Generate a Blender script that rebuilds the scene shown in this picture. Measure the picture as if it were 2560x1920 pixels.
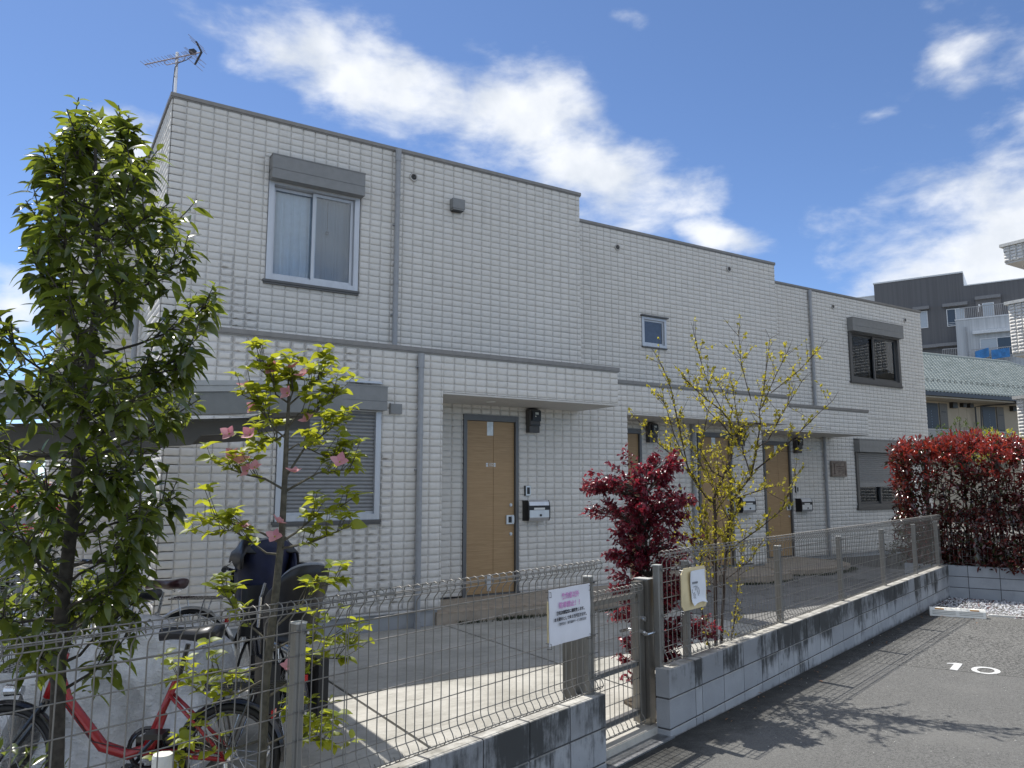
import bpy, math, random
import numpy as np
from mathutils import Vector, Matrix
R = math.radians
random.seed(11)
rng = np.random.default_rng(11)
scene = bpy.context.scene
C = scene.collection
for o in list(bpy.data.objects):
    bpy.data.objects.remove(o, do_unlink=True)

# ---------------------------------------------------------------- camera
FH = Vector((math.cos(R(58.1)), math.sin(R(58.1)), 0))      # heading on the ground
RT = Vector((math.sin(R(58.1)), -math.cos(R(58.1)), 0))
PITCH = math.atan(252 / 1923)
FW = FH * math.cos(PITCH) + Vector((0, 0, math.sin(PITCH)))
UP = -FH * math.sin(PITCH) + Vector((0, 0, math.cos(PITCH)))
CAM = Vector((0, 0, 1.62))
cam = bpy.data.cameras.new('camera')
cam.sensor_width = 36
cam.lens = 36 * 1923 / 2560
cam.clip_start = 0.05
cam.clip_end = 2000
camo = bpy.data.objects.new('camera', cam)
C.objects.link(camo)
m = Matrix((RT, UP, -FW)).transposed().to_4x4()
m.translation = CAM
camo.matrix_world = m
scene.camera = camo

# ---------------------------------------------------------------- world and sun
SUN = Vector((-0.10, 0.53, 1.0)).normalized()
SKY_STRENGTH = 0.15
SUN_STRENGTH = 2.4
EXPOSURE = 1.06
world = bpy.data.worlds.new('World')
scene.world = world
world.use_nodes = True
nt = world.node_tree
nt.nodes.clear()
def WN(t, **kw):
    n = nt.nodes.new(t)
    for k, v in kw.items():
        setattr(n, k, v)
    return n
def lk(a, b):
    nt.links.new(a, b)
def wmath(op, a, b=None, c=None, clamp=False):
    n = WN('ShaderNodeMath', operation=op)
    n.use_clamp = clamp
    for i, v in enumerate((a, b, c)):
        if v is None:
            continue
        if isinstance(v, (int, float)):
            n.inputs[i].default_value = v
        else:
            lk(v, n.inputs[i])
    return n.outputs[0]
def wvec(op, a, b):
    n = WN('ShaderNodeVectorMath', operation=op)
    for i, v in enumerate((a, b)):
        if isinstance(v, (tuple, list, Vector)):
            n.inputs[i].default_value = tuple(v)
        else:
            lk(v, n.inputs[i])
    return n.outputs['Value'] if op == 'DOT_PRODUCT' else n.outputs[0]
sky = WN('ShaderNodeTexSky', sky_type='NISHITA')
sky.sun_disc = False
sky.sun_elevation = math.asin(SUN.z)
sky.sun_rotation = math.atan2(SUN.x, SUN.y)
sky.altitude = 60
sky.air_density = 0.62
sky.dust_density = 0.1
sky.ozone_density = 2.6
tc = WN('ShaderNodeTexCoord')
D0 = tc.outputs['Generated']
wn = WN('ShaderNodeTexNoise')
wn.inputs['Scale'].default_value = 3.0
wn.inputs['Detail'].default_value = 6
lk(D0, wn.inputs['Vector'])
warp = wvec('MULTIPLY', wvec('SUBTRACT', wn.outputs['Color'], (0.5, 0.5, 0.5)), (0.10, 0.10, 0.10))
DW = wvec('ADD', D0, warp)
# clouds: centre direction (azimuth right of heading, elevation), half sizes and roll, in degrees
CLOUDS = [(-10.4, 29.2, 11.5, 4.0, -12, 0.0), (0.3, 27.5, 8.0, 4.6, -10, 0.0), (6.8, 22.7, 9.5, 4.2, -20, -0.05), (15.3, 17.9, 4.6, 1.5, -18, 0.0), (8.9, 33.6, 7.0, 2.4, -12, 0.80),
          (31.1, 25.9, 5.0, 3.9, -45, 0.42), (29.2, 29.4, 4.2, 2.4, -30, 0.85), (26.3, 23.9, 4.6, 1.4, -6, 0.62), (29.4, 22.5, 4.4, 1.9, -10, 0.60), (37.2, 12.6, 11.4, 7.4, -4, -0.35),
          (-33.8, 21.7, 4.4, 1.8, 10, 0.78), (-27.7, 22.0, 3.5, 2.6, 0, 0), (-34.1, 12.2, 3.5, 2.2, 0, 0),
          (60, 20, 26, 16, -8, -0.1), (95, 34, 32, 20, 10, -0.1), (130, 24, 32, 18, 0, -0.1), (165, 38, 34, 22, 0, -0.1), (-75, 32, 26, 16, 10, -0.1),  # from here on: clouds out of view, added and enlarged as fill light
          (-112, 26, 32, 18, 0, -0.1), (-150, 32, 32, 18, -10, -0.1), (180, 14, 34, 11, 0, -0.1), (20, 66, 18, 9, 20, -0.1), (120, 64, 30, 16, 0, -0.1), (-120, 62, 28, 14, 30, -0.1), (-35, 52, 20, 7, 10, -0.1), (60, 48, 18, 8, -10, -0.1)]
best = None
for az, el, a, b, roll, thin in CLOUDS:
    az, el, roll = R(az), R(el), R(roll)
    ch = FH * math.cos(az) + RT * math.sin(az)
    c = ch * math.cos(el) + Vector((0, 0, math.sin(el)))
    ux = (-FH * math.sin(az) + RT * math.cos(az))
    uy = c.cross(ux) * -1
    if uy.z < 0:
        uy = -uy
    u = ux * math.cos(roll) + uy * math.sin(roll)
    v = -ux * math.sin(roll) + uy * math.cos(roll)
    du = wvec('DOT_PRODUCT', DW, tuple(u / math.sin(R(a))))
    dv = wvec('DOT_PRODUCT', DW, tuple(v / math.sin(R(b))))
    r2 = wmath('ADD', wmath('MULTIPLY', du, du), wmath('MULTIPLY', dv, dv))
    k = wmath('SUBTRACT', 1.0 - thin, wmath('SQRT', r2))
    front = wmath('GREATER_THAN', wvec('DOT_PRODUCT', D0, tuple(c)), 0.0)
    k = wmath('SUBTRACT', wmath('MULTIPLY', wmath('ADD', k, 3.0), front), 3.0)
    best = k if best is None else wmath('MAXIMUM', best, k)
mp = WN('ShaderNodeMapping')
mp.inputs['Rotation'].default_value = (0, 0, R(20))
mp.inputs['Scale'].default_value = (1.0, 1.0, 2.1)
lk(D0, mp.inputs['Vector'])
fb = WN('ShaderNodeTexNoise')
fb.inputs['Scale'].default_value = 11.0
fb.inputs['Detail'].default_value = 10
fb.inputs['Roughness'].default_value = 0.56
fb.inputs['Distortion'].default_value = 0.15
lk(mp.outputs[0], fb.inputs['Vector'])
dens = wmath('ADD', wmath('MULTIPLY', best, 1.25), wmath('MULTIPLY', wmath('SUBTRACT', fb.outputs[0], 0.5), 2.3))
mr = WN('ShaderNodeMapRange', interpolation_type='SMOOTHSTEP')
mr.inputs['From Min'].default_value = 0.0
mr.inputs['From Max'].default_value = 1.10
mr.inputs['To Max'].default_value = 0.92
lk(dens, mr.inputs['Value'])
fb2 = WN('ShaderNodeTexNoise')
fb2.inputs['Scale'].default_value = 14.0
fb2.inputs['Detail'].default_value = 5
lk(DW, fb2.inputs['Vector'])
cr = WN('ShaderNodeMix', data_type='RGBA')
cr.inputs[6].default_value = (2.55, 2.7, 2.9, 1)
cr.inputs[7].default_value = (3.35, 3.42, 3.5, 1)
cf = WN('ShaderNodeMapRange')
cf.inputs['From Min'].default_value = 0.35
cf.inputs['From Max'].default_value = 0.62
lk(fb2.outputs[0], cf.inputs['Value'])
lk(cf.outputs[0], cr.inputs[0])
skt = WN('ShaderNodeMix', data_type='RGBA', blend_type='MULTIPLY')
skt.inputs[0].default_value = 1.0
lk(sky.outputs[0], skt.inputs[6])
skt.inputs[7].default_value = (0.50, 0.54, 0.585, 1)
mx = WN('ShaderNodeMix', data_type='RGBA')
lk(mr.outputs[0], mx.inputs[0])
lk(skt.outputs[2], mx.inputs[6])
lk(cr.outputs[2], mx.inputs[7])
bg = WN('ShaderNodeBackground')
bg.inputs['Strength'].default_value = SKY_STRENGTH
lk(mx.outputs[2], bg.inputs['Color'])
wo = WN('ShaderNodeOutputWorld')
lk(bg.outputs[0], wo.inputs['Surface'])

sl = bpy.data.lights.new('sun', 'SUN')
sl.energy = SUN_STRENGTH
sl.angle = R(0.53)
sl.color = (1.0, 0.965, 0.91)
so = bpy.data.objects.new('sun', sl)
C.objects.link(so)
so.rotation_euler = SUN.to_track_quat('Z', 'Y').to_euler()
so.location = (0, 6, 20)
scene.view_settings.view_transform = 'Standard'
scene.view_settings.look = 'None'
scene.view_settings.gamma = 1
scene.view_settings.use_curve_mapping = False
scene.view_settings.exposure = EXPOSURE

# ---------------------------------------------------------------- materials
MATS = {}
class NT:
    """small wrapper round a material's node tree"""
    def __init__(s, name):
        s.m = bpy.data.materials.new(name)
        s.m.use_nodes = True
        s.t = s.m.node_tree
        s.b = s.t.nodes['Principled BSDF']
        s.out = s.t.nodes['Material Output']
        g = s.t.nodes.new('ShaderNodeNewGeometry')
        s.pos = g.outputs['Position']
        s.geo = g
        MATS[name] = s.m
    def n(s, t, **kw):
        n = s.t.nodes.new(t)
        for k, v in kw.items():
            setattr(n, k, v)
        return n
    def l(s, a, b):
        s.t.links.new(a, b)
    def noise(s, scale, detail=4, rough=0.55, vec=None, stretch=None, dist=0.0):
        n = s.n('ShaderNodeTexNoise')
        n.inputs['Scale'].default_value = scale
        n.inputs['Detail'].default_value = detail
        n.inputs['Roughness'].default_value = rough
        n.inputs['Distortion'].default_value = dist
        v = vec or s.pos
        if stretch:
            mp = s.n('ShaderNodeMapping')
            mp.inputs['Scale'].default_value = stretch
            s.l(v, mp.inputs['Vector'])
            v = mp.outputs[0]
        s.l(v, n.inputs['Vector'])
        return n.outputs[0]
    def ramp(s, v, a, b, lo=0.0, hi=1.0):
        n = s.n('ShaderNodeMapRange', interpolation_type='SMOOTHSTEP')
        n.inputs['From Min'].default_value = a
        n.inputs['From Max'].default_value = b
        n.inputs['To Min'].default_value = lo
        n.inputs['To Max'].default_value = hi
        s.l(v, n.inputs['Value'])
        return n.outputs[0]
    def mix(s, f, a, b, blend='MIX'):
        n = s.n('ShaderNodeMix', data_type='RGBA', blend_type=blend)
        for i, v in ((0, f), (6, a), (7, b)):
            if isinstance(v, (int, float)):
                n.inputs[i].default_value = v
            elif isinstance(v, (tuple, list)):
                n.inputs[i].default_value = tuple(v) + (1,) if len(v) == 3 else v
            else:
                s.l(v, n.inputs[i])
        return n.outputs[2]
    def math(s, op, a, b=None, clamp=False):
        n = s.n('ShaderNodeMath', operation=op)
        n.use_clamp = clamp
        for i, v in enumerate((a, b)):
            if v is None:
                continue
            if isinstance(v, (int, float)):
                n.inputs[i].default_value = v
            else:
                s.l(v, n.inputs[i])
        return n.outputs[0]
    def sep(s, v=None):
        n = s.n('ShaderNodeSeparateXYZ')
        s.l(v or s.pos, n.inputs[0])
        return n.outputs
    def rand(s):
        return s.n('ShaderNodeObjectInfo').outputs['Random']
    def island(s):
        return s.geo.outputs['Random Per Island']
    def bump(s, h, strength=0.3, dist=0.005):
        n = s.n('ShaderNodeBump')
        n.inputs['Strength'].default_value = strength
        n.inputs['Distance'].default_value = dist
        s.l(h, n.inputs['Height'])
        s.l(n.outputs[0], s.b.inputs['Normal'])
        return n.outputs[0]
    def set(s, col=None, rough=None, metal=None, spec=None):
        for k, v in (('Base Color', col), ('Roughness', rough), ('Metallic', metal), ('Specular IOR Level', spec)):
            if v is None:
                continue
            if isinstance(v, (int, float)):
                s.b.inputs[k].default_value = v
            elif isinstance(v, (tuple, list)):
                s.b.inputs[k].default_value = tuple(v) + (1,)
            else:
                s.l(v, s.b.inputs[k])
        return s.m
def sc(c, k):
    return tuple(max(0.0, min(1.0, x * k)) for x in c)
def plain(name, col, rough=0.5, metal=0.0, var=0.12, scale=14, bump=0.0, bscale=180, spec=0.5):
    n = NT(name)
    f = n.noise(scale, 5)
    n.set(n.mix(n.ramp(f, 0.3, 0.7), sc(col, 1 - var), sc(col, 1 + var)), rough, metal, spec)
    if bump:
        n.bump(n.noise(bscale, 4), bump, 0.003)
    return n.m
def leafmat(name, top, trans, rough=0.38, tf=0.4, var=0.35, young=None, ymix=0.0, spec=0.5):
    n = NT(name)
    r = n.island()
    r2 = n.noise(2.3, 3)
    c = n.mix(r, sc(top, 1 - var), sc(top, 1 + var))
    c2 = n.mix(r, sc(trans, 1 - var), sc(trans, 1 + var))
    if young:
        f = n.ramp(n.math('ADD', n.math('MULTIPLY', n.rand(), 0.0), n.math('ADD', n.math('MULTIPLY', r, 0.5), n.math('MULTIPLY', r2, 0.5))), 0.72 - ymix, 0.80 - ymix)
        c = n.mix(f, c, young)
        c2 = n.mix(f, c2, sc(young, 1.5))
    n.set(c, rough, spec=spec)
    tr = n.n('ShaderNodeBsdfTranslucent')
    n.l(c2, tr.inputs['Color'])
    ms = n.n('ShaderNodeMixShader')
    ms.inputs[0].default_value = tf
    n.l(n.b.outputs[0], ms.inputs[1])
    n.l(tr.outputs[0], ms.inputs[2])
    n.l(ms.outputs[0], n.out.inputs['Surface'])
    return n.m

def make_siding():
    n = NT('siding')
    big = n.noise(0.7, 4)
    isl = n.island()
    grain = n.noise(240, 5, 0.7)
    fleck = n.noise(95, 3, 0.6)
    c = n.mix(isl, (0.675, 0.655, 0.612), (0.735, 0.712, 0.668))
    c = n.mix(n.ramp(big, 0.35, 0.7), c, n.mix(0.5, c, (0.66, 0.635, 0.59)))
    c = n.mix(n.ramp(fleck, 0.52, 0.72, 0.0, 0.30), c, (0.62, 0.60, 0.56))
    streak = n.noise(1.0, 5, 0.6, stretch=(9, 9, 0.5))
    c = n.mix(n.ramp(streak, 0.56, 0.8, 0, 0.22), c, (0.36, 0.35, 0.33))
    n.set(c, 0.85, spec=0.25)
    h = n.math('ADD', n.math('MULTIPLY', grain, 0.45), n.math('MULTIPLY', n.noise(70, 5, 0.65), 1.0))
    n.bump(h, 0.40, 0.005)
    return n.m
SIDING = make_siding()
def make_groove():
    n = NT('siding_joint')
    f = n.noise(30, 4)
    n.set(n.mix(f, (0.66, 0.64, 0.60), (0.73, 0.71, 0.67)), 0.9, spec=0.2)
    return n.m
GROOVE = make_groove()
def make_block():
    n = NT('concrete_block')
    x = n.sep()
    r = n.rand()
    c = n.mix(r, (0.33, 0.345, 0.365), (0.46, 0.475, 0.49))
    c = n.mix(n.ramp(n.noise(6, 5), 0.35, 0.7), c, n.mix(0.5, c, (0.30, 0.31, 0.325)))
    fine = n.noise(170, 6, 0.7)
    c = n.mix(n.ramp(fine, 0.35, 0.68, 0.0, 0.5), c, n.mix(0.5, c, (0.50, 0.51, 0.53)))
    # black algae: soft blotches, mostly on the top course, with short runs
    bl = n.noise(2.3, 8, 0.66, stretch=(1, 1, 0.75))
    fing = n.noise(7.0, 7, 0.72, stretch=(4, 4, 0.5))
    per = n.math('MULTIPLY', n.math('SUBTRACT', r, 0.5), 0.20)
    hb = n.ramp(x[2], 0.05, 0.36, 0.0, 0.205)
    v = n.math('ADD', n.math('ADD', bl, n.math('MULTIPLY', n.math('SUBTRACT', fing, 0.5), 0.45)), n.math('ADD', per, hb))
    st = n.ramp(v, 0.60, 0.80)
    veil = n.ramp(n.math('ADD', x[2], n.math('MULTIPLY', n.noise(3, 5), 0.2)), 0.24, 0.42, 0.0, 0.42)
    c = n.mix(veil, c, (0.17, 0.175, 0.178))
    spots = n.ramp(n.noise(13, 5, 0.7), 0.64, 0.74)
    st = n.math('MAXIMUM', st, n.math('MULTIPLY', spots, 0.6))
    # damp dirt at the foot
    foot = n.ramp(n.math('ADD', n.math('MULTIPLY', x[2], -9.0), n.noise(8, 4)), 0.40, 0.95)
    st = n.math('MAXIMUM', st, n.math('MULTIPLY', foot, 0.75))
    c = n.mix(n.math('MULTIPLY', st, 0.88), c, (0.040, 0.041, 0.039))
    # the weathered flat top is pale and sandy
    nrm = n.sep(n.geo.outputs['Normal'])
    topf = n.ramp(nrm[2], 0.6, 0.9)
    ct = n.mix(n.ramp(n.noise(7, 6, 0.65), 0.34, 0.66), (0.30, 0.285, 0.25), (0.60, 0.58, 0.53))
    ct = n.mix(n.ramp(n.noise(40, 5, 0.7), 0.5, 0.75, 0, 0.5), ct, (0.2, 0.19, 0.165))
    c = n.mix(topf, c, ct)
    n.set(c, 0.92, spec=0.15)
    n.bump(n.math('ADD', fine, n.noise(420, 3)), 0.55, 0.003)
    return n.m
BLOCK = make_block()
def make_block_clean():
    n = NT('concrete_block_clean')
    r = n.rand()
    c = n.mix(r, (0.30, 0.325, 0.355), (0.40, 0.42, 0.445))
    c = n.mix(n.ramp(n.noise(5, 6), 0.35, 0.7, 0, 0.7), c, (0.28, 0.30, 0.325))
    fine = n.noise(170, 6, 0.7)
    c = n.mix(n.ramp(fine, 0.4, 0.7, 0, 0.35), c, (0.48, 0.50, 0.52))
    c = n.mix(n.ramp(n.noise(3.2, 7, 0.7, stretch=(2, 2, 0.7)), 0.60, 0.78, 0, 0.5), c, (0.16, 0.165, 0.165))
    n.set(c, 0.92, spec=0.15)
    n.bump(fine, 0.5, 0.003)
    return n.m
BLOCK2 = make_block_clean()
def make_asphalt():
    n = NT('asphalt')
    x = n.sep()
    fine = n.noise(120, 5, 0.85)
    mid = n.noise(42, 5, 0.85)
    big = n.noise(0.9, 5, 0.6)
    # the far bays were laid later and coarser: seam near a line across the lot
    s = n.math('ADD', n.math('ADD', n.math('MULTIPLY', x[0], 0.868), n.math('MULTIPLY', x[1], 0.497)), n.math('MULTIPLY', n.noise(7, 3), 0.05))
    far = n.ramp(s, 8.165, 8.185)
    c = n.mix(n.ramp(fine, 0.40, 0.60), (0.072, 0.071, 0.067), (0.215, 0.212, 0.200))
    c = n.mix(n.ramp(mid, 0.44, 0.60, 0.0, 0.45), c, (0.245, 0.242, 0.228))
    c2 = n.mix(n.ramp(mid, 0.42, 0.58), (0.040, 0.040, 0.038), (0.235, 0.231, 0.216))
    c2 = n.mix(n.ramp(fine, 0.50, 0.66, 0, 0.55), c2, (0.36, 0.352, 0.33))
    c = n.mix(far, c, c2)
    c = n.mix(n.ramp(big, 0.42, 0.70, 0, 0.40), c, (0.235, 0.230, 0.213))
    pits = n.ramp(n.noise(75, 2), 0.70, 0.745)
    c = n.mix(n.math('MULTIPLY', pits, 0.8), c, (0.52, 0.51, 0.48))
    # seam line, darker
    seam = n.math('SUBTRACT', 1.0, n.ramp(n.math('ABSOLUTE', n.math('SUBTRACT', s, 8.175)), 0.004, 0.016))
    c = n.mix(n.math('MULTIPLY', seam, 0.6), c, (0.03, 0.03, 0.028))
    # strip of soot, moss and painted-in wall shadow along the block wall foot
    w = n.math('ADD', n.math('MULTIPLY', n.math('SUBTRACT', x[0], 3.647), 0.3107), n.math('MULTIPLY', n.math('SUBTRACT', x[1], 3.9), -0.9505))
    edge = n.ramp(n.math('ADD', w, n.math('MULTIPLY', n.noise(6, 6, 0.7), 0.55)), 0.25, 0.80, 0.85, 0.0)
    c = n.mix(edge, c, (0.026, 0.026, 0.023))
    n.set(c, n.ramp(fine, 0.3, 0.7, 0.75, 0.95), spec=0.2)
    n.bump(n.math('ADD', n.math('MULTIPLY', mid, 0.9), n.math('MULTIPLY', fine, 0.6)), 0.9, 0.008)
    return n.m
ASPHALT = make_asphalt()
def make_court():
    n = NT('brushed_concrete')
    a = n.noise(1.4, 6, 0.62)
    b = n.noise(26, 6, 0.7)
    st = n.noise(3.0, 6, 0.7, stretch=(1.0, 3.5, 1))
    c = n.mix(n.ramp(a, 0.32, 0.68), (0.36, 0.345, 0.30), (0.52, 0.50, 0.445))
    c = n.mix(n.ramp(st, 0.46, 0.74, 0, 0.65), c, (0.25, 0.237, 0.205))
    c = n.mix(n.ramp(b, 0.48, 0.74, 0, 0.45), c, (0.60, 0.58, 0.53))
    c = n.mix(n.ramp(n.noise(9, 5, 0.7), 0.60, 0.74, 0, 0.55), c, (0.19, 0.18, 0.155))
    n.set(c, 0.9, spec=0.2)
    n.bump(n.math('ADD', b, n.noise(240, 4)), 0.4, 0.003)
    return n.m
COURT = make_court()
def make_paver():
    n = NT('stamped_paving')
    r = n.rand()
    c = n.mix(r, (0.185, 0.18, 0.17), (0.27, 0.265, 0.25))
    c = n.mix(n.ramp(n.noise(14, 6, 0.7), 0.4, 0.72), c, (0.20, 0.195, 0.185))
    c = n.mix(n.ramp(n.noise(90, 4, 0.7), 0.5, 0.75, 0, 0.4), c, (0.35, 0.345, 0.33))
    n.set(c, 0.9, spec=0.2)
    n.bump(n.noise(60, 6, 0.7), 0.5, 0.006)
    return n.m
PAVER = make_paver()
def make_door():
    n = NT('door_wood')
    g = n.noise(3.2, 8, 0.68, stretch=(1.1, 1.1, 26), dist=0.35)
    g2 = n.noise(9, 6, 0.7, stretch=(1.0, 1.0, 34))
    big = n.noise(1.6, 3, stretch=(0.3, 0.3, 3))
    c = n.mix(n.ramp(g, 0.34, 0.7), (0.36, 0.235, 0.118), (0.47, 0.32, 0.175))
    c = n.mix(n.ramp(g2, 0.46, 0.74, 0, 0.55), c, (0.29, 0.18, 0.085))
    c = n.mix(n.ramp(big, 0.4, 0.65, 0, 0.35), c, (0.42, 0.275, 0.14))
    n.set(c, 0.5, spec=0.4)
    n.bump(g2, 0.15, 0.002)
    return n.m
DOORW = make_door()
def make_metal(name, col, rough=0.42, metal=0.75, var=0.14):
    n = NT(name)
    f = n.noise(3.5, 5, stretch=(6, 6, 0.6))
    d = n.noise(60, 5, 0.7)
    c = n.mix(n.ramp(f, 0.3, 0.7), sc(col, 1 - var), sc(col, 1 + var))
    c = n.mix(n.ramp(d, 0.62, 0.8, 0, 0.35), c, sc(col, 0.55))
    n.set(c, n.ramp(d, 0.3, 0.7, rough - 0.06, rough + 0.12), metal, 0.5)
    return n.m
WIRE = make_metal('fence_wire', (0.25, 0.238, 0.218), 0.45, 0.5)
POST = make_metal('fence_post', (0.24, 0.232, 0.215), 0.45, 0.6)
GATEM = make_metal('gate_aluminium', (0.245, 0.23, 0.205), 0.38, 0.75)
CHROME = make_metal('chrome', (0.72, 0.73, 0.74), 0.2, 1.0, 0.05)
STEELG = make_metal('grate_steel', (0.46, 0.47, 0.48), 0.38, 0.85)
FRAME_S = make_metal('window_aluminium', (0.52, 0.54, 0.57), 0.4, 0.45, 0.05)
FRAME_D = plain('window_bronze', (0.115, 0.113, 0.11), 0.45, 0.3, 0.06)
BOXG = plain('shutter_box_grey', (0.232, 0.234, 0.23), 0.45, 0.2, 0.05, spec=0.4)
SLATG = plain('shutter_slat_grey', (0.25, 0.256, 0.26), 0.42, 0.25, 0.06)
COPE = plain('coping_taupe', (0.235, 0.222, 0.205), 0.45, 0.25, 0.07)
SOFFIT = plain('soffit_panel', (0.58, 0.565, 0.53), 0.7, 0, 0.05)
FOUND = plain('foundation_mortar', (0.40, 0.42, 0.44), 0.9, 0, 0.1, 3, 0.3, 90)
PIPE = plain('downpipe_grey', (0.32, 0.33, 0.345), 0.42, 0.0, 0.06)
DFRAME = plain('door_frame_grey', (0.145, 0.147, 0.15), 0.45, 0.3, 0.05)
TILE = plain('porch_tile', (0.38, 0.325, 0.26), 0.75, 0, 0.14, 9, 0.2, 90)
DARK = plain('dark_plastic', (0.028, 0.027, 0.027), 0.4, 0, 0.2)
METERB = plain('meter_brown', (0.070, 0.063, 0.058), 0.42, 0, 0.1)
BLACK = plain('black_plastic', (0.012, 0.012, 0.014), 0.38, 0, 0.2)
RUBBER = plain('rubber', (0.016, 0.016, 0.017), 0.7, 0, 0.2)
WHITEP = plain('white_plastic', (0.74, 0.74, 0.71), 0.45, 0, 0.05)
INK_D = plain('ink_black', (0.035, 0.035, 0.045), 0.6, 0, 0.05)
INK_P = plain('ink_faded_pink', (0.66, 0.30, 0.58), 0.6, 0, 0.06, 60)
INK_G = plain('ink_grey', (0.16, 0.17, 0.19), 0.6, 0, 0.08)
def make_glass(name, tint, refl=1.0):
    n = NT(name)
    fr = n.n('ShaderNodeFresnel')
    fr.inputs['IOR'].default_value = 1.7
    gl = n.n('ShaderNodeBsdfGlossy')
    gl.inputs['Roughness'].default_value = 0.015
    gl.inputs['Color'].default_value = (0.9, 0.95, 1.0, 1)
    tr = n.n('ShaderNodeBsdfTransparent')
    tr.inputs['Color'].default_value = tuple(tint) + (1,)
    ms = n.n('ShaderNodeMixShader')
    f = n.math('MULTIPLY', fr.outputs[0], refl, True)
    n.l(f, ms.inputs[0])
    n.l(tr.outputs[0], ms.inputs[1])
    n.l(gl.outputs[0], ms.inputs[2])
    n.l(ms.outputs[0], n.out.inputs['Surface'])
    return n.m
GLASS = make_glass('window_glass', (0.90, 0.94, 0.97), 1.1)
FROST = plain('frosted_glass', (0.055, 0.075, 0.115), 0.22, 0, 0.1, spec=0.8)
CURT = plain('sheer_curtain', (0.74, 0.77, 0.80), 0.9, 0, 0.04)
def make_net():
    n = NT('net_curtain')
    tr = n.n('ShaderNodeBsdfTransparent')
    df = n.n('ShaderNodeBsdfDiffuse')
    df.inputs['Color'].default_value = (0.60, 0.65, 0.72, 1)
    ms = n.n('ShaderNodeMixShader')
    ms.inputs[0].default_value = 0.45
    n.l(tr.outputs[0], ms.inputs[1])
    n.l(df.outputs[0], ms.inputs[2])
    n.l(ms.outputs[0], n.out.inputs['Surface'])
    return n.m
NET = make_net()
ROOM = plain('room_dark', (0.05, 0.05, 0.052), 0.9)
BARK = plain('bark_grey', (0.055, 0.047, 0.038), 0.9, 0, 0.35, 40, 0.6, 90)
BARK2 = plain('bark_olive', (0.105, 0.095, 0.072), 0.9, 0, 0.3, 40, 0.5, 90)
BARK3 = plain('bark_twig', (0.060, 0.042, 0.032), 0.9, 0, 0.35, 50, 0.4, 120)

# ---------------------------------------------------------------- object helpers
ORG = {}
def link(o):
    C.objects.link(o)
    return o
def thing(name, label, cat, loc=(0, 0, 0), group=None, kind=None):
    o = link(bpy.data.objects.new(name, None))
    o.empty_display_size = 0.1
    o.location = loc
    ORG[o.name] = Vector(loc)
    o['label'] = label
    o['category'] = cat
    if group:
        o['group'] = group
    if kind:
        o['kind'] = kind
    return o
def tag(o, label=None, cat=None, group=None, kind=None):
    for k, v in (('label', label), ('category', cat), ('group', group), ('kind', kind)):
        if v:
            o[k] = v
    return o
def org(o):
    return ORG.get(o.name, Vector((0, 0, 0))) if o else Vector((0, 0, 0))
def place(name, mesh, mat4, parent):
    """a part that shares its mesh; mat4 is its world placement"""
    o = link(bpy.data.objects.new(name, mesh))
    if parent:
        o.parent = parent
        mat4 = Matrix.Translation(-org(parent)) @ mat4
    o.matrix_local = mat4
    return o

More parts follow.
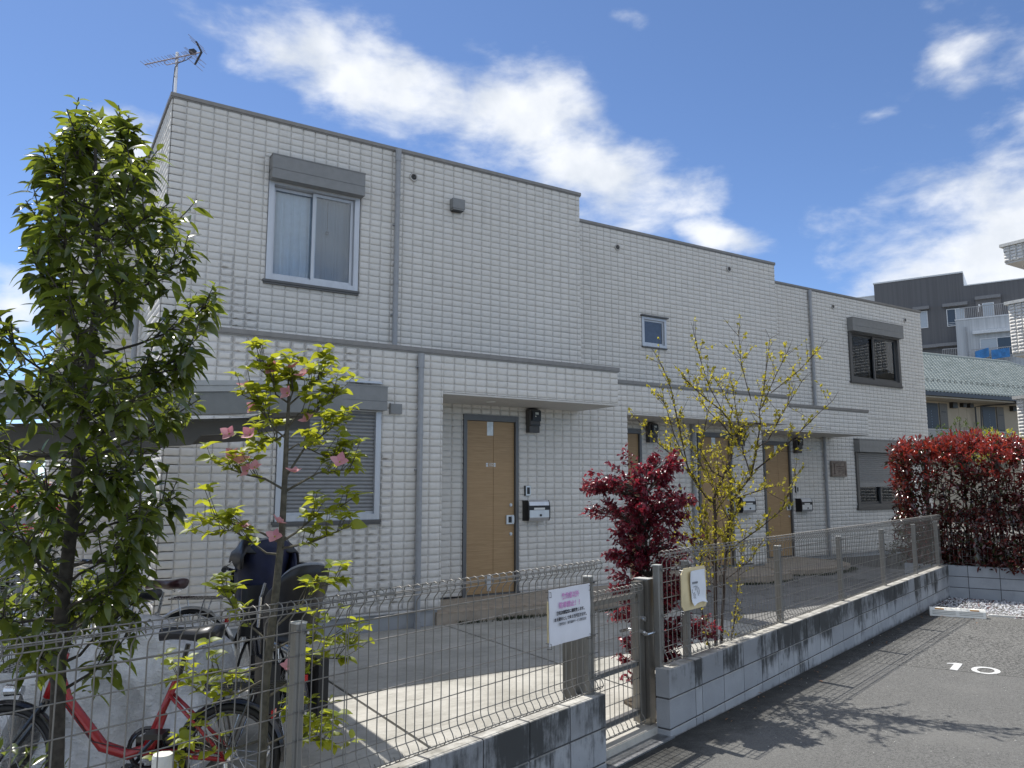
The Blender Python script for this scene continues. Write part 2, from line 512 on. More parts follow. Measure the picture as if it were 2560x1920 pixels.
class MB:
    def __init__(s):
        s.v = []
        s.f = []
        s.mi = []
        s.cur = 0
    def face(s, idx):
        s.f.append(tuple(idx))
        s.mi.append(s.cur)
    def add(s, vs, fs):
        b = len(s.v)
        s.v.extend([tuple(p) for p in vs])
        for f in fs:
            s.face([b + i for i in f])
    def box(s, x0, x1, y0, y1, z0, z1):
        if x0 > x1: x0, x1 = x1, x0
        if y0 > y1: y0, y1 = y1, y0
        s.add([(x0, y0, z0), (x1, y0, z0), (x1, y1, z0), (x0, y1, z0), (x0, y0, z1), (x1, y0, z1), (x1, y1, z1), (x0, y1, z1)],
              [(0, 3, 2, 1), (4, 5, 6, 7), (0, 1, 5, 4), (1, 2, 6, 5), (2, 3, 7, 6), (3, 0, 4, 7)])
    def bbox(s, x0, x1, y0, y1, z0, z1, c=0.006):
        """box with chamfered vertical and top edges (12 + ring)"""
        s.prism_v([(x0 + c, y0), (x1 - c, y0), (x1, y0 + c), (x1, y1 - c), (x1 - c, y1), (x0 + c, y1), (x0, y1 - c), (x0, y0 + c)], z0, z1)
    def obox(s, o, ax, ay, az):
        o, ax, ay, az = map(Vector, (o, ax, ay, az))
        p = [o, o + ax, o + ax + ay, o + ay]
        q = [a + az for a in p]
        fl = ax.cross(ay).dot(az) < 0
        fs = [(0, 3, 2, 1), (4, 5, 6, 7), (0, 1, 5, 4), (1, 2, 6, 5), (2, 3, 7, 6), (3, 0, 4, 7)]
        s.add(p + q, [f[::-1] for f in fs] if fl else fs)
    def prism_v(s, poly, z0, z1):
        """polygon (counter-clockwise, xy) extruded upward"""
        n = len(poly)
        a = sum(poly[i][0] * poly[(i + 1) % n][1] - poly[(i + 1) % n][0] * poly[i][1] for i in range(n))
        if a < 0:
            poly = poly[::-1]
        s.add([(x, y, z0) for x, y in poly] + [(x, y, z1) for x, y in poly],
              [tuple(range(n))[::-1], tuple(range(n, 2 * n))] + [(i, (i + 1) % n, n + (i + 1) % n, n + i) for i in range(n)])
    def tube(s, pts, r, sides=6, cap=True):
        pts = [Vector(p) for p in pts]
        rs = r if isinstance(r, (list, tuple)) else [r] * len(pts)
        b = len(s.v)
        t0 = (pts[1] - pts[0]).normalized()
        u = t0.cross(Vector((0, 0, 1)))
        if u.length < 1e-3:
            u = t0.cross(Vector((1, 0, 0)))
        u.normalize()
        for i, p in enumerate(pts):
            t = (pts[min(i + 1, len(pts) - 1)] - pts[max(i - 1, 0)])
            t = t.normalized() if t.length > 1e-9 else t0
            u = (u - t * u.dot(t))
            u = u.normalized() if u.length > 1e-6 else t.orthogonal().normalized()
            w = t.cross(u)
            for k in range(sides):
                a = 2 * math.pi * k / sides
                s.v.append(tuple(p + (u * math.cos(a) + w * math.sin(a)) * rs[i]))
        for i in range(len(pts) - 1):
            for k in range(sides):
                a0 = b + i * sides + k
                a1 = b + i * sides + (k + 1) % sides
                s.face((a0, a1, a1 + sides, a0 + sides))
        if cap:
            s.face([b + k for k in range(sides)][::-1])
            e = b + (len(pts) - 1) * sides
            s.face([e + k for k in range(sides)])
    def disc(s, c, ax, r, depth, sides=16):
        """cylinder from c along unit axis ax"""
        c, ax = Vector(c), Vector(ax).normalized()
        s.tube([c, c + ax * depth], r, sides)
    def torus(s, c, ax, R_, r, n=24, k=6, a0=0.0, a1=2 * math.pi, u=None, flat=1.0):
        c, ax = Vector(c), Vector(ax).normalized()
        u = Vector(u).normalized() if u else ax.orthogonal().normalized()
        w = ax.cross(u)
        full = abs(a1 - a0 - 2 * math.pi) < 1e-6
        b = len(s.v)
        m_ = n if full else n + 1
        for i in range(m_):
            a = a0 + (a1 - a0) * i / n
            d = u * math.cos(a) + w * math.sin(a)
            for j in range(k):
                q = 2 * math.pi * j / k
                s.v.append(tuple(c + d * (R_ + r * math.cos(q)) + ax * (r * flat * math.sin(q))))
        for i in range(n):
            for j in range(k):
                i2 = (i + 1) % m_
                s.face((b + i * k + j, b + i2 * k + j, b + i2 * k + (j + 1) % k, b + i * k + (j + 1) % k))
    def grid(s, P):
        """P[i][j] -> points"""
        b = len(s.v)
        ni, nj = len(P), len(P[0])
        for row in P:
            for p in row:
                s.v.append(tuple(p))
        for i in range(ni - 1):
            for j in range(nj - 1):
                s.face((b + i * nj + j, b + (i + 1) * nj + j, b + (i + 1) * nj + j + 1, b + i * nj + j + 1))
    def mesh(s, name, mats, origin=(0, 0, 0), smooth=False):
        me = bpy.data.meshes.new(name)
        o = Vector(origin)
        me.from_pydata([(x - o.x, y - o.y, z - o.z) for x, y, z in s.v], [], s.f)
        for mm in (mats if isinstance(mats, (list, tuple)) else [mats]):
            me.materials.append(mm)
        if max(s.mi, default=0) > 0:
            me.polygons.foreach_set('material_index', s.mi)
        if smooth:
            me.polygons.foreach_set('use_smooth', [True] * len(me.polygons))
        me.update()
        return me
    def build(s, name, mats, parent=None, origin=None, smooth=False, **tg):
        o0 = Vector(origin) if origin is not None else org(parent)
        me = s.mesh(name, mats, o0, smooth)
        o = link(bpy.data.objects.new(name, me))
        if parent:
            o.parent = parent
            o.location = o0 - org(parent)
        else:
            o.location = o0
        ORG[o.name] = o0
        return tag(o, **tg)

def np_mesh(name, verts, faces, mats, smooth=False, mi=None):
    """verts (n,3) and quads/tris (m,k) -> mesh"""
    me = bpy.data.meshes.new(name)
    k = faces.shape[1]
    me.vertices.add(len(verts))
    me.vertices.foreach_set('co', verts.astype(np.float32).ravel())
    me.loops.add(faces.size)
    me.loops.foreach_set('vertex_index', faces.astype(np.int32).ravel())
    me.polygons.add(len(faces))
    me.polygons.foreach_set('loop_start', np.arange(0, faces.size, k, dtype=np.int32))
    me.polygons.foreach_set('loop_total', np.full(len(faces), k, dtype=np.int32))
    for mm in (mats if isinstance(mats, (list, tuple)) else [mats]):
        me.materials.append(mm)
    if mi is not None:
        me.polygons.foreach_set('material_index', mi.astype(np.int32))
    if smooth:
        me.polygons.foreach_set('use_smooth', np.ones(len(faces), dtype=bool))
    me.update(calc_edges=True)
    me.validate()
    return me
def replicate(tv, tf, mats4):
    """template verts/faces placed at many 4x4 matrices"""
    M4 = np.asarray(mats4)
    n, k = len(M4), len(tv)
    h = np.concatenate([tv, np.ones((k, 1))], 1)
    V = np.einsum('nij,kj->nki', M4, h)[:, :, :3].reshape(-1, 3)
    F = (tf[None] + (np.arange(n) * k)[:, None, None]).reshape(-1, tf.shape[1])
    return V, F
def cam_score(p, size):
    d = Vector(p) - CAM
    z = d.dot(FW)
    if z < 0.2:
        return 0.0
    x, y = d.dot(RT) / z * 1923, d.dot(UP) / z * 1923
    if abs(x) > 1290 or abs(y) > 970:
        return 0.0
    return size / z
def text_mesh(body, size, mat, name, extrude=0.0, align='CENTER', xs=1.0, bold=0.0):
    cu = bpy.data.curves.new(name, 'FONT')
    cu.body = body
    cu.size = size
    cu.align_x = align
    cu.align_y = 'CENTER'
    cu.extrude = extrude
    cu.offset = bold * size
    cu.resolution_u = 3
    o = bpy.data.objects.new(name, cu)
    C.objects.link(o)
    dg = bpy.context.evaluated_depsgraph_get()
    me = bpy.data.meshes.new_from_object(o.evaluated_get(dg))
    bpy.data.objects.remove(o, do_unlink=True)
    if xs != 1.0:
        for v in me.vertices:
            v.co.x *= xs
    me.materials.clear()
    me.materials.append(mat)
    me.name = name
    return me
def frame4(o, x, y, z=None):
    """4x4 with given origin and x, y axes"""
    x, y = Vector(x), Vector(y)
    z = Vector(z) if z is not None else x.cross(y)
    mm = Matrix((x, y, z)).transposed().to_4x4()
    mm.translation = Vector(o)
    return mm
# ================================================================ GROUND
FA = Vector((3.647, 3.9, 0))                     # near corner of the block wall
DV = Vector((0.9505, 0.3107, 0))                 # along the boundary
DN = Vector((0.3107, -0.9505, 0))                # towards the car park
ANG = math.atan2(DV.y, DV.x)
def W(t, p, z=0.0):
    q = FA + DV * t + DN * p
    return Vector((q.x, q.y, z))
def lot_z(t):
    return -0.007 * max(0.0, min(t, 9.5))
b = MB()
b.grid([[(x, y, -0.35) for y in (-600, -60, 60, 600)] for x in (-600, -60, 60, 600)])
b.build('ground', plain('bare_ground', (0.16, 0.15, 0.13), 0.95, 0, 0.25, 0.6), kind='structure')
b = MB()
ts = [-14, -8, -4, 0] + [1.0 * i for i in range(1, 10)] + [9.5, 13, 20]
ps = [0.015, 0.4, 0.9, 1.6, 2.6, 4, 6, 9, 14, 22]
b.grid([[W(t, p, lot_z(t)) for p in ps] for t in ts])
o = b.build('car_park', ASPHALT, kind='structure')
o.data.flip_normals()
# courtyard concrete bays, each a slab with a real joint between
GC = 0.05
court = thing('courtyard', 'pale brushed concrete forecourt between the mesh fence and the townhouses', 'forecourt', (2, 6, 0), kind='structure')
del court['category'], court['label']
JW = 0.012
xs = [-6.0, -1.9, 2.16, 4.09, 7.05]
ys_in = lambda x: 3.9 + (x - 3.647) * 0.3107 / 0.9505 + 0.10
for i in range(4):
    x0, x1 = xs[i] + JW, xs[i + 1] - JW
    for (ya, yb) in ((None, 5.80), (5.80, 8.06)):
        y00 = ys_in(x0) if ya is None else ya + JW
        y01 = ys_in(x1) if ya is None else ya + JW
        b = MB()
        zz = GC if i < 3 else GC
        b.prism_v([(x0, y00), (x1, y01), (x1, yb - JW), (x0, yb - JW)], -0.3, zz)
        b.build('slab', COURT, court)
b = MB()
b.grid([[(x, y, GC - 0.012) for y in (ys_in(x), 8.06)] for x in (-6, -3, 0, 3, 5, 7.1)])
o = b.build('slab_joint', plain('joint_dark', (0.06, 0.058, 0.052), 0.95), court)
o.data.flip_normals()
# under the carport and beside the house
b = MB()
b.grid([[(x, y, GC - 0.004) for y in (8.0, 30.0)] for x in (-14, 1.2)])
o = b.build('side_yard', plain('yard_gravel', (0.26, 0.25, 0.23), 0.95, 0, 0.3, 30, 0.5, 60), kind='structure')
o.data.flip_normals()
# paved forecourt to the right of the gate: irregular stamped stones
pav = thing('paved_path', 'x', 'path', (9, 6.5, 0), kind='structure')
del pav['category'], pav['label']
b = MB()
b.grid([[(x, y, GC - 0.018) for y in (ys_in(x), 12.0)] for x in (7.05, 9, 11.7, 13, 15, 19.5)])
o = b.build('mortar_bed', plain('joint_grey', (0.10, 0.098, 0.09), 0.95), pav)
o.data.flip_normals()
rr = random.Random(5)
npv = 0
rest = MB()
y = 4.2
row = 0
while y < 9.9:
    h = rr.uniform(0.30, 0.46)
    x = 7.06 + (0 if row % 2 else 0.2)
    if row % 2 == 0:
        x = 7.06
    while x < 13.9:
        w = rr.uniform(0.32, 0.62)
        x1 = min(x + w, 13.95)
        if ys_in(x1) + 0.32 < y + h and not (y > 8.85 and x1 < 7.7):
            y0 = max(y, ys_in((x + x1) / 2) + 0.30)
            if y + h - y0 > 0.1:
                j = lambda s=0.025: rr.uniform(-s, s)
                g = 0.008
                cx_, cy_ = (x + x1) / 2, (y0 + y + h) / 2
                poly = [(x + g + j(), y0 + g + j()), (cx_ + j(), y0 + g + j(.015)), (x1 - g + j(), y0 + g + j()), (x1 - g + j(.015), cy_),
                        (x1 - g + j(), y + h - g + j()), (cx_ + j(), y + h - g + j(.015)), (x + g + j(), y + h - g + j()), (x + g + j(.015), cy_)]
                bb = MB() if npv < 280 else rest
                bb.prism_v(poly, GC - 0.05, GC + rr.uniform(-0.003, 0.003))
                if npv < 280:
                    bb.build('paving_stone', PAVER, pav)
                npv += 1
        x = x1
    y += h
    row += 1
if rest.v:
    rest.build('paving_stone', PAVER, pav, kind='stuff')
# bed of soil behind the right-hand fence
b = MB()
b.prism_v([W(0.05, -0.13)[:2], W(8.5, -0.13)[:2], W(8.5, -0.42)[:2], W(0.3, -0.55)[:2]], -0.2, GC + 0.02)
b.build('planting_bed', plain('soil', (0.085, 0.068, 0.048), 0.95, 0, 0.35, 25, 0.7, 60), kind='structure')

# ================================================================ TOWNHOUSE
HX, HY = 1.07, 8.05
house = thing('terraced_house', 'two storey terrace clad in pale grey split face tile, stepping back to the right', 'terraced house', (HX, HY, 0))
BW, BH = 0.148, 0.0822
# brick templates: rock-faced tile, unit size, z is outward
def brick_template(seed):
    r = np.random.default_rng(seed)
    nx, ny = 6, 4
    us = np.linspace(0.028, 0.972, nx)
    vs = np.array([0.075, 0.24, 0.62, 0.945])
    V, F = [], []
    for j in range(ny):
        for i in range(nx):
            z = 0.0120 + r.uniform(-0.0015, 0.0015)
            v = vs[j]
            if j == 0:
                v += r.uniform(-0.03, 0.05)
                z = 0.0095 + r.uniform(-0.004, 0.0015)
            elif j == 1:
                v += r.uniform(-0.10, 0.12)
                z = 0.0150 + r.uniform(-0.004, 0.0025)
            elif j == 3:
                z = 0.0120 + r.uniform(-0.001, 0.001)
            else:
                z = 0.0130 + r.uniform(-0.0015, 0.0015)
            if i in (0, nx - 1):
                z -= 0.0015
            V.append((us[i], v, z))
    for j in range(ny - 1):
        for i in range(nx - 1):
            a = j * nx + i
            F.append((a, a + 1, a + nx + 1, a + nx))
    ring = [i for i in range(nx)] + [j * nx + nx - 1 for j in range(1, ny)] + [(ny - 1) * nx + i for i in range(nx - 2, -1, -1)] + [j * nx for j in range(ny - 2, 0, -1)]
    base = len(V)
    for a in ring:
        x, y, z = V[a]
        V.append((0.021 + (x - 0.028) / 0.944 * 0.958, 0.965 if y > 0.8 else (0.055 if y < 0.2 else y), 0.002))
    n = len(ring)
    for k in range(n):
        F.append((ring[k], base + k, base + (k + 1) % n, ring[(k + 1) % n]))
    return np.array(V), np.array(F)
BT = [brick_template(s) for s in range(8)]
BRICKS = []       # (template, matrix, part)
def wall_face(part, o, u, length, z0, z1, openings=(), zref=None, thick=0.14, phase=0.0, name='wall'):
    """backing slab plus its tiles; o is the left end seen from outside, u runs to the right"""
    o, u = Vector(o), Vector(u).normalized()
    n = u.cross(Vector((0, 0, 1)))               # outward
    cuts = sorted({0.0, length} | {a for op in openings for a in op[:2] if 0 < a < length})
    b = MB()
    for a, c in zip(cuts[:-1], cuts[1:]):
        zz = [z0]
        for op in sorted(openings, key=lambda q: q[2]):
            if op[0] < c - 1e-6 and op[1] > a + 1e-6:
                zz += [op[2], op[3]]
        zz.append(z1)
        for k in range(0, len(zz), 2):
            lo, hi = max(zz[k], z0), min(zz[k + 1], z1)
            if hi - lo > 1e-4:
                b.obox(o + u * a + Vector((0, 0, lo - o.z)), u * (c - a), -n * thick, (0, 0, hi - lo))
    w = b.build(name, GROOVE, part)
    zr = z0 if zref is None else zref
    k0 = int(math.floor((z0 - zr) / BH + 1e-6))
    z = zr + k0 * BH
    while z < z1 - 0.012:
        lo, hi = max(z, z0), min(z + BH, z1)
        x = -phase
        while x < length - 0.012:
            a, c = max(x, 0), min(x + BW, length)
            l2, h2 = lo, hi
            ok = True
            for op in openings:
                if a < op[1] and c > op[0] and l2 < op[3] and h2 > op[2]:
                    cand = [(max(0, op[0] - a), (a, op[0], l2, h2)), (max(0, c - op[1]), (op[1], c, l2, h2)),
                            (max(0, op[2] - l2) * 1.5, (a, c, l2, op[2])), (max(0, h2 - op[3]) * 1.5, (a, c, op[3], h2))]
                    best_ = max(cand, key=lambda q: q[0])
                    if best_[0] < 0.018:
                        ok = False
                        break
                    a, c, l2, h2 = best_[1]
            if ok and c - a > 0.015 and h2 - l2 > 0.015:
                p = o + u * a + Vector((0, 0, l2 - o.z))
                m4 = Matrix((u * (c - a), Vector((0, 0, h2 - l2)), n)).transposed().to_4x4()
                m4.translation = p
                BRICKS.append((random.randrange(8), m4, w))
            x += BW
        z += BH
    return w
YA, YB, YC, YD = 8.05, 8.96, 9.87, 10.78
X = Vector((1, 0, 0))
# ground floor
wall_face(house, (1.07, YA, 0), X, 2.98, 0.25, 3.14, [(1.07, 2.21, 1.24, 2.70)])                       # window 101
wall_face(house, (4.05, YA, 0), X, 2.65, 2.70, 3.14, zref=0.25)                                         # porch fascia
wall_face(house, (4.05, YB, 0), X, 2.72, 0.20, 2.72, [(0.76, 1.617, 0.15, 2.55)], zref=0.25)            # porch 102
wall_face(house, (6.772, YB, 0), X, 0.858, 0.20, 3.14, zref=0.25)
wall_face(house, (7.632, YB, 0), X, 3.72, 2.70, 3.14, zref=0.25)
wall_face(house, (7.632, YC, 0), X, 3.72, 0.20, 2.72, [(0.21, 1.06, 0.15, 2.55), (2.37, 3.23, 0.15, 2.55)], zref=0.25)
wall_face(house, (11.354, YC, 0), X, 0.340, 0.20, 3.14, zref=0.25)
wall_face(house, (11.696, YC, 0), X, 3.366, 2.68, 3.14, zref=0.25)
wall_face(house, (11.696, YD, 0), X, 7.206, 0.14, 3.14, [(1.096, 1.951, 0.10, 2.52), (4.166, 6.166, 1.10, 2.66)], zref=0.25)
# upper floor
wall_face(house, (1.08, YB, 0), X, 5.69, 3.16, 5.95, [(1.09, 2.24, 4.0, 5.50)], zref=3.16)
wall_face(house, (6.772, YC, 0), X, 5.50, 3.16, 5.95, [(1.99, 2.55, 3.98, 4.52)], zref=3.16)
wall_face(house, (12.274, YD, 0), X, 6.63, 3.141, 5.95, [(3.59, 5.58, 3.98, 5.47)], zref=3.16)
# left end: return walls and the set back part behind
wall_face(house, (1.07, 11.3, 0), (0, -1, 0), 3.25, 0.25, 3.14, zref=0.25)
wall_face(house, (1.08, 11.3, 0), (0, -1, 0), 2.34, 3.16, 5.95, zref=3.16)
wall_face(house, (0.2, 11.3, 0), X, 0.87, 0.25, 5.95, zref=0.25)
wall_face(house, (0.2, 14.0, 0), (0, -1, 0), 2.7, 0.25, 5.95, zref=0.25)
# choose the tiles that show largest as single parts, the rest in one mesh
def bscore(e):
    mm = e[1]
    c = mm @ Vector((0.5, 0.5, 0))
    nrm = mm.to_3x3() @ Vector((0, 0, 1))
    d = c - CAM
    if nrm.dot(d) > 0:
        return 0
    x = d.dot(RT) / max(0.1, d.dot(FW)) * 1923 + 1280
    if nrm.y < -0.5 and 560 > x:                 # behind the magnolia-like tree
        return 0
    return cam_score(c, mm.to_3x3().col[0].length * (-nrm.dot(d.normalized())))
order = sorted(range(len(BRICKS)), key=lambda i: -bscore(BRICKS[i]))
BMESH = []
for k, (tv, tf) in enumerate(BT):
    BMESH.append(np_mesh('brick', tv, tf, SIDING))
for i in order[:300]:
    k, m4, w = BRICKS[i]
    place('brick', BMESH[k], m4, w)
VV, FF, off = [], [], 0
for k in range(8):
    ms = [BRICKS[i][1] for i in order[300:] if BRICKS[i][0] == k]
    v, f = replicate(BT[k][0], BT[k][1], ms)
    VV.append(v)
    FF.append(f + off)
    off += len(v)
VV = np.concatenate(VV) - np.array([HX, HY, 0])
o = link(bpy.data.objects.new('brick', np_mesh('brick_rest', VV, np.concatenate(FF), SIDING)))
o.parent = house
o['kind'] = 'stuff'
# shell closing the volumes: roofs, floors, far walls
b = MB()
b.box(1.22, 6.77, YB + 0.14, 14, 5.80, 5.88); b.box(6.91, 12.27, YC + 0.14, 14, 5.80, 5.88); b.box(12.41, 18.9, YD + 0.14, 14, 5.80, 5.88)
b.box(0.34, 1.08, 11.44, 14, 5.80, 5.88)
b.build('roof', plain('roof_membrane', (0.25, 0.25, 0.25), 0.9), house)
b = MB()
b.box(0.2, 18.9, 14.0, 14.12, 0, 5.95); b.box(18.78, 18.9, YD + 0.14, 14.0, 0, 5.95)
b.box(6.66, 6.77, YB + 0.14, YC + 0.14, 3.25, 5.95); b.box(12.16, 12.27, YC + 0.14, YD + 0.14, 3.25, 5.95)
b.box(3.93, 4.048, YA + 0.14, YB + 0.0, 0.20, 3.1); b.box(7.52, 7.63, YB + 0.14, YC, 0.20, 3.1); b.box(11.57, 11.69, YC + 0.14, YD, 0.14, 3.1)
b.box(6.57, 6.70, YA + 0.14, YB - 0.02, 2.70, 3.14); b.box(11.22, 11.352, YB + 0.14, YC - 0.02, 2.70, 3.14); b.box(14.93, 15.06, YC + 0.14, YD - 0.02, 2.68, 3.14)
b.build('end_wall', GROOVE, house)
b = MB()
b.box(1.21, 18.78, YD + 1.2, YD + 1.28, 0.3, 5.8); b.box(1.24, 6.6, YA + 0.2, 13.9, 2.78, 2.84)
b.box(4.0, 4.03, YB + 0.15, 12, 0.2, 5.8); b.box(1.20, 4.0, YB + 1.9, YB + 1.95, 0.3, 5.8)
b.box(6.80, 12.2, YB + 1.0 + 1.0, 13.9, 2.9, 2.95); b.box(12.45, 18.7, YD + 0.16, 13.9, 2.9, 2.95)
b.build('inner_partition', ROOM, house)
# copings
b = MB()
def cope(x0, x1, y, z0, z1, back=0.16):
    b.box(x0, x1, y - 0.030, y + back, z0 + 0.016, z1)
    b.box(x0 + 0.004, x1 - 0.004, y - 0.020, y + back - 0.02, z0, z0 + 0.016)
for args in ((1.05, 6.79, YB, 5.94, 6.0), (6.80, 12.29, YC, 5.94, 6.0), (12.30, 18.93, YD, 5.94, 6.0), (0.17, 1.05, 11.3, 5.94, 6.0)):
    cope(*args)
b.box(1.048, 1.21, YB + 0.165, 11.27, 5.956, 6.0)
b.box(0.168, 0.33, 11.465, 14.1, 5.956, 6.0)
b.build('roof_coping', COPE, house)
b = MB()
for args in ((1.04, 6.72, YA, 3.135, 3.20, 0.905), (6.76, 11.37, YB, 3.135, 3.20, 0.905), (11.40, 15.08, YC, 3.135, 3.20, 0.905)):
    cope(*args)
b.build('porch_coping', COPE, house)
# porch soffits with a thin edge trim, and a small downlight in each
b = MB()
for (x0, x1, y, z) in ((4.052, 6.705, YA, 2.70), (7.635, 11.355, YB, 2.70), (11.700, 15.065, YC, 2.68)):
    b.box(x0, x1, y - 0.012, y + 0.895, z - 0.022, z - 0.002)
b.build('porch_soffit', SOFFIT, house)
b = MB()
for (x, y, z) in ((4.95, 8.47, 2.676), (8.1, 9.4, 2.676), (10.3, 9.4, 2.676), (13.3, 10.3, 2.656)):
    b.torus((x, y, z), (0, 0, 1), 0.055, 0.008, 20, 5)
    b.disc((x, y, z - 0.003), (0, 0, 1), 0.05, 0.004, 20)
b.build('downlight', WHITEP, house)
# foundations, set back under the tiles, with the pale drip trim
b = MB()
b.box(1.09, 4.03, YA + 0.03, YA + 0.2, -0.2, 0.222)
b.box(4.03, 6.75, YB + 0.02, YB + 0.2, -0.2, 0.178)
b.box(6.75, 7.61, YB + 0.03, YB + 0.2, -0.2, 0.178)
b.box(7.61, 11.36, YC + 0.02, YC + 0.2, -0.2, 0.178)
b.box(11.36, 11.68, YC + 0.03, YC + 0.2, -0.2, 0.178)
b.box(11.68, 18.88, YD + 0.03, YD + 0.2, -0.3, 0.118)
b.box(1.10, 1.25, YA + 0.2, 11.3, -0.2, 0.222)
b.box(0.22, 1.09, 11.33, 11.5, -0.2, 0.222)
b.build('foundation', FOUND, house)
b = MB()
b.box(1.06, 4.055, YA - 0.016, YA + 0.05, 0.224, 0.246); b.box(6.76, 7.635, YB - 0.016, YB + 0.05, 0.18, 0.197)
b.box(11.35, 11.70, YC - 0.016, YC + 0.05, 0.18, 0.197); b.box(13.70, 18.9, YD - 0.016, YD + 0.05, 0.12, 0.137)
b.box(5.70, 6.755, YB - 0.016, YB + 0.05, 0.18, 0.197)
b.build('drip_trim', plain('trim_light', (0.60, 0.595, 0.58), 0.6), house)

# ---- downpipes
def downpipe(x, y, z0, z1, r=0.033, foot=False, top=False):
    b = MB()
    b.tube([(x, y, z0), (x, y, z1)], r, 14)
    for z in np.arange(z0 + 0.95, z1 - 0.2, 1.18):
        b.tube([(x, y, z), (x, y, z + 0.05)], r + 0.004, 14)
    for z in np.arange(z0 + 0.55, z1 - 0.1, 1.18):
        b.box(x - r - 0.012, x + r + 0.012, y + 0.01, y + 0.062, z, z + 0.018)
        b.box(x - 0.008, x + 0.008, y + r, y + 0.08, z - 0.004, z + 0.022)
    if top:
        b.tube([(x, y, z1 - 0.16), (x, y, z1)], r + 0.006, 14)
    if foot:
        b.tube([(x, y, z0), (x, y, z0 + 0.06)], r + 0.01, 14)
    b.build('downpipe', PIPE, house, smooth=False)
downpipe(3.795, YB - 0.062, 3.205, 5.96, top=True)
downpipe(3.740, YA - 0.062, 0.05, 3.12, foot=True, top=True)
downpipe(9.86, YC - 0.062, 0.20, 2.68)
downpipe(14.50, YD - 0.062, 3.205, 5.93, top=True)
downpipe(14.74, YD - 0.062, 0.10, 2.66)
downpipe(1.0, 10.55, 0.10, 5.8)

# ---- round vents and square hoods
def vent(x, y, z, r=0.048):
    b = MB()
    b.torus((x, y - 0.022, z), (0, -1, 0), r, 0.012, 22, 6)
    b.disc((x, y + 0.01, z), (0, -1, 0), r, 0.018, 22)
    v = b.build('vent', plain('vent_beige', (0.50, 0.48, 0.45), 0.5) if 'vent_beige' not in MATS else MATS['vent_beige'], house)
    b = MB()
    for k in range(4):
        zz = z - 0.03 + k * 0.02
        hw = math.sqrt(max(0, (r - 0.006) ** 2 - (zz - z) ** 2))
        b.box(x - hw, x + hw, y - 0.026, y - 0.0095, zz - 0.0055, zz + 0.0055)
    b.build('louvre', DARK, v)
for a in ((4.035, YB, 5.65), (8.25, YC, 5.64), (10.97, YC, 5.67), (15.36, YD, 5.67), (18.2, YD, 5.68), (1.937, YA, 2.885)):
    vent(*a)
b = MB()
b.box(4.575, 4.757, YB - 0.115, YB - 0.012, 5.315, 5.45); b.box(4.583, 4.749, YB - 0.109, YB - 0.012, 5.293, 5.314)
h = b.build('vent_hood', BOXG, house)
b = MB(); b.box(4.59, 4.74, YB - 0.100, YB - 0.02, 5.286, 5.2925); b.build('grille', BLACK, h)
b = MB(); b.box(3.385, 3.52, YA - 0.045, YA - 0.012, 2.412, 2.525); b.box(3.378, 3.384, YA - 0.040, YA - 0.012, 2.405, 2.53)
b.build('vent_hood', BOXG, house)

# ---- windows
def curtain_mesh(x0, x1, z0, z1, y, folds, amp, seed, name, mat, parent):
    r = random.Random(seed)
    ph = [r.uniform(0, 6.28) for _ in range(4)]
    nx, nz = int((x1 - x0) / 0.014) + 2, 9
    P = []
    for i in range(nx):
        s = i / (nx - 1)
        col_ = []
        for k in range(nz):
            q = k / (nz - 1)
            ww = folds * 2 * math.pi
            d = amp * (math.sin(ww * s + ph[0] + 0.8 * math.sin(3 * q + ph[1]) * (1 - q)) + 0.55 * math.sin(1.73 * ww * s + ph[2] + 0.5 * q) + 0.3 * math.sin(3.1 * ww * s + ph[3]))
            d *= 0.45 + 0.75 * (1 - q)
            col_.append((x0 + (x1 - x0) * s, y + d, z0 + (z1 - z0) * q))
        P.append(col_)
    b = MB()
    b.grid(P)
    return b.build(name, mat, parent, smooth=True)
def sash(parent, x0, x1, z0, z1, y, bar, mat, depth=0.028, name='sash'):
    b = MB()
    b.box(x0, x0 + bar, y, y + depth, z0, z1); b.box(x1 - bar, x1, y, y + depth, z0, z1)
    b.box(x0 + bar, x1 - bar, y + .001, y + depth - .001, z0, z0 + bar); b.box(x0 + bar, x1 - bar, y + .001, y + depth - .001, z1 - bar, z1)
    s = b.build(name, mat, parent)
    return s
def pane(parent, x0, x1, z0, z1, y, mat=None):
    b = MB()
    b.box(x0, x1, y, y + 0.006, z0, z1)
    return b.build('pane', mat or GLASS, parent)
def shutter_box(parent, x0, x1, z0, z1, y, out, split=0.40):
    b = MB()
    zs = z0 + (z1 - z0) * split
    b.box(x0, x1, y - out, y - 0.002, z0, zs - 0.004)
    b.box(x0 + .004, x1 - .004, y - out + .005, y - 0.002, zs - 0.004, zs + 0.004)
    b.box(x0, x1, y - out, y - 0.002, zs + 0.004, z1 - 0.012)
    b.box(x0 - .006, x1 + .006, y - out - .006, y - 0.002, z1 - 0.012, z1)
    return b.build('shutter_box', BOXG, parent)
def frame_ring(parent, x0, x1, z0, z1, y, bar, out, mat, deep=0.13, sill=True, top=None):
    b = MB()
    t = bar if top is None else top
    b.box(x0, x0 + bar, y - out, y + deep, z0, z1); b.box(x1 - bar, x1, y - out, y + deep, z0, z1)
    b.box(x0 + bar, x1 - bar, y - out + .002, y + deep, z0, z0 + bar); b.box(x0 + bar, x1 - bar, y - out + .002, y + deep, z1 - t, z1)
    f = b.build('window', mat, parent)
    if sill:
        b = MB()
        b.box(x0 - 0.03, x1 + 0.015, y - out - 0.022, y - 0.004, z0 - 0.030, z0 - 0.002)
        b.box(x0 - 0.02, x1 + 0.01, y - out - 0.010, y - 0.004, z0 - 0.052, z0 - 0.031)
        b.build('sill', FRAME_D, f)
    return f
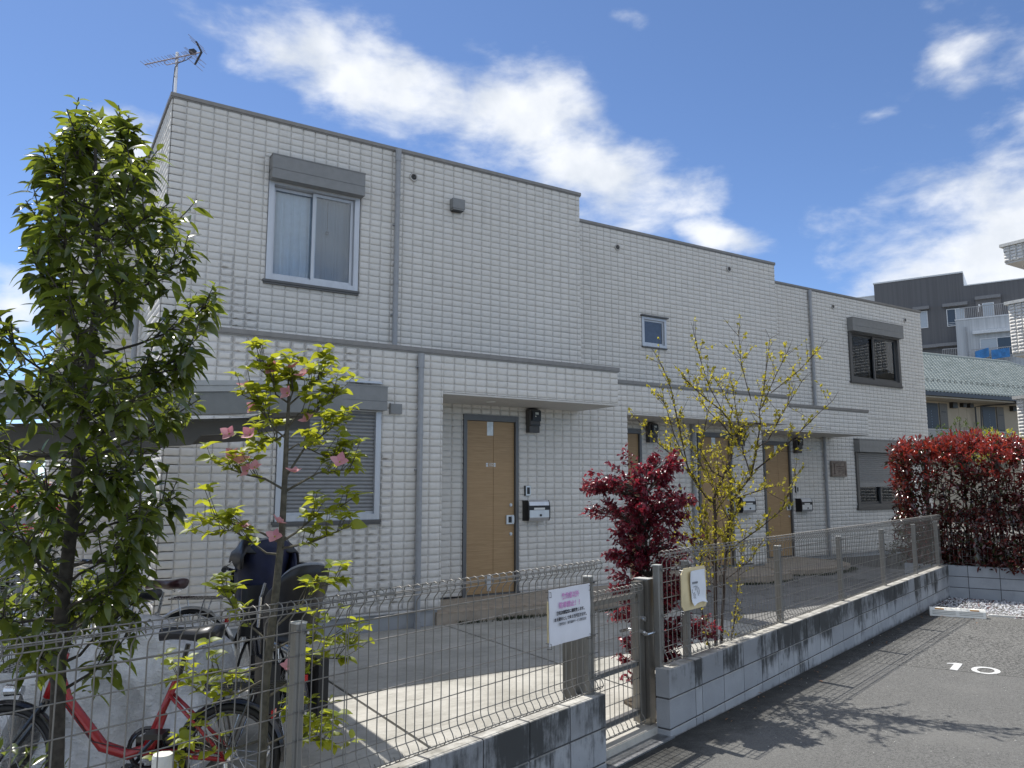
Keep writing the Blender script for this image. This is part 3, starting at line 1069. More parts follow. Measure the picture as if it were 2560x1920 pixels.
def slats(parent, x0, x1, z0, z1, y, pitch=0.0405):
    n = int(round((z1 - z0) / pitch))
    p = (z1 - z0) / n
    prof = [(0.0, 0.0), (-0.006, 0.15), (-0.0095, 0.38), (-0.0085, 0.62), (-0.003, 0.83), (0.004, 0.90), (0.004, 1.0)]
    b = MB()
    b.grid([[(x, y + d, q * p) for d, q in prof] for x in (x0, x1)])
    me = b.mesh('slat', SLATG, (x0, y, 0))
    for k in range(n):
        place('slat', me, Matrix.Translation((x0, y, z0 + k * p)), parent)
# upstairs left window
w = frame_ring(house, 2.172, 3.298, 4.0, 5.215, YB, 0.062, 0.035, FRAME_S, top=0.045)
shutter_box(w, 2.172, 3.316, 5.20, 5.495, YB, 0.155)
s = sash(w, 2.238, 2.775, 4.066, 5.165, YB + 0.055, 0.036, FRAME_S)
pane(s, 2.274, 2.739, 4.10, 5.13, YB + 0.066)
s = sash(w, 2.715, 3.232, 4.066, 5.165, YB + 0.012, 0.036, FRAME_S)
pane(s, 2.751, 3.196, 4.10, 5.13, YB + 0.023)
curtain_mesh(2.30, 2.74, 4.02, 5.16, YB + 0.135, 5.5, 0.020, 3, 'curtain', CURT, w)
curtain_mesh(2.74, 3.24, 4.02, 5.16, YB + 0.15, 4.5, 0.018, 8, 'curtain', NET, w)
b = MB()
b.tube([(2.93, YB + 0.10, 5.12), (2.93, YB + 0.10, 4.74)], 0.004, 6); b.box(2.912, 2.948, YB + 0.09, YB + 0.11, 4.70, 4.74)
b.build('pull_cord', BLACK, w)
# middle small window with its little hood
w = frame_ring(house, 8.762, 9.322, 3.985, 4.505, YC, 0.045, 0.03, FRAME_S, sill=False)
s = sash(w, 8.81, 9.275, 4.03, 4.46, YC + 0.0, 0.03, FRAME_S)
pane(s, 8.84, 9.245, 4.06, 4.43, YC + 0.012, FROST)
b = MB(); b.box(8.735, 9.345, YC - 0.075, YC - 0.004, 4.508, 4.53); b.build('hood', FRAME_D, w)
b = MB(); b.box(8.755, 9.325, YC - 0.045, YC - 0.004, 3.96, 3.983); b.build('sill', FRAME_D, w)
# upstairs right window
w = frame_ring(house, 15.868, 17.850, 3.99, 5.17, YD, 0.085, 0.05, FRAME_D, top=0.05)
shutter_box(w, 15.862, 17.868, 5.15, 5.47, YD, 0.16)
s = sash(w, 15.955, 16.93, 4.08, 5.12, YD + 0.055, 0.045, FRAME_D); pane(s, 16.0, 16.885, 4.12, 5.08, YD + 0.066)
s = sash(w, 16.85, 17.765, 4.08, 5.12, YD + 0.012, 0.045, FRAME_D); pane(s, 16.895, 17.72, 4.12, 5.08, YD + 0.023)
curtain_mesh(15.98, 16.86, 4.05, 5.1, YD + 0.15, 9, 0.024, 5, 'curtain', NET, w)
curtain_mesh(16.88, 17.72, 4.05, 5.1, YD + 0.13, 8, 0.024, 6, 'curtain', CURT, w)
# downstairs left: roller shutter closed
w = frame_ring(house, 2.145, 3.278, 1.245, 2.44, YA, 0.062, 0.035, FRAME_S, top=0.02)
shutter_box(w, 2.135, 3.296, 2.432, 2.70, YA, 0.155, 0.36)
slats(w, 2.205, 3.218, 1.335, 2.43, YA + 0.01)
b = MB(); b.box(2.207, 3.216, YA + 0.004, YA + 0.03, 1.29, 1.335); b.build('bottom_rail', FRAME_S, w)
b = MB(); b.box(2.20, 3.28, YA - 0.06, YA - 0.012, 2.735, 2.745); b.box(2.20, 3.28, YA - 0.016, YA - 0.011, 2.745, 2.765); b.build('flashing', FRAME_S, w)
# downstairs right: shutter three quarters down
w = frame_ring(house, 15.862, 17.858, 1.105, 2.375, YD, 0.085, 0.05, FRAME_D, top=0.02, sill=True)
shutter_box(w, 15.855, 17.868, 2.36, 2.64, YD, 0.16, 0.40)
slats(w, 15.955, 17.765, 1.68, 2.36, YD + 0.0, 0.044)
b = MB(); b.box(15.96, 17.76, YD - 0.006, YD + 0.03, 1.575, 1.68); b.build('bottom_rail', SLATG, w)
s = sash(w, 15.955, 16.92, 1.19, 1.66, YD + 0.085, 0.05, FRAME_D); pane(s, 16.0, 16.87, 1.24, 1.61, YD + 0.096)
s = sash(w, 16.86, 17.765, 1.19, 1.66, YD + 0.045, 0.05, FRAME_D); pane(s, 16.91, 17.715, 1.24, 1.61, YD + 0.056)
curtain_mesh(15.98, 16.85, 1.15, 2.2, YD + 0.17, 6, 0.024, 15, 'curtain', CURT, w)

# ---- entrance doors
def door(x0, y, z0=0.19, z1=2.55, plate=None):
    x1 = x0 + 0.853
    b = MB()
    b.box(x0, x0 + 0.052, y - 0.03, y + 0.10, z0 - 0.005, z1); b.box(x1 - 0.046, x1, y - 0.03, y + 0.10, z0 - 0.005, z1)
    b.box(x0 + 0.052, x1 - 0.046, y - 0.028, y + 0.10, z1 - 0.078, z1)
    b.box(x0 + 0.052, x1 - 0.046, y - 0.01, y + 0.10, z0 - 0.005, z0 + 0.012)
    fr = b.build('door_frame', DFRAME, house)
    lx0, lx1, lz0, lz1 = x0 + 0.056, x1 - 0.050, z0 + 0.016, z1 - 0.082
    sx = lx0 + (lx1 - lx0) * 0.562
    b = MB()
    b.box(lx0, sx - 0.003, y + 0.012, y + 0.052, lz0, lz1)
    b.box(sx + 0.003, lx1, y + 0.012, y + 0.052, lz0, lz1)
    b.box(sx - 0.003, sx + 0.003, y + 0.020, y + 0.050, lz0 + .001, lz1 - .001)
    d = b.build('door', DOORW, house)
    b = MB(); b.box(sx - 0.100, sx - 0.004, y + 0.0095, y + 0.0118, lz1 - 0.19, lz1 - 0.004); b.build('light_slot', plain('opal_glass', (0.72, 0.77, 0.78), 0.25) if 'opal_glass' not in MATS else MATS['opal_glass'], d)
    b = MB()
    b.box(lx1 - 0.132, lx1 - 0.012, y - 0.012, y + 0.0115, 1.095, 1.215)
    hd = b.build('handle_plate', MATS.get('satin_steel') or make_metal('satin_steel', (0.62, 0.63, 0.64), 0.35, 0.7, 0.05), d)
    b = MB(); b.box(lx1 - 0.10, lx1 - 0.062, y - 0.015, y - 0.0125, 1.115, 1.195); b.build('recess', BLACK, hd)
    b = MB(); b.box(lx1 - 0.058, lx1 - 0.02, y - 0.032, y - 0.0125, 1.112, 1.198); b.build('handle', MATS['satin_steel'], hd)
    for z in (1.350, 0.964):
        b = MB()
        b.disc((lx1 - 0.055, y + 0.012, z), (0, -1, 0), 0.022, 0.012, 18); b.disc((lx1 - 0.055, y, z), (0, -1, 0), 0.014, 0.008, 14)
        b.build('lock', MATS['satin_steel'], d)
    for z in (2.20, 1.12, 0.45):
        b = MB(); b.tube([(lx0 + 0.004, y + 0.002, z), (lx0 + 0.004, y + 0.002, z + 0.16)], 0.010, 8); b.build('hinge', MATS['satin_steel'], d)
    b = MB(); b.box(lx1 - 0.42, lx1 - 0.36, y + 0.008, y + 0.0118, lz0 + 0.03, lz0 + 0.24); b.build('kick_plate', MATS['satin_steel'], d)
    if plate:
        b = MB()
        cx_, cz = sx - 0.04, 1.886
        b.box(cx_ - 0.073, cx_ + 0.073, y + 0.0085, y + 0.0115, cz - 0.024, cz + 0.024)
        p = b.build('number_plate', MATS['satin_steel'], d)
        b = MB(); b.box(cx_ - 0.046, cx_ + 0.046, y + 0.0068, y + 0.0083, cz - 0.022, cz + 0.022); b.box(cx_ - 0.066, cx_ - 0.056, y + 0.0068, y + 0.0083, cz - 0.008, cz + 0.008); b.box(cx_ + 0.056, cx_ + 0.066, y + 0.0068, y + 0.0083, cz - 0.008, cz + 0.008)
        # plate insert is wood coloured, the figures silver
        me = b.mesh('plate_insert', plain('plate_insert', (0.40, 0.25, 0.11), 0.4), org(d))
        oo = link(bpy.data.objects.new('plate_insert', me)); oo.parent = d
        tm = text_mesh('102', 0.052, plain('plate_figures', (0.86, 0.85, 0.82), 0.4), 'lettering', 0.0006)
        place('lettering', tm, frame4((cx_, y + 0.0058, cz), (1, 0, 0), (0, 0, 1)), d)
door(4.812, YB, plate='102')
door(7.842, YC)
door(10.004, YC)
door(12.792, YD, 0.15, 2.52)

# ---- porch steps (tiled tops, mortar risers)
def step(pts_front, yback, z0, z1):
    """front edge from left to right, closed along the wall"""
    b = MB()
    x0, x1 = pts_front[0][0], pts_front[-1][0]
    poly = list(pts_front) + [(x1, yback), (x0, yback)]
    b.prism_v(poly, z0, z1 - 0.012)
    b.build('porch_step', FOUND if False else TILE, house)
    # nosing tiles along the front edge
    b = MB()
    for (xa, ya), (xb, yb) in zip(pts_front[:-1], pts_front[1:]):
        L = math.hypot(xb - xa, yb - ya)
        n = max(1, int(round(L / 0.15)))
        for k in range(n):
            s0, s1 = (k + 0.02) / n, (k + 0.98) / n
            ax, ay = xa + (xb - xa) * s0, ya + (yb - ya) * s0
            bx, by = xa + (xb - xa) * s1, ya + (yb - ya) * s1
            b.prism_v([(ax, ay - 0.008), (bx, by - 0.008), (bx, by + 0.14), (ax, ay + 0.14)], z1 - 0.014, z1 + 0.002)
    b.build('nosing', plain('nosing_tile', (0.42, 0.345, 0.265), 0.7, 0, 0.12, 7) if 'nosing_tile' not in MATS else MATS['nosing_tile'], house)
    # field tiles
    b = MB()
    fx = [p[0] for p in pts_front]; fy = [p[1] for p in pts_front]
    x = x0 + 0.004
    while x < x1 - 0.05:
        xe = min(x + 0.296, x1 - 0.004)
        ys = max(np.interp(x, fx, fy), np.interp(xe, fx, fy)) + 0.145
        yb = yback - 0.002
        while yb - ys > 0.03:
            ye = max(ys, yb - 0.296)
            b.box(x, xe, ye, yb, z1 - 0.013, z1)
            yb = ye - 0.006
        x = xe + 0.006
    b.build('step_tile', TILE, house)
step([(4.0, 8.03), (4.7, 8.02), (5.3, 7.98), (5.9, 7.90), (6.5, 7.86), (7.0, 7.92), (7.35, 8.08), (7.5, 8.35), (7.58, 8.75)], YB - 0.02, -0.05, 0.185)
step([(7.66, 9.0), (8.4, 8.95), (9.2, 8.90), (9.5, 8.98)], YC - 0.02, -0.05, 0.185)
step([(9.66, 9.0), (9.8, 8.72), (10.2, 8.60), (10.7, 8.62), (11.0, 8.75), (11.06, 9.1)], YC - 0.04, -0.05, 0.165)
step([(11.1, 9.75), (11.14, 9.4), (11.3, 9.12), (11.7, 8.95), (12.3, 8.93), (12.9, 9.05), (13.3, 9.25), (13.55, 9.6), (13.62, 10.2)], YD - 0.02, -0.05, 0.145)
# ================================================================ BLOCK WALLS
def block_mesh(L, H, T, seed):
    """one concrete block, slightly eased edges; local x along, y across (0 = front, +T = back), z up"""
    c = 0.004
    g = 0.0045
    b = MB()
    def ring(x0, x1, y0, y1, z):
        return [(x0, y0, z), (x1, y0, z), (x1, y1, z), (x0, y1, z)]
    rr_ = [ring(g + c, L - g - c, c, T - c, g), ring(g, L - g, 0, T, g + c), ring(g, L - g, 0, T, H - g - c), ring(g + c, L - g - c, c, T - c, H - g)]
    for q in rr_:
        b.v.extend(q)
    b.face((3, 2, 1, 0)); b.face((12, 13, 14, 15))
    for k in range(3):
        for i in range(4):
            b.face((k * 4 + i, k * 4 + (i + 1) % 4, (k + 1) * 4 + (i + 1) % 4, (k + 1) * 4 + i))
    return b.mesh('concrete_block', BLOCK)
BM = {}
def blocks(parent, o, d, cols, zt, courses, T=0.10, top_flush=False):
    """o: front left corner, d: unit direction; cols: list of block lengths"""
    d = Vector(d)
    back = Vector((0, 0, 1)).cross(d)
    back = -back if back.dot(DN) > 0 and abs(d.dot(DV)) > 0.9 else back
    x = 0.0
    for L in cols:
        for k in range(courses):
            key = (round(L, 3), T)
            if key not in BM:
                BM[key] = block_mesh(L, 0.2, T, 1)
            m4 = frame4(Vector(o) + d * x + Vector((0, 0, zt - 0.2 * (k + 1))), d, back, (0, 0, 1))
            place('concrete_block', BM[key], m4, parent)
        x += L
    return x
MORT = plain('mortar_dark', (0.085, 0.087, 0.09), 0.95)
ZT = 0.425
def one_block(parent, a, c, za, zc, back, T, mat):
    """block with front face from a (left) to c (right); za, zc = (bottom, top) heights at either end; eased edges"""
    g, e = 0.0045, 0.004
    d = (c - a).normalized()
    cen = (a + c) / 2 + back * (T / 2)
    cen.z = (za[0] + za[1] + zc[0] + zc[1]) / 4
    def ring(ins, bot, lift):
        out = []
        for (p, zz, s) in ((a, za, 1), (c, zc, -1)):
            q = p + d * (s * (g + ins))
            out.append((q + back * ins, (zz[0] if bot else zz[1]) + lift))
            out.append((q + back * (T - ins), (zz[0] if bot else zz[1]) + lift))
        o = [out[0], out[2], out[3], out[1]]
        return [Vector((p.x, p.y, z)) for p, z in o]
    b = MB()
    for rg in (ring(e, True, g), ring(0, True, g + e), ring(0, False, -g - e), ring(e, False, -g)):
        b.v.extend([tuple(p) for p in rg])
    b.face((3, 2, 1, 0)); b.face((12, 13, 14, 15))
    for k in range(3):
        for i in range(4):
            b.face((k * 4 + i, k * 4 + (i + 1) % 4, (k + 1) * 4 + (i + 1) % 4, (k + 1) * 4 + i))
    return b.build('concrete_block', mat, parent, origin=cen)
def course(t):
    return 0.190 - 0.0040 * max(0.0, t)
BM = {}
def wall_of_blocks(parent, ts_, T, mat=BLOCK):
    for t0, t1 in zip(ts_[:-1], ts_[1:]):
        for k in range(3):
            one_block(parent, W(t0, 0), W(t1, 0), (ZT - course(t0) * (k + 1), ZT - course(t0) * k), (ZT - course(t1) * (k + 1), ZT - course(t1) * k), -DN, T, mat)
bw = thing('block_wall', 'low grey concrete block wall with black streaks running along the car park', 'wall', W(0, 0))
tr = [-0.02, 0.350, 0.451, 0.80]
while tr[-1] < 8.3:
    tr.append(tr[-1] + 0.354 - 0.0052 * tr[-1])
tr[-1] = 8.60
wall_of_blocks(bw, tr, 0.10)
b = MB()
b.obox(W(-0.012, -0.007, ZT - 0.56), DV * 8.6, -DN * 0.086, (0, 0, 0.555))
b.build('mortar', MORT, bw)
bw2 = thing('block_wall', 'low concrete block wall left of the mesh gate, nearest the viewer', 'wall', W(-0.76, 0))
wall_of_blocks(bw2, [-0.765 - 0.352 * k for k in range(13, -1, -1)], 0.105)
b = MB()
b.obox(W(-0.773 - 4.55, -0.007, ZT - 0.56), DV * 4.55, -DN * 0.091, (0, 0, 0.555))
b.build('mortar', MORT, bw2)
FD = Vector((0.435, -0.9005, 0)).normalized()
P0 = W(8.585, 0.005, 0)
bw3 = thing('block_wall', 'clean blue grey block wall across the end of the parking bays', 'wall', P0)
back3 = Vector((0.9005, 0.435, 0)).normalized()
xs_ = [-0.6, 0.245] + [0.245 + 0.40 * k for k in range(1, 14)]
for k in range(3):
    for x0_, x1_ in zip(xs_[:-1], xs_[1:]):
        one_block(bw3, P0 + FD * x0_, P0 + FD * x1_, (ZT - 0.161 * (k + 1), ZT - 0.161 * k), (ZT - 0.161 * (k + 1), ZT - 0.161 * k), back3, 0.12, BLOCK2)
b = MB(); b.obox(P0 - FD * 0.59 + back3 * 0.007 + Vector((0, 0, ZT - 0.56)), FD * 6.02, back3 * 0.105, (0, 0, 0.555)); b.build('mortar', MORT, bw3)

# ================================================================ MESH FENCES
def wire_profile(z0, z1):
    """(towards the car park, z) of one upright: kicked out at the foot, hooked over at the head"""
    return [(-0.012, z0 + 0.016), (0.002, z0 + 0.0), (0.022, z0 + 0.006), (0.032, z0 + 0.022), (0.022, z0 + 0.044), (0.004, z0 + 0.066), (0.0, z0 + 0.085),
            (0.0, z1 - 0.085), (0.004, z1 - 0.070), (0.026, z1 - 0.048), (0.034, z1 - 0.030), (0.026, z1 - 0.008), (0.004, z1), (-0.018, z1 - 0.010), (-0.026, z1 - 0.030), (-0.018, z1 - 0.047)]
RAILS = [(-0.022, -0.034), (0.004, -0.004), (0.031, -0.018), (0.029, -0.043), (0.0, -0.120)]     # near the head, relative to the top
def fence_panel(parent, t0, t1, z0, z1, off, pitch, rails, r=0.0026, first=True, prof=None):
    key = ('wire', round(z1 - z0, 3))
    prof = prof or wire_profile(0.0, z1 - z0)
    if key not in BM:
        b = MB()
        b.tube([(0, -p, z) for p, z in prof], r, 5)
        BM[key] = b.mesh('upright_wire', WIRE, smooth=True)
    rot = frame4((0, 0, 0), DV, -DN, (0, 0, 1))
    n = int(round((t1 - t0) / pitch))
    for k in range(n + 1):
        m4 = rot.copy()
        m4.translation = W(t0 + (t1 - t0) * k / n, off, z0)
        place('upright_wire', BM[key], m4, parent)
    key2 = ('rail', round(t1 - t0, 3))
    if key2 not in BM:
        b = MB()
        L = t1 - t0 + 0.016
        b.tube([(-0.008, 0, 0), (L * 0.33, 0, 0.0008), (L * 0.66, 0, -0.0006), (L - 0.008, 0, 0)], r * 1.02, 5)
        BM[key2] = b.mesh('rail_wire', WIRE, smooth=True)
    for p, z in rails:
        m4 = rot.copy()
        m4.translation = W(t0, off + p, z)
        place('rail_wire', BM[key2], m4, parent)
def fence_rails(z0, z1, mids):
    return [(p, z1 + dz) for p, dz in RAILS] + [(-0.004, z) for z in mids] + [(0.028, z0 + 0.018), (0.004, z0 - 0.003), (0.006, z0 + 0.064)]
def post(parent, t, off, z0, z1, w=0.048, d=0.05):
    b = MB()
    c = 0.007
    poly = [(-w / 2 + c, -d / 2), (w / 2 - c, -d / 2), (w / 2, -d / 2 + c), (w / 2, d / 2 - c), (w / 2 - c, d / 2), (-w / 2 + c, d / 2), (-w / 2, d / 2 - c), (-w / 2, -d / 2 + c)]
    def wp(x, y):
        q = W(t + x, off + y)
        return (q.x, q.y)
    b.prism_v([wp(*q) for q in poly], z0, z1 - 0.006)
    p = b.build('post', POST, parent)
    b = MB()
    b.prism_v([wp(x * 1.10, y * 1.10) for x, y in poly], z1 - 0.006, z1)
    b.build('post_cap', plain('post_cap', (0.55, 0.55, 0.52), 0.5) if 'post_cap' not in MATS else MATS['post_cap'], p)
    b = MB()
    for z in (z1 - 0.04, z1 - 0.34, z0 + 0.12):
        q = W(t + w / 2 - 0.006, off + d / 2 + 0.001, z)
        b.tube([q, q + DN * 0.014], 0.006, 8)
    b.build('bolt', CHROME, p)
OFF = -0.035
fl = thing('mesh_fence', 'grey welded wire fence with rolled top standing on the wall left of the gate', 'fence', W(-0.8, OFF, ZT), group='wire fences round the forecourt')
mids = [1.055, 0.966, 0.862, 0.755, 0.650, 0.545]
fence_panel(fl, -2.612, -0.782, 0.447, 1.178, OFF, 0.0538, fence_rails(0.447, 1.178, mids))
fence_panel(fl, -4.74, -2.624, 0.447, 1.178, OFF, 0.0538, fence_rails(0.447, 1.178, mids))
for t in (-2.832, -0.835):
    post(fl, t, OFF - 0.032 if t < -1 else OFF - 0.032, ZT - 0.02, 1.088)
fr = thing('mesh_fence', 'long grey welded wire fence on the wall beside the car park, receding right', 'fence', W(0, OFF - 0.02, ZT), group='wire fences round the forecourt')
ta = 0.03
for k, (t0, t1) in enumerate([(0.035, 1.985), (1.997, 3.965), (3.977, 5.955), (5.967, 7.945), (7.957, 8.46)]):
    fence_panel(fr, t0, t1, 0.447, 1.178, OFF - 0.025, 0.0612, fence_rails(0.447, 1.178, mids), r=0.0025)
for t in (0.03, 0.425, 2.167, 3.85, 5.476, 7.035, 8.40):
    post(fr, t, OFF - 0.06, ZT - 0.02, 1.085)

# ================================================================ GATE
GO = -0.185
gate = thing('mesh_gate', 'small wire mesh garden gate with a lever handle between two block walls', 'gate', W(-0.3, GO, 0))
GZ0, GZ1 = 0.078, 0.970
def gate_box(name, t0, t1, p0, p1, z0, z1, mat=GATEM, parent=None):
    b = MB()
    b.obox(W(t0, p0, z0), DV * (t1 - t0), DN * (p1 - p0), (0, 0, z1 - z0))
    return b.build(name, mat, parent or gate)
gp = gate_box('gate_post', 0.0 - 0.028, 0.048, GO - 0.055, GO + 0.045, -0.05, 0.985)
gate_box('post_cap', -0.032, 0.052, GO - 0.06, GO + 0.05, 0.9855, 0.991, MATS['post_cap'], gp)
gs = gate_box('lock_stile', -0.115, -0.035, GO - 0.03, GO + 0.02, 0.085, 0.978)
hp = gate_box('hinge_post', -0.865, -0.745, GO - 0.05, GO + 0.045, 0.0, 0.975)
gate_box('post_cap', -0.869, -0.741, GO - 0.055, GO + 0.05, 0.9755, 0.981, MATS['post_cap'], hp)
gate_box('hinge_stile', -0.735, -0.675, GO - 0.02, GO + 0.02, 0.085, 0.96)
for z in (0.148, 0.452, 0.890):
    gate_box('gate_rail', -0.674, -0.116, GO - 0.022, GO + 0.010, z - 0.016, z + 0.016, DFRAME if z < 0.6 else GATEM)
b = MB()
prof = wire_profile(0.0, GZ1 - GZ0)
fence_panel(gate, -0.690, -0.110, GZ0, GZ1, GO + 0.026, 0.0527, [(p, GZ1 + dz) for p, dz in RAILS] + [(-0.004, z) for z in (0.845, 0.755, 0.660, 0.560, 0.470, 0.365, 0.265, 0.168)] + [(0.028, GZ0 + 0.018), (0.004, GZ0 - 0.003), (0.006, GZ0 + 0.064)])
b = MB()
q = W(-0.062, GO + 0.021, 0.735); b.tube([q, q + DN * 0.022], [0.019, 0.017], 16)
b.build('lock_cylinder', CHROME, gs)
b = MB()
q = W(-0.062, GO + 0.021, 0.645)
b.tube([q, q + DN * 0.018], 0.021, 16)
b.tube([q, q + DN * 0.052, q + DN * 0.058 + DV * 0.012, q + DN * 0.058 + DV * 0.06], 0.0085, 10)
b.tube([q + DN * 0.058 + DV * 0.055, q + DN * 0.058 - DV * 0.045], [0.0085, 0.0095], 10)
b.build('lever_handle', CHROME, gs)
b = MB()
q = W(-0.075, GO - 0.031, 0.655)
b.tube([q, q - DN * 0.05, q - DN * 0.056 - DV * 0.09], 0.009, 8)
b.build('inner_handle', CHROME, gs)

# ---- drain grate at the gate
dg = thing('drain_grate', 'galvanised slotted drain grate set in the ground below the gate', 'drain', W(-0.4, -0.09, 0))
b = MB()
for (t0, t1, p0, p1) in ((-0.80, 0.0, -0.235, -0.205), (-0.80, 0.0, -0.005, 0.024), (-0.80, -0.77, -0.205, -0.005), (-0.03, 0.0, -0.205, -0.005)):
    b.obox(W(t0, p0, -0.04), DV * (t1 - t0), DN * (p1 - p0), (0, 0, 0.048))
b.build('grate_frame', STEELG, dg)
b = MB()
b.obox(W(-0.77, -0.205, -0.04), DV * 0.74, DN * 0.2, (0, 0, 0.006)); b.build('channel', BLACK, dg)
b = MB(); b.obox((0, 0, 0), DV * 0.0055, DN * 0.2, (0, 0, 0.02)); me = b.mesh('grate_bar', STEELG)
for k in range(56):
    place('grate_bar', me, Matrix.Translation(W(-0.766 + k * 0.0132, -0.205, -0.014)), dg)
b = MB()
for k in range(4):
    b.obox(W(-0.77, -0.175 + 0.045 * k, -0.012), DV * 0.74, DN * 0.004, (0, 0, 0.0145))
b.build('cross_rod', STEELG, dg)
b = MB(); b.prism_v([W(-0.9, -0.60)[:2], W(0.05, -0.60)[:2], W(0.05, -0.238)[:2], W(-0.76, -0.238)[:2], W(-0.76, -0.12)[:2], W(-0.9, -0.12)[:2]], -0.1, 0.022)
b.build('gate_sill', plain('sill_concrete', (0.46, 0.45, 0.42), 0.9, 0, 0.12, 9, 0.3, 120), kind='structure')
b = MB(); b.obox(W(-0.80, 0.026, -0.05), DV * 0.80, DN * 0.016, (0, 0, 0.046)); b.build('drain_kerb', MATS['sill_concrete'], dg)

# ================================================================ NOTICES ON THE FENCE
def board_frame(tl, tr, bl):
    o = (Vector(tr) + Vector(bl)) / 2
    x = (Vector(tr) - Vector(tl)); wd = x.length; x.normalize()
    y = (Vector(tl) - Vector(bl)); ht = y.length; y = (y - x * y.dot(x)).normalized()
    return o, x, y, x.cross(y), wd, ht
sg = thing('warning_sign', 'white laminated no parking notice tied to the left mesh fence, pink and black lettering', 'sign', W(-1.13, 0.012, 0.91))
o_, ux, uy, un, wd, ht = board_frame(W(-1.318, 0.012, 1.060), W(-0.932, 0.012, 1.062), W(-1.318, 0.012, 0.768))
SIGNW = plain('sign_white', (0.74, 0.75, 0.80), 0.28, 0, 0.03, 9)
b = MB()
nx, ny = 14, 10
bul = lambda i, j: un * (0.004 * math.sin(i * 0.9 + j * 0.35) * (1 if 0 < i < nx else 0.3) + 0.0025 * math.sin(j * 1.3))
P = [[o_ + ux * (wd * (i / nx - 0.5)) + uy * (ht * (j / ny - 0.5)) + bul(i, j) * 0.6 for j in range(ny + 1)] for i in range(nx + 1)]
b.grid(P)
b.grid([[p - un * 0.003 for p in row][::-1] for row in P])
b.build('panel', SIGNW, sg, smooth=True)
LINES = [('契約者以外', 0.078, 0.345, INK_P, 0.00), ('駐車禁止！！', 0.078, 0.185, INK_P, 0.00), ('発見次第警察に通報致します。', 0.062, 0.055, INK_D, 0.01),
         ('また罰金として金３万円頂きます。', 0.062, -0.055, INK_D, 0.01), ('管理会社　東京協同サービス株式会社', 0.047, -0.145, INK_G, 0.05)]
for body, size, yy, ink, xo in LINES:
    tm = text_mesh(body, size * ht * (1.30 if ink is INK_P else 1.0), ink, 'lettering', 0.0004, bold=0.022 if ink is not INK_G else 0.010)
    wx = max(v.co.x for v in tm.vertices) - min(v.co.x for v in tm.vertices)
    want = {0.345: 0.42, 0.185: 0.50, 0.055: 0.68, -0.055: 0.78, -0.145: 0.66}[yy] * wd
    for v in tm.vertices:
        v.co.x *= want / wx
        v.co.y *= 1.18
    place('lettering', tm, frame4(o_ + ux * (xo * wd) + uy * (yy * ht) + un * 0.0055, ux, uy, un), sg)
b = MB()
for (sx, sy) in ((-1, 1), (1, 1), (-1, -1), (1, -1)):
    q = o_ + ux * (sx * (wd / 2 - 0.008)) + uy * (sy * (ht / 2 - 0.012))
    b.tube([q - un * 0.03, q + un * 0.008, q + un * 0.010 - uy * 0.025, q - un * 0.02 - uy * 0.03], 0.0016, 5)
b.build('cable_tie', BLACK, sg)
b = MB(); b.obox(o_ - ux * (wd / 2 + 0.006) - uy * (ht / 2 - 0.02) - un * 0.010, ux * 0.008, uy * (ht - 0.08), un * 0.006); b.build('backing_edge', plain('aged_backing', (0.62, 0.52, 0.30), 0.7), sg)

nb = thing('notice_board', 'yellowed notice with a peeling white sheet wired to the right mesh fence', 'notice', W(0.355, 0.0, 0.91))
o_, ux, uy, un, wd, ht = board_frame(W(0.170, 0.004, 1.050), W(0.540, 0.004, 1.048), W(0.178, 0.004, 0.766))
YEL = plain('yellowed_board', (0.70, 0.58, 0.34), 0.6, 0, 0.12, 7)
b = MB()
cx_ = 0.036
poly = [(-wd / 2 + cx_, -ht / 2), (wd / 2 - 0.02, -ht / 2), (wd / 2, -ht / 2 + 0.02), (wd / 2, ht / 2 - 0.025), (wd / 2 - 0.025, ht / 2), (-wd / 2 + 0.04, ht / 2), (-wd / 2, ht / 2 - 0.04), (-wd / 2, -ht / 2 + cx_)]
fr_ = [o_ + ux * x + uy * y for x, y in poly]
n = len(poly)
b.add([p + un * 0.003 for p in fr_] + [p - un * 0.003 for p in fr_], [tuple(range(n)), tuple(range(2 * n - 1, n - 1, -1))] + [(i, n + i, n + (i + 1) % n, (i + 1) % n) for i in range(n)])
b.build('board', YEL, nb)
b = MB()
P = []
for i in range(11):
    s = i / 10
    row = []
    for j in range(11):
        q = j / 10
        lx = -0.26 + 0.10 * (1 - q) * 0.9 + s * (0.70 - 0.09 * (1 - q))
        ly = -0.40 + 0.82 * q - 0.06 * math.sin(math.pi * s) * (1 - q) ** 2 * -1
        lift = 0.004 + 0.022 * max(0, 0.22 - s) / 0.22 * (0.3 + 0.7 * abs(q - 0.2)) + 0.018 * max(0, 0.12 - q) / 0.12 + 0.003 * math.sin(5 * s + 7 * q)
        row.append(o_ + ux * (lx * wd) + uy * (ly * ht) + un * (0.004 + lift))
    P.append(row)
b.grid(P)
b.build('paper', plain('paper_white', (0.76, 0.79, 0.84), 0.6, 0, 0.03), nb, smooth=True)
b = MB()
lp = lambda x, y: o_ + ux * (x * wd) + uy * (y * ht) + un * 0.0125
for k in range(5):
    b.obox(lp(-0.115 + 0.045 * k, 0.115), ux * 0.013, uy * 0.010, un * 0.0006)
    b.obox(lp(-0.112 + 0.045 * k, 0.100), ux * 0.010, uy * 0.003, un * 0.0006)
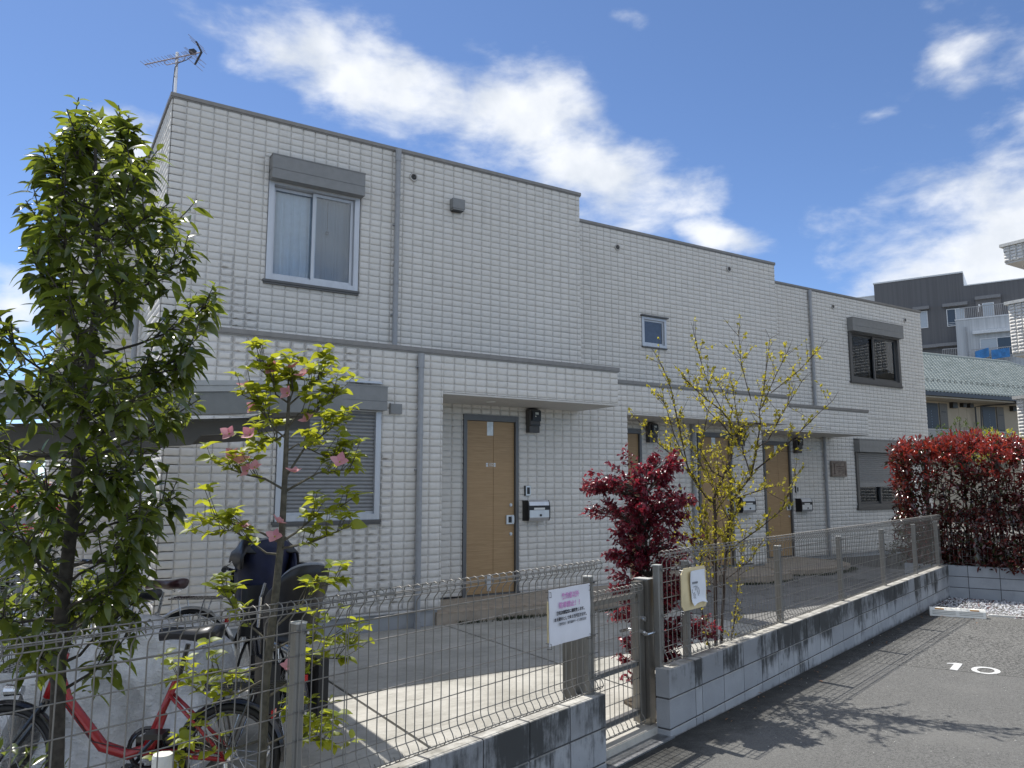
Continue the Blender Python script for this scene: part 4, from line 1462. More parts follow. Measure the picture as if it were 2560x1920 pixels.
for pts in ([(-0.08, 0.03), (0.04, 0.045), (0.02, 0.0), (0.0, -0.06)], [(-0.12, -0.02), (-0.13, -0.08), (-0.07, -0.14), (-0.06, -0.2)], [(-0.04, -0.10), (-0.01, -0.16), (-0.02, -0.23), (0.02, -0.25)],
            [(0.08, 0.04), (0.06, -0.04), (0.10, -0.12), (0.13, -0.20)], [(0.12, 0.0), (0.16, -0.08), (0.15, -0.17)], [(-0.09, -0.22), (-0.03, -0.24)]):
    b.tube([lp(x, y) for x, y in pts], 0.0016, 4)
b.build('print', INK_G, nb)
b = MB()
for (sx, sy) in ((-0.46, 0.46), (0.47, 0.47), (-0.43, -0.5), (0.45, -0.47)):
    q = o_ + ux * (sx * wd) + uy * (sy * ht)
    b.tube([q - un * 0.02, q + un * 0.006, q + un * 0.004 - uy * 0.02, q - un * 0.02 - uy * 0.015], 0.002, 5)
b.build('wire_tie', CHROME, nb)

# ================================================================ THINGS ON THE HOUSE WALL
LCD = plain('meter_lcd', (0.50, 0.53, 0.50), 0.3)
def meter(x, y, z, label, full=True):
    """electric meter box: x, z = left bottom, y = wall face"""
    t = thing('electric_meter', label, 'electric meter', (x + 0.09, y, z), group='electric meters under the porches')
    w_, h_ = 0.178, 0.34
    yf = y - 0.128
    b = MB()
    b.prism_v([(x, yf + 0.012), (x + 0.012, yf), (x + w_ - 0.012, yf), (x + w_, yf + 0.012), (x + w_, y - 0.014), (x, y - 0.014)], z + 0.10, z + h_ - 0.02)
    b.add([(x + 0.01, yf + 0.012, z + h_ - 0.02), (x + w_ - 0.01, yf + 0.012, z + h_ - 0.02), (x + w_ - 0.01, y - 0.02, z + h_ + 0.004), (x + 0.01, y - 0.02, z + h_ + 0.004), (x, yf, z + h_ - 0.0201), (x + w_, yf, z + h_ - 0.0201)], [(0, 1, 2, 3), (0, 3, 2, 1)])
    b.prism_v([(x + 0.006, yf + 0.022), (x + w_ - 0.006, yf + 0.022), (x + w_ - 0.006, y - 0.014), (x + 0.006, y - 0.014)], z, z + 0.10)
    b.build('meter_case', METERB, t)
    b = MB(); b.box(x + 0.022, x + w_ - 0.010, yf - 0.022, yf - 0.001, z + 0.158, z + h_ - 0.035); b.box(x + 0.03, x + w_ - 0.018, yf - 0.03, yf - 0.0221, z + 0.175, z + h_ - 0.055)
    wn_ = b.build('meter_window', BLACK, t)
    b = MB(); b.box(x + 0.068, x + 0.122, yf - 0.032, yf - 0.0301, z + 0.246, z + 0.276); b.build('display', LCD, wn_)
    b = MB(); b.disc((x + 0.075, yf - 0.030, z + 0.222), (0, -1, 0), 0.009, 0.003, 12); b.build('button', WHITEP, wn_)
    b = MB(); b.box(x + 0.018, x + w_ - 0.012, yf - 0.006, yf + 0.0215, z + 0.092, z + 0.112); b.box(x + 0.062, x + 0.122, yf - 0.008, yf - 0.0061, z + 0.098, z + 0.108); b.build('cover_lip', DARK, t)
    return t
meter(5.79, YB, 2.335, 'dark brown electric meter above the mailbox beside door 102')
meter(8.80, YC, 2.33, 'dark brown electric meter behind the yellow tree tips, beside the half hidden door')
meter(10.955, YC, 2.33, 'dark electric meter hidden among the branches of the yellow leaved tree')
meter(13.74, YD, 2.29, 'dark electric meter under the farthest porch, left of the downpipe')
def mailbox(x, y, z, label):
    t = thing('mailbox', label, 'mailbox', (x + 0.16, y, z), group='steel mailboxes beside the doors')
    w_, h_ = 0.355, 0.275
    yb, yf = y - 0.014, y - 0.165
    def prof(x0, x1, grow=0.0):
        pts = [(yb, z), (yf + 0.02, z), (yf - grow, z + 0.045), (yf - grow, z + h_ - 0.075), (yf + 0.012, z + h_ - 0.02), (yf + 0.035, z + h_), (yb, z + h_)]
        n = len(pts)
        return [(x0, a, c) for a, c in pts] + [(x1, a, c) for a, c in pts], [tuple(range(n)), tuple(range(2 * n - 1, n - 1, -1))] + [(i, n + i, n + (i + 1) % n, (i + 1) % n) for i in range(n)]
    b = MB(); b.add(*prof(x, x + 0.018, 0.004)); b.add(*prof(x + w_ - 0.012, x + w_, 0.004)); b.build('side_cheek', BLACK, t)
    b = MB(); b.add(*prof(x + 0.0185, x + w_ - 0.0125)); body = b.build('mailbox_body', MATS['satin_steel'], t)
    b = MB(); b.box(x + 0.02, x + w_ - 0.014, yf - 0.004, yf + 0.006, z + 0.145, z + 0.206); sl_ = b.build('slot_band', BLACK, t)
    b = MB(); b.box(x + 0.09, x + 0.265, yf - 0.0065, yf - 0.0042, z + 0.149, z + 0.176); b.build('name_card', WHITEP, sl_)
    b = MB(); b.disc((x + 0.20, yf, z + 0.075), (0, -1, 0), 0.016, 0.009, 16); b.build('lock', BLACK, t)
mailbox(5.735, YB, 1.135, 'black and steel mailbox beside door 102 under its doorbell')
mailbox(10.93, YC, 1.12, 'steel mailbox on the wall behind the yellow leaved tree')
mailbox(13.74, YD, 1.06, 'black and steel mailbox beside the farthest door, left of the downpipe')
def doorbell(x, y, z, label):
    t = thing('intercom', label, 'intercom', (x, y, z), group='intercoms beside the doors')
    b = MB(); b.box(x, x + 0.09, y - 0.034, y - 0.012, z, z + 0.135); b.build('intercom_back', BLACK, t)
    b = MB(); b.box(x + 0.012, x + 0.09, y - 0.042, y - 0.0341, z + 0.002, z + 0.133); f = b.build('faceplate', MATS['satin_steel'], t)
    b = MB(); b.box(x + 0.030, x + 0.073, y - 0.0445, y - 0.0421, z + 0.022, z + 0.113); b.build('camera_window', BLACK, f)
doorbell(5.765, YB, 1.472, 'small silver and black intercom above the mailbox beside door 102')
doorbell(13.745, YD, 1.455, 'small black intercom above the mailbox by the farthest door')
pq = thing('wooden_plaque', 'weathered square wooden plaque on the wall left of the half open shutter', 'plaque', (15.2, YD, 1.98))
WOODG = plain('weathered_wood', (0.235, 0.195, 0.165), 0.85, 0, 0.25, 12, 0.3, 60)
WOODD = plain('weathered_wood_dark', (0.085, 0.055, 0.042), 0.85, 0, 0.25, 12)
b = MB()
b.box(14.955, 15.475, YD - 0.05, YD - 0.012, 1.80, 2.14); b.build('board', WOODG, pq)
b = MB()
for (x0, x1, z0, z1) in ((14.955, 15.475, 2.105, 2.14), (14.955, 15.475, 1.80, 1.835), (14.955, 15.005, 1.836, 2.104), (15.43, 15.475, 1.836, 2.104)):
    b.box(x0, x1, YD - 0.066, YD - 0.0501, z0, z1)
b.build('moulding', WOODG, pq)
b = MB()
for (x0, x1, z0, z1) in ((15.055, 15.072, 1.86, 2.085), (15.03, 15.10, 2.075, 2.085), (15.03, 15.10, 1.86, 1.87), (15.13, 15.40, 2.012, 2.026), (15.20, 15.32, 1.972, 1.980), (15.15, 15.36, 1.93, 1.936), (15.18, 15.28, 1.90, 1.907), (15.36, 15.41, 1.876, 1.884)):
    b.box(x0, x1, YD - 0.056, YD - 0.0501, z0, z1)
b.build('relief', WOODD, pq)

# ---- aerial
AX, AY = 1.22, 10.0
an = thing('tv_aerial', 'rooftop yagi television aerial with a v shaped reflector on a thin mast', 'aerial', (AX, AY, 5.9))
b = MB(); b.tube([(AX, AY, 5.86), (AX + .004, AY, 6.4), (AX, AY, 7.06)], 0.020, 10); b.tube([(AX, AY, 6.72), (AX, AY, 6.735)], 0.024, 10); b.build('mast', CHROME, an)
bd = (RT * 0.97 - FH * 0.215).normalized()
ed = (FH * 0.97 + RT * 0.215).normalized()
ALU = make_metal('aerial_aluminium', (0.30, 0.27, 0.30), 0.45, 0.5)
L0, L1 = -0.44, 0.36
bc = Vector((AX, AY, 6.965)) - ed * 0.03
b = MB(); b.tube([bc + bd * L0 + Vector((0, 0, -0.03)), bc + bd * L1 + Vector((0, 0, 0.035))], 0.008, 6)
b.tube([bc + bd * -0.145, bc + bd * -0.150 - Vector((0, 0, 0.05)), bc + bd * -0.12 - Vector((0, 0, 0.075)), bc + bd * 0.10 - Vector((0, 0, 0.055)), bc + bd * 0.135 - Vector((0, 0, 0.03)), bc + bd * 0.14 + Vector((0, 0, 0.01))], 0.006, 6)
b.build('boom', ALU, an)
b = MB(); b.tube([-ed * 0.085, ed * 0.085], 0.0028, 5); me = b.mesh('element', ALU)
for k, s in enumerate([0.0, .05, .10, .155, .205, .25, .30, .345, .385, .405, .425, .465, .51, .53, .58, .605, .625, .64]):
    p = bc + bd * (L0 + s + 0.0) + Vector((0, 0, -0.03 + 0.065 * s / 0.8))
    place('element', me, Matrix.Translation(p), an)
b = MB(); b.tube([-ed * 0.16, ed * 0.16], 0.003, 5); me2 = b.mesh('element', ALU)
for s in (.675, .695):
    place('element', me2, Matrix.Translation(bc + bd * (L0 + s) + Vector((0, 0, 0.022))), an)
tip = bc + bd * L1 + Vector((0, 0, 0.035))
BLK = BLACK
for sgn in (1, -1):
    e = tip - bd * 0.085 + Vector((0, 0, 0.155 * sgn))
    b = MB()
    b.obox(tip + ed * -0.008, ed * 0.016, bd * 0.022, (e - tip))
    b.build('reflector_arm', BLK, an)
    for q in (0.45, 0.72, 1.0):
        place('element', me2, Matrix.Translation(tip + (e - tip) * q + bd * 0.01), an)
b = MB(); b.box(-0.035, 0.035, -0.03, 0.03, -0.02, 0.03)
me = b.mesh('junction_box', BLACK)
place('junction_box', me, frame4(bc + bd * (L0 + 0.685) + Vector((0, 0, 0.05)), bd, ed, (0, 0, 1)), an)
b = MB()
b.tube([bc + bd * 0.24 - Vector((0, 0, 0.0)), bc + bd * 0.16 - Vector((0, 0, .045)), bc + bd * 0.05 - Vector((0, 0, 0.07)), (AX - .018, AY - .012, 6.85), (AX - .03, AY - .02, 6.6), (AX - .022, AY - .015, 6.3), (AX - .02, AY - .012, 5.95)], 0.0045, 5)
b.build('cable', DARK, an)

# ================================================================ CAR PARK FITTINGS
ws = thing('wheel_stop', 'white plastic wheel stop with slots lying before the gravel strip', 'wheel stop', (10.2, 5.62, -0.06))
sd = Vector((0.55, -0.835, 0)).normalized()
sb = Vector((0.835, 0.55, 0)).normalized()
so_ = Vector((9.93, 5.80, lot_z(6.5) + 0.002))
L_ = 0.62
b = MB()
pr = [(0, 0), (0.012, 0.075), (0.03, 0.10), (0.11, 0.10), (0.128, 0.075), (0.14, 0)]
pts0 = [so_ + sb * a + Vector((0, 0, z)) for a, z in pr]
n = len(pr)
b.add(pts0 + [p + sd * L_ for p in pts0], [tuple(range(n))[::-1], tuple(range(n, 2 * n))] + [(i, (i + 1) % n, n + (i + 1) % n, n + i) for i in range(n)])
b.build('stop_body', plain('stop_white', (0.80, 0.785, 0.72), 0.5, 0, 0.05, 12), ws)
b = MB()
for half in (0, 1):
    for r_ in range(3):
        z = 0.026 + r_ * 0.019
        x0 = 0.03 + half * 0.30
        yy = 0.012 * z / 0.075
        q = so_ + sd * x0 + sb * (yy - 0.0025) + Vector((0, 0, z))
        b.obox(q, sd * 0.26, sb * 0.006, (0, 0, 0.0045))
b.build('slot', plain('slot_grey', (0.30, 0.29, 0.26), 0.7), ws)
b = MB()
for x0 in (0.06, 0.45):
    q = so_ + sd * x0 + sb * 0.0165 + Vector((0, 0, 0.080))
    b.obox(q, sd * 0.10, sb * 0.012, (0, 0, 0.016))
b.build('reflector', plain('reflector_amber', (0.55, 0.25, 0.03), 0.3), ws)
# painted bay number, its top towards the end wall
num = thing('bay_number', 'white figure 10 painted on the asphalt bay', 'parking number', (7.3, 3.95, -0.02))
def make_paint():
    n = NT('road_paint')
    w = n.ramp(n.noise(38, 6, 0.75), 0.56, 0.66)
    c = n.mix(n.ramp(n.noise(9, 4), 0.3, 0.7), (0.60, 0.60, 0.58), (0.76, 0.76, 0.74))
    n.set(n.mix(n.math('MULTIPLY', w, 0.85), c, (0.17, 0.168, 0.16)), 0.8, spec=0.2)
    n.bump(n.noise(60, 5, 0.8), 0.5, 0.004)
    return n.m
PAINT = make_paint()
zz = lot_z(3.9) + 0.006
nu = Vector((0.935, 0.355, 0)).normalized()
nr = Vector((0.355, -0.935, 0)).normalized()
def flat_poly(bm, o, pts):
    q = [o + nr * x + nu * y for x, y in pts]
    n = len(q)
    bm.add(q + [p - Vector((0, 0, 0.003)) for p in q], [tuple(range(n))[::-1]] + [(i, (i + 1) % n, n + (i + 1) % n, n + i) for i in range(n)])
b = MB()
o1 = Vector((7.13, 4.02, zz))
for pl in ([(0, 0.0), (0.062, 0.0), (0.062, 0.315), (0.0, 0.315)], [(-0.055, 0.235), (0.0, 0.262), (0.0, 0.315), (-0.055, 0.262)]):
    flat_poly(b, o1, pl)
b.build('figure', PAINT, num)
b = MB()
o0 = Vector((7.362, 3.826, zz))
N = 28
inn, out_ = [], []
for k in range(N):
    a = 2 * math.pi * k / N
    out_.append(o0 + nr * (0.112 * math.cos(a)) + nu * (0.152 * math.sin(a)))
    inn.append(o0 + nr * (0.068 * math.cos(a)) + nu * (0.105 * math.sin(a)))
b.add(out_ + inn, [(N + k, k, (k + 1) % N, N + (k + 1) % N)[::-1] for k in range(N)])
b.build('figure', PAINT, num)
# gravel strip and its white edging
b = MB()
b.prism_v([(10.46, 6.14), (11.80, 6.58), (13.6, 2.9), (12.6, 2.3), (10.60, 5.36)], -0.3, -0.062)
b.build('gravel_base', plain('gravel_base', (0.34, 0.34, 0.34), 0.95, 0, 0.3, 40), kind='structure')
b = MB(); e0, e1 = Vector((10.56, 5.40, -0.06)), Vector((12.4, 2.38, -0.06)); ed_ = (e1 - e0).normalized()
b.obox(e0, ed_ * 3.4, Vector((0.85, 0.52, 0)) * 0.035, (0, 0, 0.03)); b.build('kerb_edge', plain('edging', (0.62, 0.61, 0.57), 0.8), kind='structure')
rs = np.random.default_rng(3)
def stone(seed):
    r = np.random.default_rng(seed)
    ph = [(0, 0, 1), (.9, 0, .2), (.3, .85, .25), (-.7, .5, .2), (-.7, -.5, .22), (.3, -.85, .2), (.5, .2, -.5), (-.4, .3, -.5), (-.1, -.5, -.5)]
    v = np.array(ph) * r.uniform(0.75, 1.2, (9, 1)) * np.array([1, 0.8, 0.62])
    f = np.array([(0, 1, 2), (0, 2, 3), (0, 3, 4), (0, 4, 5), (0, 5, 1), (1, 6, 2), (2, 6, 7), (2, 7, 3), (3, 7, 4), (4, 7, 8), (4, 8, 5), (5, 8, 6), (5, 6, 1), (6, 8, 7)])
    return v, f
def scatter(name, n, fn, size, mat, zf, kind='stuff', tmpl=stone, parent=None, seeds=4):
    VV, FF, off = [], [], 0
    for s in range(seeds):
        tv, tf = tmpl(s)
        ms = []
        for _ in range(n // seeds):
            x, y = fn()
            sc_ = rs.uniform(*size)
            a = rs.uniform(0, 6.28)
            mm = Matrix.Translation((x, y, zf(x, y) + rs.uniform(0, 0.3) * sc_)) @ Matrix.Rotation(a, 4, 'Z') @ Matrix.Rotation(rs.uniform(-.4, .4), 4, 'X') @ Matrix.Scale(sc_, 4)
            ms.append(np.array(mm))
        v, f = replicate(tv, tf, ms)
        VV.append(v); FF.append(f + off); off += len(v)
    o = link(bpy.data.objects.new(name, np_mesh(name, np.concatenate(VV), np.concatenate(FF), mat)))
    o['kind'] = kind
    return o
def in_gravel():
    while True:
        x, y = rs.uniform(10.4, 12.6), rs.uniform(4.4, 6.6)
        p = (x - 10.46) * 0.9 + 0
        lim = 10.46 + max(0, (6.14 - y)) * 0.18
        # right of the front edge, before the end wall
        wl = 11.80 + (6.58 - y) * 0.483
        if x > lim and x < wl and y < 6.14 + (x - 10.46) * 0.33:
            return x, y
def make_gravel():
    n = NT('white_gravel')
    n.set(n.mix(n.island(), (0.42, 0.42, 0.43), (0.78, 0.78, 0.79)), 0.8, spec=0.3)
    return n.m
scatter('gravel', 3200, in_gravel, (0.010, 0.024), make_gravel(), lambda x, y: -0.058)
# ================================================================ NEIGHBOURING BUILDINGS
# far apartment block
FP0 = Vector((61.907, 39.207, 0)); FDV = Vector((0.408, -0.913, 0)).normalized(); FNV = Vector((FDV.y, -FDV.x, 0))   # FNV faces the viewer
def fb(bm, s0, s1, p0, p1, z0, z1):
    bm.obox(FP0 + FDV * s0 + FNV * p0 + Vector((0, 0, z0)), FDV * (s1 - s0), FNV * (p1 - p0), (0, 0, z1 - z0))
apt = thing('apartment_block', 'distant dark grey apartment block with awnings and a pale balcony stack', 'apartment block', FP0)
def ribbed(name, c1, c2, sc_):
    n = NT(name)
    f = n.noise(sc_, 2, 0.5, stretch=(1, 1, 0.01))
    n.set(n.mix(n.ramp(f, 0.4, 0.6), c1, c2), 0.8, spec=0.2)
    return n.m
DKW = ribbed('far_wall_dark', (0.128, 0.128, 0.134), (0.145, 0.145, 0.151), 9)
LTW = ribbed('far_wall_light', (0.42, 0.44, 0.46), (0.50, 0.52, 0.54), 7)
WHT = plain('far_white', (0.66, 0.68, 0.70), 0.7)
b = MB(); fb(b, -0.0, 6.76, -9, 0, 0, 19.1); fb(b, 6.76, 16, -9, -0.002, 0, 17.95)
apw = b.build('wall', DKW, apt)
b = MB(); fb(b, -2.2, 0, -9, -1.2, 0, 18.3); b.build('wall', WHT, apt)
b = MB(); fb(b, -0.05, 6.80, -9, 0.05, 19.1, 19.22); fb(b, 6.80, 16, -9, 0.05, 17.95, 18.03); fb(b, 6.762, 6.80, -9, -0.3, 17.95, 19.1); fb(b, -2.25, -0.05, -9, -1.15, 18.3, 18.4)
b.build('coping', WHT, apt)
b = MB()
AWN = plain('far_awning', (0.205, 0.205, 0.212), 0.6)
for (s0, s1, z) in ((2.95, 4.18, 16.32), (5.16, 6.98, 16.32), (7.51, 9.30, 16.62), (2.9, 4.5, 13.0), (4.505, 6.06, 13.02)):
    b = MB(); fb(b, s0, s1, 0.0, 0.42, z, z + 0.26); b.build('awning', AWN, apt)
b = MB(); fb(b, 7.54, 9.29, 0.002, 0.16, 14.6, 16.62); b.build('alcove', plain('far_alcove', (0.17, 0.162, 0.162), 0.8), apt)
FGL = plain('far_glass', (0.045, 0.055, 0.065), 0.12, 0, 0.1, spec=0.8)
FBL = plain('far_blind', (0.42, 0.47, 0.52), 0.35, 0, 0.06)
def far_window(s0, s1, z0, z1, p, lights):
    b = MB()
    fr_ = 0.06
    n = len(lights)
    w_ = (s1 - s0 - fr_) / n
    fb(b, s0, s1, p, p + 0.07, z0, z0 + fr_); fb(b, s0, s1, p, p + 0.07, z1 - fr_, z1)
    for k in range(n + 1):
        fb(b, s0 + k * w_, s0 + k * w_ + fr_, p, p + 0.068, z0 + fr_, z1 - fr_)
    f = b.build('window', WHT, apt)
    for k, mt in enumerate(lights):
        b = MB(); fb(b, s0 + k * w_ + fr_, s0 + (k + 1) * w_, p + 0.005, p + 0.03, z0 + fr_, z1 - fr_); b.build('pane', mt, f)
    b = MB()
    for zz in (z0 + 0.14, z0 + 0.28):
        fb(b, s0 + fr_, s0 + w_, p + 0.072, p + 0.085, zz, zz + 0.03)
    b.build('bar', WHT, f)
far_window(2.75, 4.0, 14.76, 16.22, 0.004, [FGL, FBL])
far_window(5.40, 6.72, 14.68, 16.15, 0.004, [FGL, FBL])
far_window(7.98, 8.80, 14.5, 16.3, 0.165, [FBL])
far_window(7.66, 10.0, 11.7, 13.22, 1.205, [FBL, FGL])
b = MB(); fb(b, 6.07, 12, 0.003, 1.2, 0, 14.9); b.build('wall', LTW, apt)
b = MB(); fb(b, 6.03, 12, 0.003, 1.25, 14.9, 14.99); fb(b, 7.22, 10.4, 1.2, 1.6, 13.6, 13.86); b.build('coping', WHT, apt)
b = MB()
RLM = plain('far_railing', (0.36, 0.35, 0.345), 0.5, 0.3)
def railing(s0, s1, p, z0, z1, step_):
    b = MB()
    fb(b, s0, s1, p, p + 0.05, z1 - 0.06, z1); fb(b, s0, s1, p, p + 0.05, z0, z0 + 0.05)
    s = s0
    while s <= s1:
        fb(b, s, s + 0.035, p + 0.01, p + 0.04, z0 + 0.05, z1 - 0.06)
        s += step_
    return b.build('railing', RLM, apt)
railing(6.45, 10.2, 1.05, 14.99, 15.95, 0.13)
railing(4.98, 6.05, 1.0, 11.6, 12.69, 0.13)
railing(7.10, 9.9, 1.9, 11.4, 12.32, 0.14)
b = MB(); fb(b, 6.70, 6.79, 1.21, 1.30, 10, 14.3); b.build('downpipe', PIPE, apt)
BLUE = plain('blue_tarp', (0.035, 0.19, 0.46), 0.5, 0, 0.25, 3)
for s0, s1 in ((7.3, 8.25), (8.4, 9.62)):
    t = MB()
    t.grid([[FP0 + FDV * (s0 + (s1 - s0) * i / 8) + FNV * (1.98 + 0.03 * math.sin(i * 1.7 + j)) + Vector((0, 0, 11.4 + 0.72 * j / 4 + 0.03 * i * (1 if s0 < 8 else 0.4))) for j in range(5)] for i in range(9)])
    tag(t.build('tarpaulin', BLUE, None, origin=FP0 + FDV * s0 + Vector((0, 0, 11.4)), smooth=True), 'bright blue tarpaulin tied to the far balcony railing, ' + ('narrower left piece' if s0 < 8 else 'wider right piece'), 'tarpaulin', 'blue tarpaulins on the far balcony')
b = MB(); q = FP0 + FDV * 7.75 + FNV * 0.9 + Vector((0, 0, 15.98)); b.tube([q, q + FDV * 0.14 - Vector((0, 0, 0.03))], [0.16, 0.06], 10); b.tube([q - FDV * 0.02 - Vector((0, 0, 0.03)), q - FDV * 0.03 - Vector((0, 0, 0.5))], 0.02, 6)
tag(b.build('floodlight', plain('lamp_white', (0.85, 0.86, 0.86), 0.4), None, origin=q), 'small white lamp head above the far balcony railing', 'lamp')

# green tiled house behind the hedge
EO = Vector((43.427, 24.797, 0)); ED = Vector((0.991, -0.131, 0)).normalized(); EN = Vector((-0.131, -0.991, 0)).normalized()
def hb(bm, s0, s1, p0, p1, z0, z1):
    bm.obox(EO + ED * s0 + EN * p0 + Vector((0, 0, z0)), ED * (s1 - s0), EN * (p1 - p0), (0, 0, z1 - z0))
gh = thing('tiled_house', 'two storey beige apartment house with grey green tiled roof beyond the hedge', 'house', EO)
RUN, RISE, ZE = 4.5, 3.22, 7.02
def rp(s, q):                                     # q: 0 at the eave, 1 at the ridge
    return EO + ED * s - EN * (RUN * q) + Vector((0, 0, ZE + RISE * q))
sl = Vector(rp(0, 1) - rp(0, 0)); SLEN = sl.length; sl.normalize()
rn = ED.cross(sl).normalized()
if rn.z < 0: rn = -rn
def make_tile():
    n = NT('roof_tile')
    n.set(n.mix(n.island(), (0.30, 0.335, 0.30), (0.43, 0.46, 0.42)), 0.42, spec=0.5)
    return n.m
def tile_template():
    nx = 8
    V, F = [], []
    for i in range(nx + 1):
        s = i / nx
        hgt = 0.045 * math.sin(2 * math.pi * (s - 0.12)) + 0.03
        V += [(s * 0.306, 0.0, hgt - 0.085), (s * 0.306, -0.004, hgt), (s * 0.306, 0.29, hgt - 0.005)]
    for i in range(nx):
        a = i * 3
        F += [(a, a + 3, a + 4, a + 1), (a + 1, a + 4, a + 5, a + 2)]
    return np.array(V), np.array(F)
TT = tile_template()
TILEM = make_tile()
tm_ = np_mesh('roof_tile', TT[0], TT[1], TILEM, smooth=False)
nrow = 22
pit = SLEN / nrow
tiles = []
for r_ in range(nrow):
    q = r_ / nrow
    smax = 24 - (9.5) * max(0, (q)) * 1.0
    s = -1.5 + (0.153 if r_ % 2 else 0)
    while s < smax:
        p = rp(s, q) + rn * (0.035)
        mm = Matrix((ED, (sl + rn * -0.13).normalized(), rn)).transposed().to_4x4()
        mm.translation = p
        tiles.append((cam_score(p, 0.3), mm))
        s += 0.306
b = MB()
b.add([rp(-3, 0), rp(24, 0), rp(14.6, 1), rp(-3, 1)], [(0, 1, 2, 3)])
b.add([rp(24, 0), EO + ED * 24 - EN * 9 + Vector((0, 0, ZE)), rp(14.6, 1)], [(0, 1, 2)])
b.add([rp(-3, 1), rp(14.6, 1), EO + ED * 24 - EN * 9 + Vector((0, 0, ZE)), EO - ED * 3 - EN * 9 + Vector((0, 0, ZE))], [(0, 1, 2, 3)])
roof = b.build('roof', plain('roof_underlay', (0.03, 0.035, 0.032), 0.8), gh)
tiles.sort(key=lambda e: -e[0])
for k, (s_, mm) in enumerate(tiles[:300]):
    place('roof_tile', tm_, mm, roof)
v, f = replicate(TT[0], TT[1], [np.array(e[1]) for e in tiles[300:]])
o = link(bpy.data.objects.new('roof_tile', np_mesh('roof_tile_rest', v - np.array(EO), f, TILEM)))
o.parent = roof; o['kind'] = 'stuff'
b = MB()
for q, ph in ((0.215, 0.0), (0.255, 0.25)):
    s = -1.5 + ph
    while s < 20:
        p = rp(s, q) + rn * 0.05
        b.tube([p - ED * 0.10, p - ED * 0.09 + rn * 0.075, p + ED * 0.07 + rn * 0.075, p + ED * 0.09], 0.016, 4)
        s += 0.5
b.build('snow_guard', plain('guard_dark', (0.03, 0.034, 0.033), 0.5), roof, kind='stuff')
b = MB(); b.tube([rp(-3, 1) + rn * 0.06, rp(14.6, 1) + rn * 0.06], 0.10, 8); b.tube([rp(14.6, 1) + rn * 0.06, rp(24, 0) + rn * 0.06], 0.085, 8); b.build('ridge', TILEM, roof)
GUT = plain('gutter_dark', (0.040, 0.042, 0.050), 0.4)
b = MB(); hb(b, -3, 24, -0.10, 0.06, ZE - 0.26, ZE - 0.035); b.build('gutter', GUT, gh)
BEI = plain('beige_wall', (0.47, 0.40, 0.30), 0.85, 0, 0.05, 2)
b = MB(); hb(b, -3, 22, -1.8, -0.1, ZE - 0.36, ZE - 0.28); b.build('soffit', plain('soffit_beige', (0.40, 0.36, 0.29), 0.8), gh)
b = MB(); hb(b, -3, 22, -8.5, -1.6, 0, ZE - 0.28); b.build('wall', BEI, gh)
b = MB()
for s in (2.9, 5.05, 5.8, 6.9):
    hb(b, s, s + 0.015, -1.6, -1.597, 4.2, 6.6)
b.build('panel_joint', plain('joint_brown', (0.18, 0.15, 0.11), 0.9), gh)
DKB = plain('dark_blue_door', (0.030, 0.034, 0.045), 0.4)
for s0 in (1.9, 7.25):
    b = MB(); hb(b, s0, s0 + 1.25, -1.6, -1.56, 4.2, 6.55); d = b.build('door', DKB, gh)
    b = MB()
    for k in range(9):
        hb(b, s0 + 0.62, s0 + 0.66, -1.559, -1.552, 4.75 + 0.16 * k, 4.80 + 0.16 * k)
    b.build('door_glass', plain('far_stud', (0.22, 0.25, 0.30), 0.3) if 'far_stud' not in MATS else MATS['far_stud'], d)
    b = MB(); hb(b, s0 + 1.36, s0 + 2.05, -1.6, -1.53, 4.2, 6.56); pn = b.build('meter_cupboard', plain('cupboard_grey', (0.155, 0.145, 0.13), 0.6) if 'cupboard_grey' not in MATS else MATS['cupboard_grey'], gh)
    b = MB(); hb(b, s0 + 1.5, s0 + 1.9, -1.529, -1.52, 6.02, 6.06); hb(b, s0 + 1.5, s0 + 1.95, -1.529, -1.524, 4.92, 4.98); hb(b, s0 + 1.5, s0 + 1.95, -1.529, -1.524, 5.04, 5.10); b.build('vent_slit', BLACK, pn)
b = MB()
for s0, w_, h_ in ((4.25, 0.42, 0.42), (5.2, 0.32, 0.32), (5.83, 0.34, 0.33), (9.99, 0.42, 0.38)):
    hb(b, s0, s0 + w_, -1.597, -1.35, 6.72 - h_, 6.72)
b.build('wall_lamp', DARK, gh)
b = MB(); hb(b, -3, 22, -0.30, -0.22, 3.6, 4.78); b.build('balustrade', plain('balustrade_grey', (0.30, 0.30, 0.29), 0.6), gh)
b = MB(); hb(b, -3, 22, -0.33, -0.19, 4.78, 4.84); b.build('handrail', plain('handrail_light', (0.42, 0.41, 0.39), 0.5), gh)
b = MB(); q = lambda s, p, z: EO + ED * s + EN * p + Vector((0, 0, z))
b.tube([q(8.2, -0.05, 6.75), q(8.2, -0.05, 6.62), q(6.6, -1.2, 6.50), q(6.35, -1.4, 6.45), q(6.35, -1.4, 4.0)], 0.045, 6); b.tube([q(6.6, -1.2, 6.50), q(6.6, -1.3, 4.2)], 0.04, 6)
b.build('drainpipe', DARK, gh)

